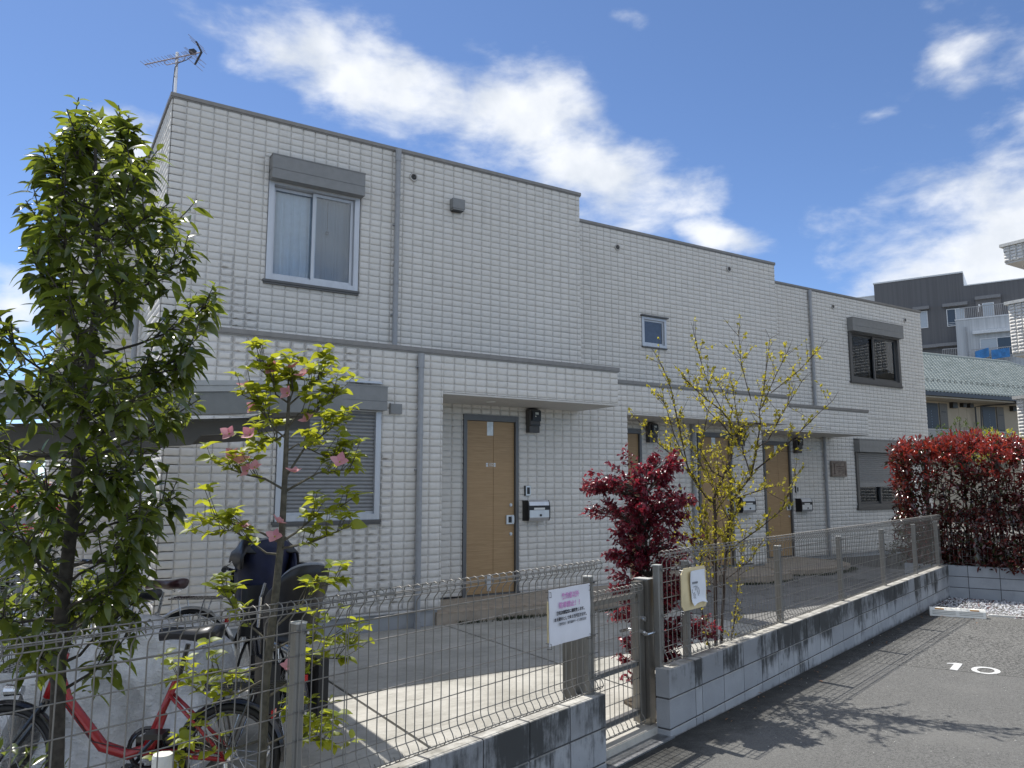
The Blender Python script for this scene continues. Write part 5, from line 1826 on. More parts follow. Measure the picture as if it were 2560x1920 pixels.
# sister terrace at the right edge of the car park
rt_ = thing('neighbour_house', 'pale tiled terrace at the right edge with white capped balcony walls', 'terraced house', (20, 9, 0))
HN = len(BRICKS)
def side_wall(x, yfar, ynear, z0, z1, thick=0.14):
    return wall_face(rt_, (x, yfar, 0), (0, -1, 0), yfar - ynear, z0, z1, zref=z0, thick=thick)
side_wall(20.0, 9.20, 4.0, 7.04, 7.43); side_wall(20.0, 9.20, 4.0, 4.76, 5.98); side_wall(20.0, 9.20, 4.0, 0.0, 3.66)
VV, FF, off = [], [], 0
new = sorted(BRICKS[HN:], key=lambda e: -cam_score(e[1] @ Vector((.5, .5, 0)), 0.1))
for e in new[:240]:
    place('brick', BMESH[e[0]], e[1], e[2])
for k in range(8):
    ms = [e[1] for e in new[240:] if e[0] == k]
    if ms:
        v, f = replicate(BT[k][0], BT[k][1], ms)
        VV.append(v); FF.append(f + off); off += len(v)
o = link(bpy.data.objects.new('brick', np_mesh('brick_rest', np.concatenate(VV) - np.array([20, 9, 0]), np.concatenate(FF), SIDING)))
o.parent = rt_; o['kind'] = 'stuff'
CAPW = plain('cap_cream', (0.66, 0.63, 0.57), 0.6)
b = MB()
for z, e in ((7.43, 0.05), (5.98, 0.05), (3.66, 0.05)):
    b.box(20.0 - e, 20.25, 4.0, 9.22 + e, z, z + 0.075)
b.build('wall_cap', CAPW, rt_)
b = MB(); b.box(20.02, 23.0, 4.0, 9.19, 7.0, 7.04); b.box(20.02, 23.0, 4.0, 9.19, 4.70, 4.76); b.build('soffit', SOFFIT, rt_)
b = MB(); b.box(20.16, 23.0, 9.05, 9.19, 7.05, 7.43); b.box(20.16, 23.0, 9.05, 9.19, 4.77, 5.98); b.box(20.16, 23.0, 9.05, 9.19, 0, 3.66); b.box(22.2, 29.0, 1.0, 9.0, 0, 6.99); b.build('wall', GROOVE, rt_)

# ================================================================ CYCLE PORT (cantilever roof behind the trees)
cp = thing('cycle_port', 'grey cantilever cycle shelter roof beside the left end of the house', 'cycle shelter', (-1.2, 6, 0))
CPM = plain('port_grey', (0.20, 0.205, 0.20), 0.5, 0.2, 0.06)
CPD = plain('port_taupe', (0.125, 0.118, 0.108), 0.55, 0.2, 0.06)
CPL = plain('port_lip', (0.40, 0.395, 0.38), 0.4, 0.3, 0.05)
xe, ye0, ye1 = 1.75, 4.90, 7.4
def zt(x):                                         # roof top rises to the right
    return 2.312 + (x - xe) * 0.072
x0 = -1.6
def sloped(bm, xa, xb, ya, yb, d0, d1):
    bm.add([(xa, ya, zt(xa) + d0), (xb, ya, zt(xb) + d0), (xb, yb, zt(xb) + d0), (xa, yb, zt(xa) + d0), (xa, ya, zt(xa) + d1), (xb, ya, zt(xb) + d1), (xb, yb, zt(xb) + d1), (xa, yb, zt(xa) + d1)],
           [(0, 3, 2, 1), (4, 5, 6, 7), (0, 1, 5, 4), (1, 2, 6, 5), (2, 3, 7, 6), (3, 0, 4, 7)])
b = MB(); sloped(b, x0, xe, ye0, ye0 + 0.05, -0.03, 0.0); sloped(b, x0, xe, ye1 - 0.05, ye1, -0.03, 0.0); sloped(b, xe - 0.12, xe, ye0 + .05, ye1 - .05, -0.03, 0.0)
sloped(b, x0, xe - 0.005, ye0 + 0.008, ye0 + 0.06, -0.068, -0.031); b.build('roof_lip', CPL, cp)
b = MB(); sloped(b, x0, xe - 0.02, ye0 + 0.02, ye0 + 0.07, -0.205, -0.070); sloped(b, x0, xe - 0.02, ye1 - 0.07, ye1 - 0.02, -0.205, -0.070); sloped(b, xe - 0.07, xe - 0.021, ye0 + .071, ye1 - .071, -0.205, -0.070); b.build('fascia', CPM, cp)
def port_sheet():
    n = NT('port_sheet'); n.set((0.30, 0.30, 0.31), 0.35); return n.m
b = MB(); sloped(b, x0, xe - 0.13, ye0 + 0.06, ye1 - 0.06, -0.040, -0.034); b.build('roof_sheet', port_sheet(), cp)
b = MB()
for ya in (ye0 + 0.35, ye1 - 0.5):
    pts = [(x0, zt(x0) - 0.22), (0.9, zt(0.9) - 0.235), (1.62, zt(1.62) - 0.215), (1.62, zt(1.62) - 0.30), (1.45, zt(1.45) - 0.355), (0.8, zt(0.8) - 0.372), (x0, zt(x0) - 0.40)]
    pts = [(x0, zt(x0) - 0.235), (1.15, zt(1.15) - 0.228), (1.55, zt(1.55) - 0.205), (1.62, zt(1.62) - 0.205), (1.62, zt(1.62) - 0.30), (0.92, zt(0.92) - 0.315), (0.86, zt(0.86) - 0.375), (x0, zt(x0) - 0.40)]
    n = len(pts)
    b.add([(x, ya, z) for x, z in pts] + [(x, ya + 0.10, z) for x, z in pts], [tuple(range(n))[::-1], tuple(range(n, 2 * n))] + [(i, (i + 1) % n, n + (i + 1) % n, n + i) for i in range(n)])
b.build('cantilever_arm', CPD, cp)
b = MB()
for ya in (ye0 + 0.35, ye1 - 0.5):
    b.box(-1.5, -1.36, ya, ya + 0.10, 0, zt(-1.5) - 0.24)
b.build('post', CPD, cp)
# grey boundary fence far left
gf = thing('boundary_fence', 'pale grey panel fence glimpsed behind the trees on the far left', 'fence', (-6, 13.5, 0))
b = MB(); b.box(-12, 0.1, 13.5, 13.55, 0, 1.95); b.build('panel', plain('panel_bluegrey', (0.36, 0.39, 0.43), 0.7), gf)
b = MB()
for x in np.arange(-12, 0.2, 1.2):
    b.box(x, x + 0.06, 13.44, 13.5, 0, 2.0)
b.build('post', POST, gf)
# ================================================================ PLANTS
def leaf_template(wid=0.34, curl=0.25, fold=0.18, st=5, tip=1.0, base=0.35):
    """leaf of unit length along +Y, face up +Z; two quad strips either side of the midrib"""
    V, F = [], []
    for i in range(st + 1):
        t = i / st
        w = wid * 0.5 * (math.sin(math.pi * min(1, (t * (1 - base) + base * t ** 0.6))) ** 0.9 if 0 < t < 1 else (0.05 if t == 0 else 0.01))
        z = -curl * t * t + 0.10 * t
        V += [(-w, t, z + fold * w), (0, t, z), (w, t, z + fold * w)]
    for i in range(st):
        a = i * 3
        F += [(a, a + 1, a + 4, a + 3), (a + 1, a + 2, a + 5, a + 4)]
    return np.array(V), np.array(F)
def ovate_template(wid=0.62, curl=0.22, fold=0.16, st=5):
    V, F = [], []
    prof = [0.06, 0.80, 1.0, 0.86, 0.50, 0.02]
    for i in range(st + 1):
        t = i / st
        w = wid * 0.5 * prof[i]
        z = -curl * t * t + 0.08 * t
        V += [(-w, t, z + fold * w + 0.01 * (i % 2)), (0, t, z), (w, t, z + fold * w - 0.008 * (i % 2))]
    for i in range(st):
        a = i * 3
        F += [(a, a + 1, a + 4, a + 3), (a + 1, a + 2, a + 5, a + 4)]
    return np.array(V), np.array(F)
def leaf_m4(p, d, up, size):
    d = Vector(d).normalized()
    up = Vector(up)
    n = up - d * up.dot(d)
    n = n.normalized() if n.length > 1e-4 else d.orthogonal().normalized()
    x = d.cross(n)
    mm = Matrix((x * size, d * size, n * size)).transposed().to_4x4()
    mm.translation = Vector(p)
    return mm
def leaves_build(parent, L, templates, mat, name='leaf', single=300, smooth=True):
    """L: list of matrices; nearest ones as parts, others in one mesh"""
    L = [(cam_score(m.translation, m.col[1].length), random.randrange(len(templates)), m) for m in L]
    L.sort(key=lambda e: -e[0])
    MS = [np_mesh(name, t[0], t[1], mat, smooth) for t in templates]
    for s, k, mm in L[:single]:
        place(name, MS[k], mm, parent)
    VV, FF, off = [], [], 0
    for k, t in enumerate(templates):
        ms = [np.array(e[2]) for e in L[single:] if e[1] == k]
        if ms:
            v, f = replicate(t[0], t[1], ms)
            VV.append(v); FF.append(f + off); off += len(v)
    if VV:
        o = link(bpy.data.objects.new(name, np_mesh(name + '_rest', np.concatenate(VV) - np.array(org(parent)), np.concatenate(FF), mat, smooth)))
        o.parent = parent
        o['kind'] = 'stuff'
def rv(s=1.0):
    return Vector((random.gauss(0, s), random.gauss(0, s), random.gauss(0, s)))
def curve_pts(p0, p1, sag, n=6, wob=0.0):
    p0, p1 = Vector(p0), Vector(p1)
    out = []
    for i in range(n + 1):
        t = i / n
        q = p0.lerp(p1, t) + Vector((0, 0, sag * math.sin(math.pi * t)))
        if 0 < i < n and wob:
            q += rv(wob)
        out.append(q)
    return out
def taper(r0, r1, n):
    return [r0 + (r1 - r0) * i / (n - 1) for i in range(n)]
def along(pts, t):
    pts = [Vector(p) for p in pts]
    ls = [(b - a).length for a, b in zip(pts[:-1], pts[1:])]
    d = t * sum(ls)
    for a, b, l in zip(pts[:-1], pts[1:], ls):
        if d <= l or b is pts[-1]:
            return a.lerp(b, min(1, d / max(l, 1e-6))), (b - a).normalized()
        d -= l
    return pts[-1], (pts[-1] - pts[-2]).normalized()

# ---- evergreen street tree at the left, inside the fence
random.seed(21)
LT = (0.15, 3.20, 0.0)
lt = thing('evergreen_tree', 'tall narrow evergreen with glossy drooping leaves standing at the left edge', 'tree', LT)
trunk = [(0.155, 3.205, -0.05), (0.148, 3.208, 0.60), (0.126, 3.221, 1.13), (0.144, 3.21, 1.61), (0.156, 3.203, 1.98), (0.166, 3.197, 2.25), (0.161, 3.2, 2.47), (0.139, 3.213, 2.72), (0.125, 3.23, 2.93)]
b = MB(); b.tube(trunk, [0.027, 0.025, 0.0235, 0.021, 0.018, 0.014, 0.011, 0.008, 0.005], 10)
for z in (0.95, 1.3, 1.62, 1.9):
    q, d = along(trunk, (z + 0.05) / 3.0); b.torus(q, d, 0.018 if z > 1.5 else 0.022, 0.005, 10, 4)
b.build('trunk', BARK, lt, smooth=True)
RRt = [(0.98, 0.14), (1.10, 0.24), (1.33, 0.36), (1.55, 0.38), (1.77, 0.38), (1.93, 0.47), (2.15, 0.53), (2.38, 0.46), (2.53, 0.41), (2.77, 0.33), (2.92, 0.27), (3.07, 0.10)]
RLt = [(0.98, 0.16), (1.10, 0.26), (1.33, 0.40), (1.55, 0.36), (1.77, 0.34), (1.93, 0.32), (2.15, 0.35), (2.38, 0.26), (2.48, 0.17), (2.60, 0.26), (2.77, 0.26), (2.92, 0.20), (3.07, 0.08)]
def rad(z, c):
    r = np.interp(z, [a for a, _ in RRt], [q for _, q in RRt])
    l = np.interp(z, [a for a, _ in RLt], [q for _, q in RLt])
    s = 0.5 + 0.5 * c
    base_r = l * (1 - s) + r * s
    lay = 0.5 + 0.5 * math.sin(z * 15.5 + 2.2 * c + 1.1)            # foliage sits in layers
    return base_r * (0.80 + 0.24 * lay)
leaves = []
def flush(tip, d, n, size, dr=0.55):
    """a shoot end: a whorl of leaves, young ones at the tip pointing up"""
    d = Vector(d).normalized()
    a0 = random.uniform(0, 6.28)
    e1 = d.orthogonal().normalized()
    e2 = d.cross(e1)
    for i in range(n):
        t = i / max(1, n - 1)
        a = a0 + i * 2.4
        el = R(random.uniform(38, 60) + 42 * t)
        p = tip - d * (0.012 + 0.085 * t ** 1.2 * size / 0.066)
        q = d * math.cos(el) + (e1 * math.cos(a) + e2 * math.sin(a)) * math.sin(el)
        q.z -= dr * (0.35 + 0.8 * t) * random.uniform(0.6, 1.3)
        sz = size * random.uniform(0.75, 1.18) * (0.72 + 0.45 * min(1, t * 2.2))
        leaves.append(leaf_m4(p, q, Vector((0, 0, 1)) + rv(0.28), sz))
bset = []
for k in range(60):
    z0 = 0.90 + 1.95 * ((k + random.random()) / 60)
    q, td = along(trunk, (z0 + 0.05) / 3.0)
    az = k * 2.399 + random.uniform(-0.4, 0.4)
    h = RT * math.cos(az) + FH * math.sin(az)
    rise = random.uniform(0.08, 0.26)
    zt_ = min(z0 + rise, 3.0)
    r_ = float(rad(zt_, math.cos(az))) * random.uniform(0.80, 1.0)
    tip = Vector((q.x, q.y, 0)) + h * r_ + Vector((0, 0, zt_))
    pts = curve_pts(q, tip, -0.03, 5, 0.008)
    bset.append((pts, 0.0065 if z0 < 2.3 else 0.0045))
for k, (pts, r0) in enumerate(bset):
    b = MB()
    b.tube(pts, taper(r0, 0.0022, len(pts)), 5)
    tips = [(pts[-1], pts[-1] - pts[-2])]
    nsub = 4 + int((pts[-1] - pts[0]).length / 0.075)
    for j in range(nsub):
        t = random.uniform(0.36, 0.97)
        p, d = along(pts, t)
        side = d.cross(Vector((0, 0, 1))) * random.choice((-1, 1))
        e = p + (d * 0.5 + side * random.uniform(0.4, 1.0) + Vector((0, 0, random.uniform(0.1, 0.9)))).normalized() * random.uniform(0.07, 0.17)
        c = Vector((pts[0].x, pts[0].y, 0)); hv = Vector((e.x - c.x, e.y - c.y, 0))
        lim = float(rad(e.z, hv.normalized().dot(RT) if hv.length > 1e-4 else 0))
        if hv.length > lim:
            e -= hv * (1 - lim / hv.length)
        b.tube([p, p.lerp(e, .5) - Vector((0, 0, .006)), e], [0.003, 0.0025, 0.002], 4)
        tips.append((e, e - p + Vector((0, 0, 0.05))))
    b.build('branch', BARK, lt)
    for e, d in tips:
        flush(e, d + Vector((0, 0, 0.06)), random.randint(6, 9), random.uniform(0.062, 0.084))
for k in range(16):
    e = Vector(trunk[-1]) + rv(0.07) + Vector((0, 0, random.uniform(-0.15, 0.08)))
    flush(e, Vector((0, 0, 1)) + rv(0.4), 9, 0.06, 0.3)
LEAF1 = leafmat('evergreen_leaf', (0.042, 0.066, 0.020), (0.32, 0.38, 0.035), 0.24, 0.36, 0.5, spec=0.7)
leaves_build(lt, leaves, [leaf_template(0.36, 0.34, 0.30, 4), leaf_template(0.40, 0.20, 0.22, 4), leaf_template(0.33, 0.48, 0.35, 4)], LEAF1)
# low shoots of the same plant and a seedling at its foot
# ---- flowering dogwood
random.seed(33)
dw = thing('dogwood_tree', 'young pink flowering dogwood with fresh lime leaves, left of the closed shutter', 'tree', (0.93, 3.50, 0))
dtr = [(0.915, 3.508, -0.05), (0.923, 3.504, 0.36), (0.926, 3.503, 0.783), (0.951, 3.487, 1.154), (0.965, 3.478, 1.413), (0.968, 3.476, 1.641), (0.969, 3.476, 1.82), (0.972, 3.474, 1.983), (0.966, 3.477, 2.13)]
b = MB(); b.tube(dtr, [0.021, 0.0195, 0.0185, 0.0165, 0.0145, 0.0125, 0.010, 0.007, 0.003], 10); b.build('trunk', BARK2, dw, smooth=True)
DB = {
'r1': [(0.978, 3.47, 1.588), (1.033, 3.436, 1.634), (1.089, 3.401, 1.673), (1.151, 3.363, 1.68), (1.216, 3.322, 1.691)],
'l1': [(0.956, 3.484, 1.598), (0.893, 3.523, 1.647), (0.822, 3.567, 1.665), (0.746, 3.615, 1.696), (0.687, 3.651, 1.737)],
'l2': [(0.97, 3.475, 1.825), (0.934, 3.498, 1.862), (0.891, 3.524, 1.935), (0.858, 3.545, 1.993), (0.813, 3.573, 2.019)],
'l3': [(0.965, 3.478, 1.987), (0.924, 3.504, 2.024), (0.917, 3.508, 2.083), (0.862, 3.543, 2.141)],
'u1': [(0.969, 3.475, 1.987), (0.985, 3.466, 2.051), (0.956, 3.484, 2.13)],
'u2': [(0.979, 3.47, 1.977), (1.034, 3.435, 2.061), (1.077, 3.409, 2.12)],
'r2': [(0.978, 3.47, 1.872), (1.015, 3.447, 1.935), (1.091, 3.4, 1.945), (1.177, 3.346, 2.035)],
'r3': [(0.971, 3.474, 1.65), (1.029, 3.438, 1.784), (1.093, 3.398, 1.851), (1.162, 3.355, 1.924)],
'r4': [(0.976, 3.471, 1.768), (1.006, 3.453, 1.804), (1.087, 3.402, 1.758), (1.184, 3.342, 1.737)],
'r5': [(0.972, 3.474, 1.37), (1.018, 3.445, 1.41), (1.082, 3.406, 1.476), (1.168, 3.352, 1.512), (1.241, 3.306, 1.573)],
'r6': [(0.973, 3.473, 1.34), (1.085, 3.404, 1.37), (1.171, 3.35, 1.41), (1.252, 3.299, 1.451)],
'l4': [(0.968, 3.477, 1.365), (0.897, 3.521, 1.41), (0.817, 3.57, 1.441), (0.733, 3.623, 1.481), (0.665, 3.665, 1.426)],
'l5': [(0.956, 3.484, 1.851), (0.917, 3.508, 1.82), (0.882, 3.53, 1.83), (0.83, 3.562, 1.799)],
'l6': [(0.969, 3.476, 1.315), (0.908, 3.513, 1.32), (0.846, 3.552, 1.37), (0.77, 3.6, 1.421), (0.68, 3.656, 1.4)],
'ba': [(0.939, 3.494, 0.934), (0.877, 3.533, 0.991), (0.806, 3.577, 1.036), (0.739, 3.619, 1.186)],
'bb': [(0.942, 3.492, 0.991), (1.024, 3.441, 1.082), (1.097, 3.396, 1.163), (1.172, 3.349, 1.186)],
'bc': [(0.941, 3.493, 0.9), (1.028, 3.439, 0.957), (1.153, 3.361, 0.974), (1.268, 3.29, 0.957)],
'bd': [(0.937, 3.495, 0.844), (0.835, 3.559, 0.81), (0.735, 3.621, 0.81), (0.568, 3.725, 0.782)],
'be': [(0.934, 3.497, 0.787), (0.818, 3.57, 0.72), (0.705, 3.64, 0.704), (0.614, 3.697, 0.754)],
'bf': [(0.937, 3.495, 0.704), (1.034, 3.436, 0.787), (1.131, 3.375, 0.866), (1.196, 3.335, 0.855)],
'bg': [(0.93, 3.5, 0.62), (1.012, 3.449, 0.676), (1.113, 3.386, 0.604), (1.183, 3.343, 0.576)],
'bh': [(0.929, 3.501, 0.538), (0.827, 3.564, 0.51), (0.719, 3.632, 0.51), (0.623, 3.691, 0.466)],
'bi': [(0.932, 3.499, 0.51), (1.016, 3.446, 0.554), (1.101, 3.394, 0.521), (1.151, 3.363, 0.488)]}
leaves = []
def dog_tip(e, d, n=None, sz=0.066):
    """opposite pairs at a dogwood twig end, blades held out flat and drooping at the tips"""
    d = Vector(d).normalized()
    n = n or random.choice((3, 4, 4, 5))
    a0 = random.uniform(0, 6.28)
    for i in range(n):
        a = a0 + i * (6.28 / n) + random.uniform(-.3, .3)
        q = Vector((math.cos(a), math.sin(a), random.uniform(-0.45, 0.35))) + d * 0.35
        leaves.append(leaf_m4(e + rv(0.004), q, Vector((0, 0, 1)) + rv(0.35), sz * random.uniform(0.65, 1.15)))
for key, pts in DB.items():
    off_ = FH * random.uniform(-0.16, 0.20)
    pts = [Vector(p) + off_ * (i / (len(pts) - 1)) for i, p in enumerate(pts)]
    pts[0] = along(dtr, (pts[0].z + 0.05) / 2.18)[0]
    b = MB()
    b.tube(pts, taper(0.0062 if pts[0].z < 1.7 else 0.0048, 0.0018, len(pts)), 5)
    dog_tip(pts[-1], pts[-1] - pts[-2])
    for j in range(9):
        p, d = along(pts, random.uniform(0.30, 1.0))
        for sg_ in (-1, 1):
            q = d.cross(Vector((0, 0, 1))) * sg_ + d * 0.5 + Vector((0, 0, random.uniform(-0.3, 0.5))) + rv(0.2)
            leaves.append(leaf_m4(p, q, Vector((0, 0, 1)) + rv(0.35), 0.058 * random.uniform(0.6, 1.15)))
    ns = 14 if pts[0].z > 1.6 else 11
    for j in range(ns):
        t = random.uniform(0.28, 0.98)
        p, d = along(pts, t)
        e = p + (d * 0.35 + FH * random.uniform(-0.8, 0.8) + Vector((0, 0, random.uniform(0.2, 1.0))) + d.cross(Vector((0, 0, 1))) * random.uniform(-.6, .6)).normalized() * random.uniform(0.04, 0.15)
        b.tube([p, p.lerp(e, 0.5) + Vector((0, 0, -0.004)), e], [0.0022, 0.0018, 0.0014], 4)
        dog_tip(e, e - p, sz=0.062)
    b.build('branch', BARK2, dw)
LEAF2 = leafmat('dogwood_leaf', (0.13, 0.175, 0.022), (0.58, 0.60, 0.04), 0.45, 0.45, 0.35)
leaves_build(dw, leaves, [ovate_template(0.60, 0.25, 0.25), ovate_template(0.66, 0.40, 0.32), ovate_template(0.56, 0.15, 0.2)], LEAF2)
FL = [(0.903, 3.517, 2.138), (0.995, 3.459, 2.138), (0.813, 3.573, 2.055), (0.976, 3.472, 2.028), (1.043, 3.43, 2.101), (0.847, 3.552, 1.964), (0.775, 3.596, 1.838), (0.839, 3.557, 1.847), (0.794, 3.585, 1.748), (0.813, 3.573, 1.721), (0.865, 3.541, 1.698), (0.842, 3.554, 1.677), (1.013, 3.448, 1.673), (1.179, 3.345, 1.716), (0.837, 3.558, 1.421), (0.953, 3.485, 1.448), (0.961, 3.48, 1.387), (1.02, 3.444, 0.85), (1.057, 3.421, 1.892)]
def make_bract():
    n = NT('pink_bract')
    r = n.island()
    c = n.mix(r, (0.68, 0.24, 0.34), (0.85, 0.52, 0.55))
    n.set(c, 0.55)
    tr = n.n('ShaderNodeBsdfTranslucent'); n.l(n.mix(r, (0.75, 0.22, 0.34), (0.85, 0.45, 0.48)), tr.inputs['Color'])
    ms = n.n('ShaderNodeMixShader'); ms.inputs[0].default_value = 0.4
    n.l(n.b.outputs[0], ms.inputs[1]); n.l(tr.outputs[0], ms.inputs[2]); n.l(ms.outputs[0], n.out.inputs['Surface'])
    return n.m
BRACT = make_bract()
YELC = plain('flower_eye', (0.42, 0.40, 0.06), 0.8)
bt = ovate_template(0.80, -0.22, 0.30)
for k, p in enumerate(FL):
    p = Vector(p) - FH * 0.05 + rv(0.006)
    up = (Vector((0, 0, 0.75)) + rv(0.30) - FH * 0.75).normalized()
    e1 = up.orthogonal().normalized(); e2 = up.cross(e1)
    ms = [np.array(leaf_m4(p, e1 * math.cos(a) + e2 * math.sin(a) + up * 0.22, up, random.uniform(0.036, 0.048))) for a in (0.3, 1.87, 3.44, 5.0)]
    v, f = replicate(bt[0], bt[1], ms)
    o = link(bpy.data.objects.new('flower', np_mesh('flower', v - np.array(org(dw)), f, BRACT, True)))
    o.parent = dw
    ORG[o.name] = Vector(org(dw))
    b = MB(); b.tube([p, p + up * 0.006], [0.005, 0.003], 6); b.build('flower_eye', YELC, o, origin=org(dw))

# ---- yellow leaved small tree in the bed
random.seed(44)
yt = thing('yellow_leaved_tree', 'open multi stemmed tree with tiny yellow spring leaves in front of the doors', 'tree', (4.79, 4.60, 0))
YB_ = {'A': [(4.797, 4.591, -0.02), (4.797, 4.591, 0.317), (4.81, 4.582, 0.957), (4.821, 4.576, 1.33), (4.819, 4.577, 1.518), (4.888, 4.534, 1.68), (4.951, 4.495, 1.852), (4.964, 4.487, 2.016), (4.944, 4.499, 2.162), (4.881, 4.538, 2.249), (4.776, 4.604, 2.347), (4.688, 4.659, 2.445), (4.615, 4.704, 2.524)],
'B': [(4.831, 4.569, -0.02), (4.831, 4.569, 0.317), (4.885, 4.536, 1.049), (4.948, 4.497, 1.5), (5.085, 4.412, 1.69), (5.134, 4.381, 1.929), (5.166, 4.361, 2.133), (5.161, 4.364, 2.24), (5.23, 4.321, 2.328)],
'C': [(5.111, 4.395, 1.737), (5.187, 4.348, 1.814), (5.289, 4.285, 1.91), (5.401, 4.215, 2.045), (5.522, 4.139, 2.191), (5.618, 4.08, 2.298)],
'u1': [(4.89, 4.533, 2.259), (4.812, 4.581, 2.445), (4.768, 4.609, 2.643), (4.732, 4.631, 2.842), (4.722, 4.638, 2.942)],
'u2': [(5.106, 4.398, 2.328), (5.086, 4.411, 2.465), (5.06, 4.427, 2.663), (5.06, 4.427, 2.932)],
'u3': [(5.161, 4.364, 2.23), (5.202, 4.339, 2.445), (5.226, 4.324, 2.653), (5.249, 4.309, 2.842)],
'u4': [(5.188, 4.348, 2.288), (5.296, 4.28, 2.524), (5.404, 4.213, 2.742)],
'u5': [(5.249, 4.309, 2.386), (5.43, 4.197, 2.564), (5.554, 4.12, 2.742)],
'l1': [(4.819, 4.577, 1.45), (4.754, 4.618, 1.518), (4.645, 4.685, 1.728), (4.576, 4.729, 1.9), (4.522, 4.762, 2.055), (4.476, 4.79, 2.24), (4.437, 4.815, 2.328)],
'l2': [(4.645, 4.685, 1.728), (4.583, 4.724, 2.191), (4.555, 4.741, 2.445), (4.518, 4.765, 2.613), (4.487, 4.784, 2.732)],
'l3': [(4.661, 4.675, 1.709), (4.518, 4.764, 1.891), (4.39, 4.844, 2.045), (4.319, 4.888, 2.191)],
'm1': [(4.944, 4.499, 2.162), (4.997, 4.467, 2.249), (4.945, 4.499, 2.445), (4.884, 4.537, 2.613)],
'm2': [(4.964, 4.487, 2.016), (4.853, 4.556, 2.133), (4.756, 4.616, 2.201), (4.667, 4.671, 2.288)],
'm3': [(5.166, 4.361, 2.133), (5.083, 4.413, 2.123), (5.008, 4.459, 2.094)],
'm4': [(5.134, 4.381, 1.929), (5.209, 4.334, 1.978), (5.316, 4.268, 2.191), (5.477, 4.168, 2.485)],
'm5': [(4.888, 4.534, 1.68), (4.792, 4.594, 1.728), (4.699, 4.652, 1.9), (4.739, 4.627, 2.191)],
'm6': [(5.085, 4.412, 1.69), (5.043, 4.438, 1.9), (5.019, 4.452, 2.191), (4.996, 4.467, 2.485)],
'r1': [(4.948, 4.497, 1.5), (5.113, 4.394, 1.556), (5.236, 4.317, 1.594), (5.376, 4.231, 1.623)],
'r2': [(4.885, 4.536, 1.049), (4.953, 4.494, 1.142), (5.103, 4.4, 1.283), (5.23, 4.321, 1.424), (5.314, 4.269, 1.709)],
'b1': [(4.81, 4.582, 0.957), (4.711, 4.644, 1.142), (4.637, 4.69, 1.424), (4.626, 4.697, 1.613)],
's1': [(4.84, 4.56, 0.0), (4.95, 4.50, 0.5), (5.02, 4.45, 0.95), (5.10, 4.40, 1.25)],
's2': [(4.80, 4.59, 0.0), (4.72, 4.64, 0.45), (4.66, 4.68, 0.85), (4.70, 4.66, 1.15)]}
for k in range(20):
    A_ = YB_['A' if k % 2 else 'B']
    p, d = along(A_, random.uniform(0.30, 0.68))
    side = RT * random.uniform(-0.48, 0.34) + FH * random.uniform(-0.35, 0.35)
    e = p + side + Vector((0, 0, random.uniform(0.15, 0.60)))
    YB_['x%d' % k] = [tuple(p), tuple(p.lerp(e, 0.35) + Vector((0, 0, -0.02)) + rv(0.01)), tuple(p.lerp(e, 0.7) + rv(0.02)), tuple(e)]
leaves = []
def tiny_leaves(p, d, sz=0.028, n=3):
    for i in range(n):
        q = d * 0.5 + rv(0.8) + Vector((0, 0, 0.25))
        leaves.append(leaf_m4(p + rv(0.005), q, Vector((0, 0, 1)) + rv(0.4), sz * random.uniform(0.6, 1.2)))
for key, pts in YB_.items():
    pts = [Vector(p) for p in pts]
    oy = FH * random.uniform(-0.35, 0.35) * (0 if key in 'AB' else 1)
    pts = [p + oy * (i / (len(pts) - 1)) for i, p in enumerate(pts)]
    b = MB()
    r0 = {'A': 0.017, 'B': 0.015, 'C': 0.0075}.get(key, 0.0065 if key[0] in 'lmrbs' else 0.0045)
    b.tube(pts, taper(r0, 0.0022, len(pts)), 6 if key in 'AB' else 5)
    Ltot = sum((q - p).length for p, q in zip(pts[:-1], pts[1:]))
    nt_ = int(Ltot / 0.024)
    for j in range(nt_):
        t = random.uniform(0.12 if key not in 'AB' else 0.42, 1.0)
        p, d = along(pts, t)
        kk = random.random()
        if kk < 0.50:
            tiny_leaves(p, d, n=random.choice((1, 2, 3)))
        else:
            e = p + (d * 0.55 + rv(0.55) + Vector((0, 0, 0.55))).normalized() * random.uniform(0.06, 0.26)
            mid = p.lerp(e, 0.5) + rv(0.006)
            b.tube([p, mid, e], [0.0022, 0.0017, 0.0010], 4)
            for s in range(random.randint(2, 5)):
                tiny_leaves(p.lerp(e, random.uniform(0.25, 1.0)), (e - p).normalized(), n=random.choice((1, 2, 2, 3)))
    if key[0] in 'ulCm':
        e = pts[-1]
        for s in range(2):
            f_ = e + ((pts[-1] - pts[-2]).normalized() + rv(0.3)).normalized() * random.uniform(0.05, 0.12)
            b.tube([e, f_], [0.0018, 0.0012], 4)
    b.build('stem' if key in ('A', 'B', 's1', 's2') else 'branch', BARK3, yt)
LEAF3 = leafmat('yellow_leaf', (0.30, 0.265, 0.028), (0.72, 0.62, 0.05), 0.5, 0.45, 0.3)
leaves_build(yt, leaves, [ovate_template(0.62, 0.2, 0.35), ovate_template(0.7, -0.15, 0.3)], LEAF3)

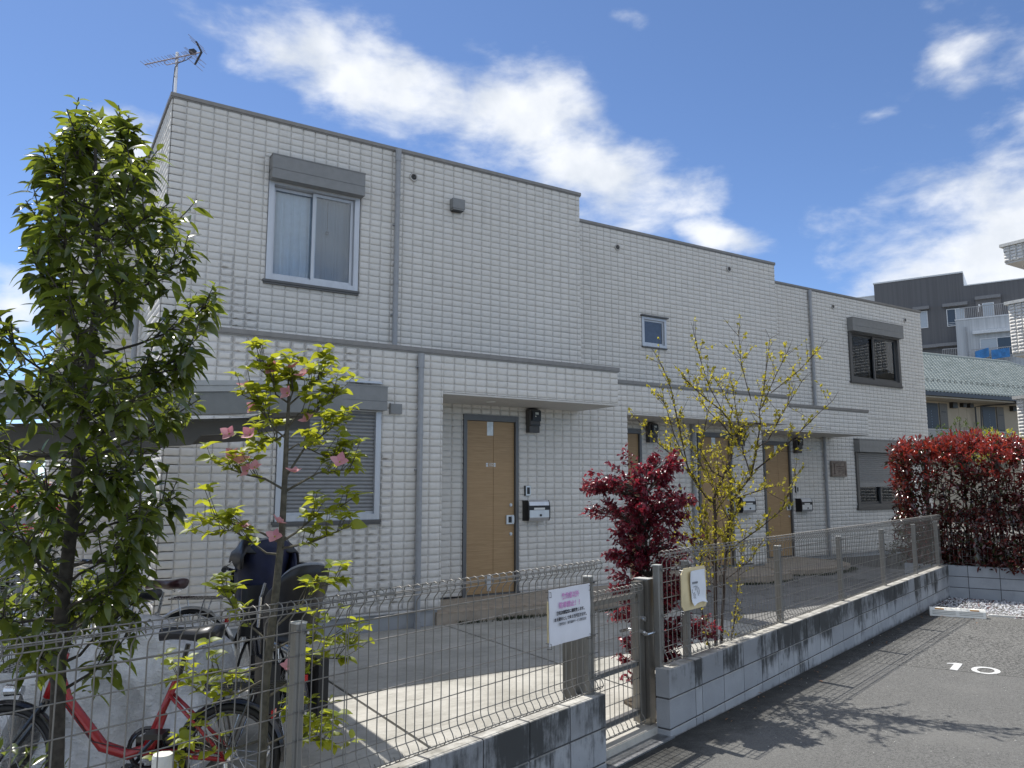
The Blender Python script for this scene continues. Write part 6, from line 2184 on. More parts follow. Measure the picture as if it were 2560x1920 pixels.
# ---- maroon loropetalum
random.seed(55)
lo = thing('maroon_shrub', 'tiered maroon leaved shrub behind the fence post right of the gate', 'shrub', (4.0, 4.58, 0))
PADS = [((3.874, 4.597, 1.657), 0.371, 0.150), ((3.665, 4.727, 1.611), 0.155, 0.062), ((4.111, 4.45, 1.779), 0.186, 0.139), ((3.948, 4.551, 1.414), 0.38, 0.170), ((4.073, 4.473, 1.204), 0.33, 0.175), ((3.865, 4.603, 1.1), 0.155, 0.043), ((4.016, 4.509, 0.907), 0.33, 0.175), ((3.961, 4.543, 0.702), 0.263, 0.175), ((4.058, 4.483, 0.47), 0.25, 0.18), ((4.219, 4.383, 0.819), 0.186, 0.11), ((4.263, 4.355, 0.556), 0.248, 0.11), ((4.106, 4.453, 1.505), 0.309, 0.155), ((4.02, 4.5, 0.25), 0.24, 0.16), ((3.98, 4.52, 1.32), 0.30, 0.14), ((4.05, 4.48, 1.05), 0.30, 0.13), ((3.98, 4.52, 0.80), 0.28, 0.12), ((4.0, 4.50, 0.36), 0.24, 0.12)]
core = [Vector((4.03, 4.52, -0.02)), Vector((4.02, 4.53, 0.5)), Vector((4.03, 4.52, 1.0)), Vector((4.0, 4.53, 1.5)), Vector((4.05, 4.50, 1.75))]
b = MB(); b.tube(core, [0.02, 0.017, 0.013, 0.009, 0.005], 7); b.tube([core[0] + RT * .03, core[1] + RT * .1, core[2] + RT * .16], [0.014, 0.011, 0.006], 6); b.build('trunk', BARK, lo)
leaves = []
for (c, rx, rz) in PADS:
    c = Vector(c)
    b = MB()
    n = int(150 * (rx / 0.3) * (rz / 0.15) ** 0.5) + 26
    base_, _ = along(core, max(0.02, min(0.98, (c.z - 0.12) / 1.75)))
    for j in range(max(14, n // 5)):
        a = random.uniform(0, 6.28); rr2 = math.sqrt(random.random())
        e = c + RT * (rx * rr2 * math.cos(a)) + FH * (min(rx, 0.30) * rr2 * math.sin(a)) + Vector((0, 0, rz * random.uniform(-0.8, 0.9) * math.sqrt(max(0.05, 1 - rr2 ** 2))))
        mid = base_.lerp(e, 0.55) + Vector((0, 0, 0.03)) + rv(0.012)
        b.tube([base_, mid, e], [0.004, 0.003, 0.0014], 4)
        d = (e - mid).normalized()
        for k in range(22):
            t = random.uniform(0.25, 1.06)
            p = mid.lerp(e, t) + rv(0.012)
            q = d * 0.6 + rv(0.7) + Vector((0, 0, -0.25))
            leaves.append(leaf_m4(p, q, Vector((0, 0, 1)) + rv(0.4), random.uniform(0.028, 0.048)))
    b.build('branch', BARK, lo)
for k in range(7):
    e = Vector((4.06, 4.48, 1.78)) + RT * random.uniform(-0.28, 0.12) + Vector((0, 0, random.uniform(0.0, 0.13)))
    for j in range(14):
        leaves.append(leaf_m4(e + Vector((0, 0, random.uniform(-0.10, 0.03))) + rv(0.015), rv(0.7) + Vector((0, 0, 0.4)), Vector((0, 0, 1)) + rv(.5), random.uniform(0.02, 0.036)))
LEAF4 = leafmat('maroon_leaf', (0.100, 0.013, 0.026), (0.44, 0.035, 0.060), 0.32, 0.32, 0.5, young=(0.36, 0.06, 0.07), ymix=0.05, spec=0.6)
leaves_build(lo, leaves, [ovate_template(0.55, 0.2, 0.3), ovate_template(0.6, 0.35, 0.35)], LEAF4)

# ---- photinia hedge on the end wall
random.seed(66)
hd = thing('photinia_hedge', 'dense glossy red photinia hedge above the block wall at the end of the car park', 'hedge', (12.4, 6.6, 0.4))
H0 = Vector((11.95, 6.75, 0))
def hp_(s, d, z):
    return H0 + FD * s + back3 * d + Vector((0, 0, z))
S0, S1, DD, Z0, Z1 = -0.50, 2.7, 0.85, 0.40, 2.20
lt_leaves, lb_leaves = [], []
b = MB()
for k in range(60):
    s = random.uniform(S0 + .2, S1); d = random.uniform(0.2, DD - 0.15)
    p0 = hp_(s, d, 0.3); p1 = hp_(s + random.uniform(-.2, .2), d + random.uniform(-.25, .2), random.uniform(1.4, 2.1))
    b.tube(curve_pts(p0, p1, 0.0, 4, 0.03), [0.016, 0.013, 0.010, 0.007, 0.004], 5)
b.build('stems', BARK, hd)
for k in range(2100):
    s = S0 + (S1 - S0) * random.random()
    f = random.random()
    if f < 0.62:                                    # near face
        d, z = random.uniform(-0.22, 0.16), Z0 + (Z1 - Z0) * random.random() ** 1.25
    elif f < 0.84:                                  # top
        d, z = random.uniform(0, DD), Z1 - random.uniform(0, 0.16)
    elif f < 0.93:                                  # left end
        s, d, z = S0 + random.uniform(-0.06, 0.14), random.uniform(0, DD), random.uniform(0.75, Z1)
    else:
        d, z = random.uniform(0.1, DD), random.uniform(Z0, Z1)
    bulge = 0.10 * math.sin(s * 2.1 + 1) + 0.07 * math.sin(z * 4 + s * 3)
    z += 0.07 * math.sin(s * 3.1) if f >= .62 and f < .84 else 0
    p = hp_(s, d + bulge * (1 if f < 0.62 else 0.3), z)
    outv = (-back3 * (1.0 if f < 0.62 else 0.3) + Vector((0, 0, 1.1 if f >= 0.62 else 0.55)) - FD * (0.8 if .84 <= f < .93 else 0) + rv(0.35)).normalized()
    L = random.uniform(0.05, 0.13)
    young = z > 1.55 and random.random() < (z - 1.45) * 0.95
    for j in range(random.randint(10, 15)):
        a = j * 2.4 + random.random()
        e1 = outv.orthogonal().normalized(); e2 = outv.cross(e1)
        el = R(random.uniform(25, 85))
        q = outv * math.cos(el) + (e1 * math.cos(a) + e2 * math.sin(a)) * math.sin(el)
        (lt_leaves if young else lb_leaves).append(leaf_m4(p + rv(0.035) + outv * L * random.random() * (1.3 if young else 1), q + Vector((0, 0, 0.3 if young else -0.15)), Vector((0, 0, 1)) + rv(0.45), random.uniform(0.065, 0.110) * (0.85 if young else 1)))
for k in range(95):
    s = random.uniform(S0, S1); d = random.uniform(-0.05, DD)
    p = hp_(s, d, Z1 + 0.07 * math.sin(s * 3.1))
    hgt = random.uniform(0.05, 0.22)
    for j in range(9):
        q = Vector((random.gauss(0, .45), random.gauss(0, .45), 1.0))
        lt_leaves.append(leaf_m4(p + Vector((0, 0, hgt * j / 8)) + rv(0.012), q, -FH + rv(0.5), random.uniform(0.06, 0.095)))
PH1 = leafmat('photinia_red', (0.30, 0.036, 0.030), (0.58, 0.08, 0.04), 0.22, 0.25, 0.55, spec=0.8)
PH2 = leafmat('photinia_dark', (0.105, 0.026, 0.024), (0.30, 0.045, 0.03), 0.20, 0.18, 0.75, young=(0.055, 0.060, 0.022), ymix=0.10, spec=0.9)
T5 = [leaf_template(0.38, 0.15, 0.35, 3), leaf_template(0.36, 0.30, 0.3, 3)]
leaves_build(hd, lt_leaves, T5, PH1, single=120)
leaves_build(hd, lb_leaves, T5, PH2, single=180)
hf = thing('mesh_fence', 'low wire fence half swallowed by the red hedge on the end wall', 'fence', tuple(P0 + back3 * 0.06 + Vector((0, 0, ZT))), group='wire fences round the forecourt')
for s in (0.35, 1.15, 1.95, 2.75):
    b = MB(); q = P0 + FD * s + back3 * 0.065 + Vector((0, 0, ZT - 0.01)); b.obox(q, FD * 0.045, back3 * 0.045, (0, 0, 0.62)); b.build('post', POST, hf)
b = MB(); b.tube([(0, 0, 0), (0, 0, 0.62)], 0.0025, 4); me = b.mesh('upright_wire', WIRE)
for k in range(60):
    place('upright_wire', me, Matrix.Translation(P0 + FD * (0.02 + 0.055 * k) + back3 * 0.09 + Vector((0, 0, ZT + 0.02))), hf)
b = MB(); b.tube([(0, 0, 0), FD * 3.3], 0.0028, 4); me = b.mesh('rail_wire', WIRE)
for z in (0.03, 0.13, 0.24, 0.35, 0.46, 0.57, 0.63):
    place('rail_wire', me, Matrix.Translation(P0 + back3 * 0.093 + Vector((0, 0, ZT + z))), hf)

# ---- shrubs and small trees behind the hedge and elsewhere
def bush(name, label, cat, c, rx, ry, rz, n, size, mat, tmpl, seed, stem=None, hang=0.0, single=120, clump=9):
    random.seed(seed)
    t = thing(name, label, cat, (c[0], c[1], c[2] - rz))
    c = Vector(c)
    L = []
    b = MB()
    foot = Vector((c.x, c.y, stem if stem is not None else c.z - rz))
    if stem is not None:
        b.tube([foot, foot.lerp(c, 0.6) + rv(0.02), c], [0.03, 0.022, 0.012], 6)
    for k in range(n // clump):
        a = random.uniform(0, 6.28); u = random.uniform(-1, 1); r_ = random.random() ** 0.4
        q = math.sqrt(1 - u * u)
        e = c + Vector((rx * r_ * q * math.cos(a), ry * r_ * q * math.sin(a), rz * r_ * u))
        b.tube([c.lerp(foot, 0.35 * random.random()), c.lerp(e, 0.5) + rv(0.01), e], [0.006, 0.004, 0.002], 4)
        d = (e - c).normalized() + Vector((0, 0, 0.5 - hang))
        for j in range(clump):
            L.append(leaf_m4(e + rv(size * 0.45), d + rv(0.7), Vector((0, 0, 1)) + rv(0.5), size * random.uniform(0.6, 1.2)))
    b.build('branches', BARK, t)
    leaves_build(t, L, tmpl, mat, single=single)
    return t
DKG = leafmat('dark_leaf', (0.018, 0.030, 0.012), (0.07, 0.10, 0.02), 0.3, 0.2, 0.4)
MDG = leafmat('mid_leaf', (0.055, 0.085, 0.018), (0.20, 0.28, 0.04), 0.45, 0.35, 0.4)
YLG = leafmat('golden_leaf', (0.34, 0.34, 0.025), (0.70, 0.66, 0.05), 0.5, 0.4, 0.25)
MAR = leafmat('maple_red', (0.22, 0.02, 0.025), (0.42, 0.03, 0.03), 0.4, 0.35, 0.5)
bush('golden_shrub', 'bright yellow green shrub rising behind the right end of the red hedge', 'shrub', (14.45, 7.05, 2.30), 0.65, 0.45, 0.32, 1300, 0.055, YLG, T5, 71, stem=0.0)
tr_ = bush('feathery_tree', 'loose mid green tree with feathery branches behind the hedge, before the beige house', 'tree', (15.05, 7.95, 2.35), 0.55, 0.5, 0.55, 1500, 0.05, MDG, T5, 72, stem=0.0, single=150)
bush('dark_shrub', 'small dark evergreen shrub between the house end and the red hedge', 'shrub', (13.45, 7.75, 2.15), 0.33, 0.30, 0.30, 700, 0.07, DKG, T5, 73, stem=0.0)
bush('brown_hedge', 'low brownish hedge under the half shuttered window behind the fence', 'hedge', (15.3, 9.15, 0.32), 1.15, 0.35, 0.34, 1500, 0.055, leafmat('brown_leaf', (0.045, 0.042, 0.020), (0.12, 0.12, 0.03), 0.5, 0.3, 0.5), T5, 74)
bush('red_maple', 'dark red leaved shrub glimpsed low behind the evergreen on the far left', 'shrub', (-1.2, 8.5, 1.45), 1.5, 0.8, 0.55, 2200, 0.06, MAR, T5, 75, stem=0.0)
bush('red_maple', 'high dark red maple crown showing under the cycle shelter roof at the left edge', 'tree', (-2.1, 10.4, 2.45), 1.3, 0.9, 0.5, 1200, 0.07, MAR, T5, 76, stem=0.0)
bush('green_shrub', 'dense dark green shrub filling the low gap behind the evergreen trunk', 'shrub', (-0.55, 6.6, 0.75), 0.9, 0.6, 0.75, 2200, 0.07, DKG, T5, 77)
bush('green_shrub', 'leafy dark green low growth at the foot of the evergreen tree', 'shrub', (-0.12, 3.22, 0.52), 0.26, 0.22, 0.26, 340, 0.06, LEAF1, T5, 78)

# ---- grass edging and weeds: nobody could count these
def blades(name, spots, mat, hgt, lean, seed):
    """spots: (x, y, z)"""
    r = np.random.default_rng(seed)
    n = len(spots)
    S = np.array(spots)
    a = r.uniform(0, 6.28, n)
    h = r.uniform(0.5, 1.0, n) * hgt
    ln = r.uniform(0.2, 1.0, n) * lean
    dx, dy = np.cos(a), np.sin(a)
    w = 0.0035
    V = np.zeros((n, 6, 3)); 
    for i, (t, ww) in enumerate(((0, 1.0), (0.55, 0.8), (1.0, 0.12))):
        cx_ = S[:, 0] + dx * ln * t * t; cy_ = S[:, 1] + dy * ln * t * t; cz = S[:, 2] + h * t * (1 - 0.25 * t)
        V[:, i * 2] = np.stack([cx_ - dy * w * ww, cy_ + dx * w * ww, cz], 1)
        V[:, i * 2 + 1] = np.stack([cx_ + dy * w * ww, cy_ - dx * w * ww, cz], 1)
    F = np.array([(0, 1, 3, 2), (2, 3, 5, 4)])
    FF = (F[None] + (np.arange(n) * 6)[:, None, None]).reshape(-1, 4)
    o = link(bpy.data.objects.new(name, np_mesh(name, V.reshape(-1, 3), FF, mat)))
    o['kind'] = 'stuff'
    return o
GR = leafmat('dwarf_grass', (0.020, 0.034, 0.012), (0.05, 0.08, 0.02), 0.5, 0.2, 0.5)
DRY = leafmat('dry_grass_leaf', (0.22, 0.16, 0.07), (0.35, 0.26, 0.10), 0.8, 0.3, 0.4)
sp = []
r = random.Random(9)
def strip(x0, x1, fy, wdt, n):
    for _ in range(n):
        x = r.uniform(x0, x1)
        if r.random() < 0.25 + 0.75 * (0.5 + 0.5 * math.sin(x * 9 + 1)):
            sp.append((x, fy(x) - abs(r.gauss(0, wdt)), GC - 0.01))
strip(4.25, 5.35, lambda x: 8.00 - 0.02 * (x - 4.2), 0.05, 700)
strip(5.0, 6.5, lambda x: np.interp(x, [5, 5.9, 6.5], [8.0, 7.88, 7.84]), 0.06, 900)
strip(6.6, 7.5, lambda x: np.interp(x, [6.6, 7.0, 7.35, 7.5], [7.85, 7.90, 8.05, 8.3]), 0.06, 500)
strip(9.7, 11.0, lambda x: np.interp(x, [9.7, 10.2, 11.0], [8.72, 8.58, 8.72]), 0.06, 900)
strip(11.3, 13.4, lambda x: np.interp(x, [11.3, 11.7, 12.3, 12.9, 13.4], [9.10, 8.93, 8.91, 9.03, 9.3]), 0.07, 1800)
blades('dwarf_grass', sp, GR, 0.07, 0.05, 4)
sp = [tuple(W(r.gauss(1.75, 0.16), r.gauss(-0.24, 0.05), GC)) for _ in range(500)] + [tuple(W(r.uniform(0.6, 2.6), r.gauss(-0.2, 0.04), GC)) for _ in range(500)]
blades('dry_grass', sp, DRY, 0.16, 0.10, 5)
sp = [tuple(W(r.uniform(-3.4, -2.3), r.gauss(-0.42, 0.12), GC)) for _ in range(900)]
blades('dry_weeds', sp, DRY, 0.10, 0.06, 6)
# fallen leaves and chips on the asphalt
LT_ = leaf_template(0.4, 0.3, 0.4)
def leaf_seed(s):
    return LT_
rs = np.random.default_rng(12)
def on_lot():
    t = rs.uniform(0.3, 8.3); p = abs(rs.normal(0.05, 0.10)) + 0.03
    q = W(t, p)
    return q.x, q.y
def near_stop():
    return rs.uniform(9.6, 10.4), rs.uniform(5.15, 5.9)
DEAD = leafmat('dead_leaf', (0.23, 0.12, 0.06), (0.3, 0.15, 0.06), 0.7, 0.1, 0.5)
zlot = lambda x, y: lot_z((x - 3.647) * 0.9505 + (y - 3.9) * 0.3107) + 0.006
scatter('fallen_leaves', 48, on_lot, (0.018, 0.04), DEAD, zlot, tmpl=leaf_seed, seeds=1)
scatter('fallen_leaves', 30, near_stop, (0.02, 0.05), DEAD, zlot, tmpl=leaf_seed, seeds=1)
scatter('fallen_leaves', 230, in_gravel, (0.03, 0.06), leafmat('dead_red_leaf', (0.13, 0.035, 0.03), (0.2, 0.05, 0.03), 0.6, 0.1, 0.5), lambda x, y: -0.045, tmpl=leaf_seed, seeds=1)
def lot_any():
    t = rs.uniform(0.2, 8); p = rs.uniform(0.05, 3.0)
    q = W(t, p)
    return q.x, q.y
scatter('grit', 260, lot_any, (0.003, 0.008), plain('grit_pale', (0.55, 0.53, 0.48), 0.9), lambda x, y: zlot(x, y) - 0.004)
# ================================================================ BICYCLES AND COVERS
def bike_frame(pt, ang):
    """local x forward, y to the left, z up -> world"""
    f = Vector((math.cos(ang), math.sin(ang), 0))
    l = Vector((-f.y, f.x, 0))
    def L(x, y, z):
        return Vector(pt) + f * x + l * y + Vector((0, 0, z))
    return L, f, l
SADB = plain('saddle_black', (0.020, 0.021, 0.025), 0.38, 0, 0.2, spec=0.6)
SADM = plain('saddle_maroon', (0.055, 0.018, 0.020), 0.35, 0, 0.2, spec=0.6)
REDP = plain('frame_red', (0.33, 0.012, 0.016), 0.22, 0.1, 0.08, spec=0.8)
SILP = plain('frame_silver', (0.58, 0.58, 0.56), 0.3, 0.6, 0.05)
BLKP = plain('frame_black', (0.015, 0.015, 0.018), 0.22, 0.1, 0.1, spec=0.8)
NAVY = plain('seat_navy', (0.010, 0.014, 0.045), 0.6, 0, 0.2)
def saddle(parent, L, x, z, mat, tilt=0.0):
    secs = [(0.15, 0.022, 0.0), (0.10, 0.028, 0.008), (0.02, 0.045, 0.006), (-0.05, 0.082, 0.010), (-0.11, 0.098, 0.022), (-0.145, 0.07, 0.020)]
    P = []
    for sx, w_, dz in secs:
        row = []
        for k in range(13):
            a = math.pi * 2 * k / 12
            yy, zz = math.cos(a) * w_, math.sin(a)
            zz = zz * (0.026 if zz > 0 else 0.036 + 0.012 * (w_ > 0.06))
            row.append(L(x + sx, yy, z + dz + zz + sx * tilt))
        P.append(row)
    b = MB(); b.grid(P)
    n0 = len(P[0])
    b.face(list(range(n0 - 1))); b.face(list(range((len(P) - 1) * n0, len(P) * n0 - 1))[::-1])
    s = b.build('saddle', mat, parent, smooth=True)
    b = MB()
    for sd_ in (-1, 1):
        c = L(x - 0.09, 0.045 * sd_, z - 0.055)
        b.tube([c + Vector((0, 0, 0.045 * t / 6)) + (L(1, 0, 0) - L(0, 0, 0)) * (0.014 * math.cos(t * 2.1)) + (L(0, 1, 0) - L(0, 0, 0)) * (0.014 * math.sin(t * 2.1)) for t in range(9)], 0.003, 4)
    b.build('spring', CHROME, s)
def wheel(parent, L, x, r, name, spokes=28, rimmat=None):
    c = L(x, 0, r)
    ax = L(0, 1, 0) - L(0, 0, 0)
    h = link(bpy.data.objects.new(name, None)); h.parent = parent; h.empty_display_size = 0.05
    ORG[h.name] = Vector(org(parent))
    b = MB(); b.torus(c, ax, r - 0.017, 0.017, 40, 8); b.build('tyre', RUBBER, h, smooth=True)
    b = MB(); b.torus(c, ax, r - 0.041, 0.011, 40, 6); b.build('rim', rimmat or CHROME, h, smooth=True)
    b = MB()
    u = ax.orthogonal().normalized(); w_ = ax.cross(u)
    for k in range(spokes):
        a = 6.2832 * k / spokes
        d = u * math.cos(a) + w_ * math.sin(a)
        a2 = a + (0.9 if k % 2 else -0.9)
        d2 = u * math.cos(a2) + w_ * math.sin(a2)
        b.tube([c + d2 * 0.022 + ax * (0.028 if k % 4 < 2 else -0.028), c + d * (r - 0.05)], 0.0011, 3, cap=False)
    b.build('spokes', CHROME, h)
    b = MB(); b.tube([c - ax * 0.05, c + ax * 0.05], 0.019, 10); b.build('hub', CHROME, h)
    return h
def mudguard(parent, L, x, r, a0, a1, mat):
    ax = L(0, 1, 0) - L(0, 0, 0); f = L(1, 0, 0) - L(0, 0, 0)
    c = L(x, 0, r)
    P = []
    for i in range(19):
        a = R(a0 + (a1 - a0) * i / 18)
        d = f * math.cos(a) + Vector((0, 0, 1)) * math.sin(a)
        P.append([c + d * (r + 0.022 - 0.016 * (k / 3.0) ** 2 * 1.0) + ax * (0.009 * k) for k in range(-3, 4)])
    b = MB(); b.grid(P)
    return b.build('mudguard', mat, parent, smooth=True)
def bicycle(label, pt, ang, paint, sad, guard, r=0.31, wb=1.08, sad_z=0.80, basket=True, carrier=True, curved=True, skip_front=False, bars=True, lean=0.0, rimmat=None):
    L, f, l = bike_frame(pt, ang)
    if lean:
        L0 = L
        def L(x, y, z):
            return L0(x, y + z * lean, z)
    t = thing('bicycle', label, 'bicycle', tuple(pt), group='bicycles parked by the cycle shelter')
    wheel(t, L, 0.0, r, 'rear_wheel', rimmat=rimmat)
    if not skip_front:
        wheel(t, L, wb, r, 'front_wheel', rimmat=rimmat)
        mudguard(t, L, wb, r, 20, 150, guard)
    mudguard(t, L, 0.0, r, 15, 185, guard)
    bbx, bbz = 0.42, 0.27
    hx, hz = wb - 0.23, 0.66
    b = MB()
    if curved:
        pts = [L(hx, 0, hz - 0.02), L(hx - 0.05, 0, hz - 0.14), L(hx - 0.16, 0, hz - 0.27), L(bbx + 0.20, 0, bbz + 0.03), L(bbx + 0.07, 0, bbz - 0.01), L(bbx - 0.04, 0, bbz + 0.03), L(bbx - 0.09, 0, bbz + 0.18)]
        pts = [pts[0]] + [pts[0].lerp(pts[1], .5)] + pts[1:]
        b.tube(pts, [0.026] * 3 + [0.027, 0.028, 0.026, 0.022, 0.018], 10)
    else:
        b.tube([L(hx, 0, hz - 0.05), L(bbx, 0, bbz)], 0.019, 8); b.tube([L(hx, 0, hz), L(bbx - 0.10, 0, bbz + 0.28)], 0.016, 8)
    b.tube([L(hx - 0.022, 0, hz + 0.08), L(hx + 0.045, 0, hz - 0.13)], 0.023, 10)
    b.tube([L(bbx, 0, bbz), L(bbx - 0.15, 0, sad_z - 0.20)], 0.017, 8)
    for s in (-1, 1):
        b.tube([L(bbx, 0.02 * s, bbz), L(0.0, 0.055 * s, r)], 0.0105, 6)
        b.tube([L(bbx - 0.12, 0.02 * s, bbz + 0.27), L(0.0, 0.055 * s, r)], 0.0085, 6)
    b.build('frame', paint, t, smooth=True)
    b = MB()
    b.tube([L(hx + 0.05, 0, hz - 0.14), L(hx + 0.055, 0, hz - 0.16)], 0.02, 8)
    for s in (-1, 1):
        b.tube([L(hx + 0.05, 0.03 * s, hz - 0.15), L(hx + 0.12, 0.05 * s, hz - 0.26), L(wb, 0.05 * s, r)], 0.0105, 6)
    b.build('fork', paint if paint is not REDP else BLKP, t)
    b = MB(); b.tube([L(bbx - 0.15, 0, sad_z - 0.22), L(bbx - 0.19, 0, sad_z - 0.05)], 0.013, 8); b.build('seat_post', CHROME if paint is not REDP else BLKP, t)
    saddle(t, L, bbx - 0.20, sad_z, sad)
    if bars:
        b = MB()
        b.tube([L(hx - 0.02, 0, hz + 0.07), L(hx - 0.075, 0, hz + 0.29)], 0.0125, 8)
        b.tube([L(hx - 0.24, 0.27, hz + 0.36), L(hx - 0.14, 0.24, hz + 0.36), L(hx - 0.05, 0.14, hz + 0.32), L(hx - 0.06, 0, hz + 0.29), L(hx - 0.05, -0.14, hz + 0.32), L(hx - 0.14, -0.24, hz + 0.36), L(hx - 0.24, -0.27, hz + 0.36)], 0.0115, 8)
        hb_ = b.build('handlebar', CHROME if paint is not REDP else BLKP, t)
        b = MB()
        for s in (-1, 1):
            b.tube([L(hx - 0.15, 0.245 * s, hz + 0.36), L(hx - 0.26, 0.275 * s, hz + 0.36)], 0.017, 8)
        b.build('grips', BLACK, hb_)
    b = MB()
    b.torus(L(bbx, -0.045, bbz), l, 0.085, 0.006, 24, 4)
    b.tube([L(bbx, -0.06, bbz), L(bbx + 0.11, -0.075, bbz - 0.12)], 0.010, 6); b.tube([L(bbx, 0.06, bbz), L(bbx - 0.11, 0.075, bbz + 0.12)], 0.010, 6)
    ck = b.build('crank', CHROME if paint is not REDP else BLKP, t)
    b = MB()
    for (px, py, pz) in ((0.11, -0.125, -0.12), (-0.11, 0.125, 0.12)):
        b.obox(L(bbx + px - 0.045, py - 0.045, bbz + pz - 0.012), f * 0.09, l * 0.09, (0, 0, 0.024))
    b.build('pedal', BLACK, ck)
    b = MB(); b.obox(L(0.02, -0.062, bbz - 0.02), f * 0.46, l * 0.016, (0, 0, 0.075)); b.torus(L(bbx, -0.055, bbz), l, 0.095, 0.012, 24, 4, flat=0.6); b.build('chain_guard', BLKP, t)
    if carrier:
        b = MB()
        for s in (-0.06, -0.02, 0.02, 0.06):
            b.tube([L(0.16, s, r * 2 + 0.075), L(-0.26, s, r * 2 + 0.085)], 0.0055, 5)
        b.tube([L(-0.26, -0.062, r * 2 + 0.085), L(-0.28, 0, r * 2 + 0.085), L(-0.26, 0.062, r * 2 + 0.085)], 0.0055, 5)
        for s in (-1, 1):
            b.tube([L(0.0, 0.062 * s, r), L(-0.12, 0.062 * s, r * 2 + 0.08)], 0.005, 5)
            b.tube([L(0.0, 0.062 * s, r), L(0.08, 0.062 * s, r * 2 + 0.078)], 0.005, 5)
        b.build('carrier', CHROME if paint is not REDP else BLKP, t)
    if basket:
        b = MB()
        bx, bz, w0, w1, d0, d1, hh = hx + 0.17, hz + 0.02, 0.14, 0.19, 0.13, 0.17, 0.25
        def BP(u, v, q):
            ww = w0 + (w1 - w0) * q; dd = d0 + (d1 - d0) * q
            return L(bx + u * dd, v * ww, bz + hh * q)
        n = 9
        for q in (0.0, 0.22, 0.44, 0.66, 0.84, 1.0):
            b.tube([BP(-1, -1, q), BP(1, -1, q), BP(1, 1, q), BP(-1, 1, q), BP(-1, -1, q)], 0.0042 if q == 1.0 else 0.0018, 4)
        for k in range(n + 1):
            s = -1 + 2 * k / n
            for (a, c) in (((s, -1)), ((s, 1)), ((-1, s)), ((1, s))) and [((s), -1), ((s), 1), (-1, (s)), (1, (s))]:
                b.tube([BP(a, c, 0), BP(a, c, 1)], 0.0018, 3)
            b.tube([BP(s, -1, 0), BP(s, 1, 0)], 0.0018, 3)
            b.tube([BP(-1, s, 0), BP(1, s, 0)], 0.0018, 3)
        b.build('basket', BLACK if paint is REDP else CHROME, t)
    if bars and not skip_front:
        b = MB()
        b.tube([L(hx - 0.13, 0.235, hz + 0.365), L(hx + 0.02, 0.16, hz + 0.38), L(hx + 0.06, 0.05, hz + 0.20), L(hx + 0.02, 0.035, hz - 0.05), L(hx - 0.2, 0.03, hz - 0.33), L(0.5, 0.03, 0.30), L(0.05, 0.05, r)], 0.0028, 5)
        b.tube([L(hx - 0.13, -0.235, hz + 0.365), L(hx + 0.03, -0.15, hz + 0.37), L(hx + 0.08, -0.04, hz + 0.15), L(hx + 0.10, -0.03, hz - 0.18)], 0.0028, 5)
        b.build('cable', BLACK, t)
        b = MB(); b.tube([L(wb - 0.05, -0.02, 2 * r + 0.06), L(wb + 0.03, -0.02, 2 * r + 0.06)], [0.022, 0.030], 12); b.build('headlamp', CHROME, t)
    b = MB(); b.obox(L(-r * 0.80, -0.025, r * 1.72), f * -0.012, l * 0.05, (0, 0, 0.035)); b.build('rear_reflector', plain('reflector_red', (0.45, 0.02, 0.02), 0.2) if 'reflector_red' not in MATS else MATS['reflector_red'], t)
    b = MB(); b.tube([L(0.0, 0.06, r - 0.01), L(-0.04, 0.13, 0.06), L(-0.05, 0.16, 0.01)], 0.009, 6); b.build('kickstand', CHROME, t)
    return t, L, f, l
def polar(px_lat, fwd):
    q = FH * fwd + RT * px_lat
    return Vector((q.x, q.y, GC + 0.002))
heading = math.atan2(-RT.y, -RT.x)
bicycle('shiny red step through bicycle with black basket, nearest the left fence', polar(-1.385, 3.98), heading + R(1.5), REDP, SADB, BLKP, r=0.25, wb=1.086, sad_z=0.83, rimmat=BLKP)
bicycle('bicycle with grey black sprung saddle behind the silver sheet', polar(-2.33, 5.35), heading - R(4), SILP, SADB, BLKP, r=0.32, wb=1.1, sad_z=0.82, carrier=False)
bicycle('silver framed bicycle with dark maroon saddle and chrome mudguard, farther back', polar(-2.36, 5.85), heading - R(6), SILP, SADM, SILP, r=0.33, wb=1.1, sad_z=0.83)
# child carrying bicycle seen at an angle
dq = polar(-1.93, 5.75) - polar(-1.36, 4.85)
ang = math.atan2(dq.y, dq.x)
cb, L, f, l = bicycle('black bicycle with two child seats under navy and black covers beside the dogwood', polar(-1.30, 4.72), ang, BLKP, SADB, BLKP, r=0.27, wb=1.12, sad_z=0.80, basket=False, carrier=True)
def bucket(parent, L, x, z0, h, wid, dep, mat, name, lean_=0.25):
    """open bucket child seat: tall rounded back with side wings and a tub"""
    P = []
    n = 13
    for j in range(8):
        q = j / 7
        row = []
        for k in range(n):
            a = math.pi * (k / (n - 1))
            flare = 1.0 - 0.28 * (1 - q) - 0.18 * max(0, q - 0.75) / 0.25
            cy = math.cos(a) * wid * flare
            wing = 1.0 - 0.75 * max(0, q - 0.40) / 0.60
            cx_ = -math.sin(a) ** 0.7 * dep * 0.55 + dep * 0.55 * (1 - math.sin(a)) * wing
            zz = z0 + h * q - (0.30 * h * (1 - math.sin(a)) ** 1.3 if q > 0.5 else 0) * (q - 0.5) * 2
            row.append(L(x + cx_ - lean_ * h * q, cy, zz))
        P.append(row)
    b = MB(); b.grid(P)
    b.face(list(range(n))[::-1])
    s = b.build(name, mat, parent, smooth=True)
    md = s.modifiers.new('thickness', 'SOLIDIFY'); md.thickness = 0.014
    b = MB(); b.tube(P[-1], 0.010, 6); b.build('rim_trim', plain('trim_greyplastic', (0.22, 0.23, 0.25), 0.3) if 'trim_greyplastic' not in MATS else MATS['trim_greyplastic'], s)
    return s
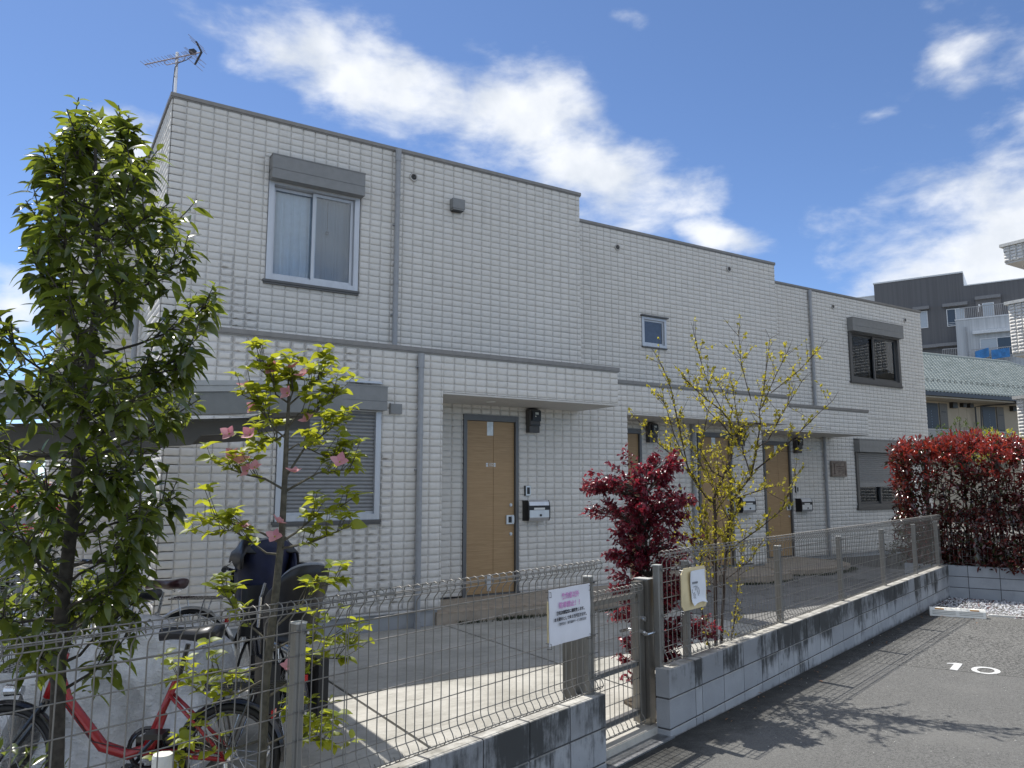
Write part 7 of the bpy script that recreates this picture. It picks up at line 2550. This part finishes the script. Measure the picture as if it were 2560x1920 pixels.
rs_ = bucket(cb, L, -0.02, 0.66, 0.46, 0.17, 0.30, BLACK, 'rear_child_seat')
b = MB()
for s in (-1, 1):
    b.obox(L(0.20, 0.11 * s - 0.02, 0.20), f * 0.03, l * 0.04, (0, 0, 0.48)); b.obox(L(0.20, 0.11 * s - 0.04, 0.20), f * 0.13, l * 0.08, (0, 0, 0.03))
b.build('footrest', BLACK, rs_)
b = MB(); b.tube([L(0.05, 0.19, 0.74), L(0.0, 0.195, 0.92), L(-0.05, 0.19, 1.0)], 0.008, 6); b.tube([L(0.07, 0.19, 0.74), L(0.02, 0.195, 0.92)], 0.006, 6); b.build('grab_bar', CHROME, rs_)
fs_ = bucket(cb, L, 0.74, 0.78, 0.44, 0.17, 0.30, NAVY, 'front_child_seat', 0.18)
# rain hood over the front seat, folded back, with strap ends
P = []
for j in range(7):
    q = R(15 + 130 * j / 6)
    P.append([L(0.70 + 0.20 * math.cos(q), 0.19 * math.cos(a), 1.04 + (0.20 + 0.02 * math.sin(3 * a)) * math.sin(q) * math.sin(a) ** 0.6 + 0.02 * math.sin(5 * a + j)) for a in [math.pi * k / 12 for k in range(13)]])
b = MB(); b.grid(P); hd_ = b.build('rain_hood', BLACK, fs_, smooth=True)
hd_.modifiers.new('thickness', 'SOLIDIFY').thickness = 0.012
b = MB()
b.grid([[L(0.93 + 0.05 * i / 5, -0.16 + 0.32 * j / 6, 0.98 - 0.03 * i + 0.02 * math.sin(j)) for j in range(7)] for i in range(6)])
b.build('cover_flap', BLACK, fs_, smooth=True)
b = MB(); b.grid([[L(1.0 - 0.02 * i, -0.05 + 0.05 * j, 0.97 - 0.06 * i) for j in range(3)] for i in range(5)]); b.build('strap', BLACK, fs_)
b = MB()
b.grid([[L(0.60 + 0.06 * math.cos(a), 0.17 * math.sin(a * 0.9), z) for z in (0.60, 0.75, 0.92)] for a in [k * 0.5 for k in range(13)]])
b.build('rain_skirt', BLACK, fs_, smooth=True)
b = MB(); b.torus(L(0.66, -0.16, 1.02), l, 0.135, 0.02, 22, 6, flat=0.5); b.disc(L(0.66, -0.165, 1.02), l, 0.125, 0.012, 22); b.build('side_panel', NAVY, fs_, smooth=True)
for (x, y) in ((-0.16, -0.14), (-0.16, 0.14)):
    b = MB(); b.obox(L(x, y - 0.03, 0.20), f * 0.33, l * 0.06, (0, 0, 0.36)); b.build('pannier_cover', BLACK, cb)

# silver sheets draped over bikes behind the red one
def make_sheet():
    n = NT('silver_sheet')
    cr1 = n.noise(9, 8, 0.62, dist=0.8)
    cr2 = n.noise(28, 6, 0.6, stretch=(1, 1, 2.2))
    n.set(n.mix(n.ramp(cr1, 0.35, 0.65), (0.74, 0.745, 0.76), (0.86, 0.865, 0.875)), 0.30, 0.0, 0.7)
    n.bump(n.math('ADD', n.math('MULTIPLY', cr1, 1.0), n.math('MULTIPLY', cr2, 0.45)), 1.0, 0.05)
    return n.m
SHEET = make_sheet()
from mathutils import noise as mnoise
def ridged(p, f):
    return 1.0 - abs(mnoise.noise(Vector(p) * f)) * 2.0
def sheet(label, a, c, height, wid, seed, foot=0.05, group='silver covers over parked bicycles'):
    """cloth hung over a ridge from a to c; sides fall and splay in pleats and crumples"""
    r = random.Random(seed)
    a, c = Vector(a), Vector(c)
    d = (c - a).normalized(); nrm = Vector((d.y, -d.x, 0))
    ln = (c - a).length
    nu, nv = 80, 60
    ph = [r.uniform(0, 6.28) for _ in range(8)]
    so_ = Vector((seed * 3.1, seed * 1.7, 0))
    P = []
    for i in range(nu + 1):
        u = i / nu
        row = []
        hz = height(u)
        for j in range(nv + 1):
            v = -1 + 2 * j / nv
            av = abs(v)
            side = 1 if v > 0 else -1
            if av < 0.16:
                q = 0.0
                off_ = v / 0.16 * wid * 0.5
                z = hz - 0.02 * (av / 0.16) ** 2
            else:
                q = (av - 0.16) / 0.84
                # long folds fanning out from the handlebar end of the ridge
                fan = math.atan2(q * hz + 0.05, (u - 0.25) * ln + 0.001)
                off_ = side * (wid * 0.5 + 0.06 * q + 0.055 * min(1, q * 1.6) * math.sin(fan * 8.0 + ph[0] + side) + 0.03 * q * math.sin(u * 31 + ph[1] + 2.2 * q))
                z = hz - (hz - foot) * q
            ex = 0.05 * math.sin(v * 4 + ph[4]) * (1 if u in (0, 1) else 0.4)
            p = a + d * (ln * u + ex) + nrm * off_ + Vector((0, 0, z))
            w_ = min(1.0, 0.35 + q)
            cr = 0.085 * w_ * (ridged(p + so_, 3.2) - 0.4) + 0.030 * w_ * (ridged(p * 1.0 + so_ * 2, 8.5) - 0.4) + 0.010 * (ridged(p + so_ * 3, 22.0) - 0.4)
            p = p + nrm * (side if av >= 0.16 else v / 0.16) * cr + Vector((0, 0, 0.35 * cr if av < 0.3 else 0))
            p.z = max(p.z, foot - 0.02)
            row.append(p)
        P.append(row)
    b = MB(); b.grid(P)
    for idx in (0, nu):
        b.grid([[P[idx][j], P[idx][nv - j]] for j in range(nv // 2)])
    o = b.build('bicycle_cover', SHEET, None, origin=a, smooth=True)
    tag(o, label, 'bike cover', group)
    return o
sheet('crumpled silver sheet draped over a bicycle behind the red one', polar(-2.62, 4.62), polar(-1.70, 4.60), lambda u: 0.74 + 0.06 * math.exp(-((u - 0.42) / 0.22) ** 2) - 0.10 * max(0, u - 0.78) / 0.22 - 0.05 * max(0, 0.2 - u) / .2, 0.40, 3)
sheet('silver sheet with a torn peak over a bicycle at the far left behind the basket', polar(-3.6, 4.50), polar(-2.72, 4.62), lambda u: 0.74 + 0.16 * math.exp(-((u - 0.88) / 0.12) ** 2) - 0.06 * math.sin(u * 9), 0.40, 8)
# white pipe stub at the fence
pp = thing('white_pipe', 'short white plastic pipe standing inside the left fence below the red frame', 'pipe', tuple(polar(-1.42, 3.30)))
q = polar(-1.42, 3.30)
b = MB(); b.tube([q - Vector((0, 0, 0.1)), q + Vector((0, 0, 0.47)), q + Vector((0, 0, 0.482))], [0.041, 0.041, 0.038], 18); b.build('pipe', WHITEP, pp)
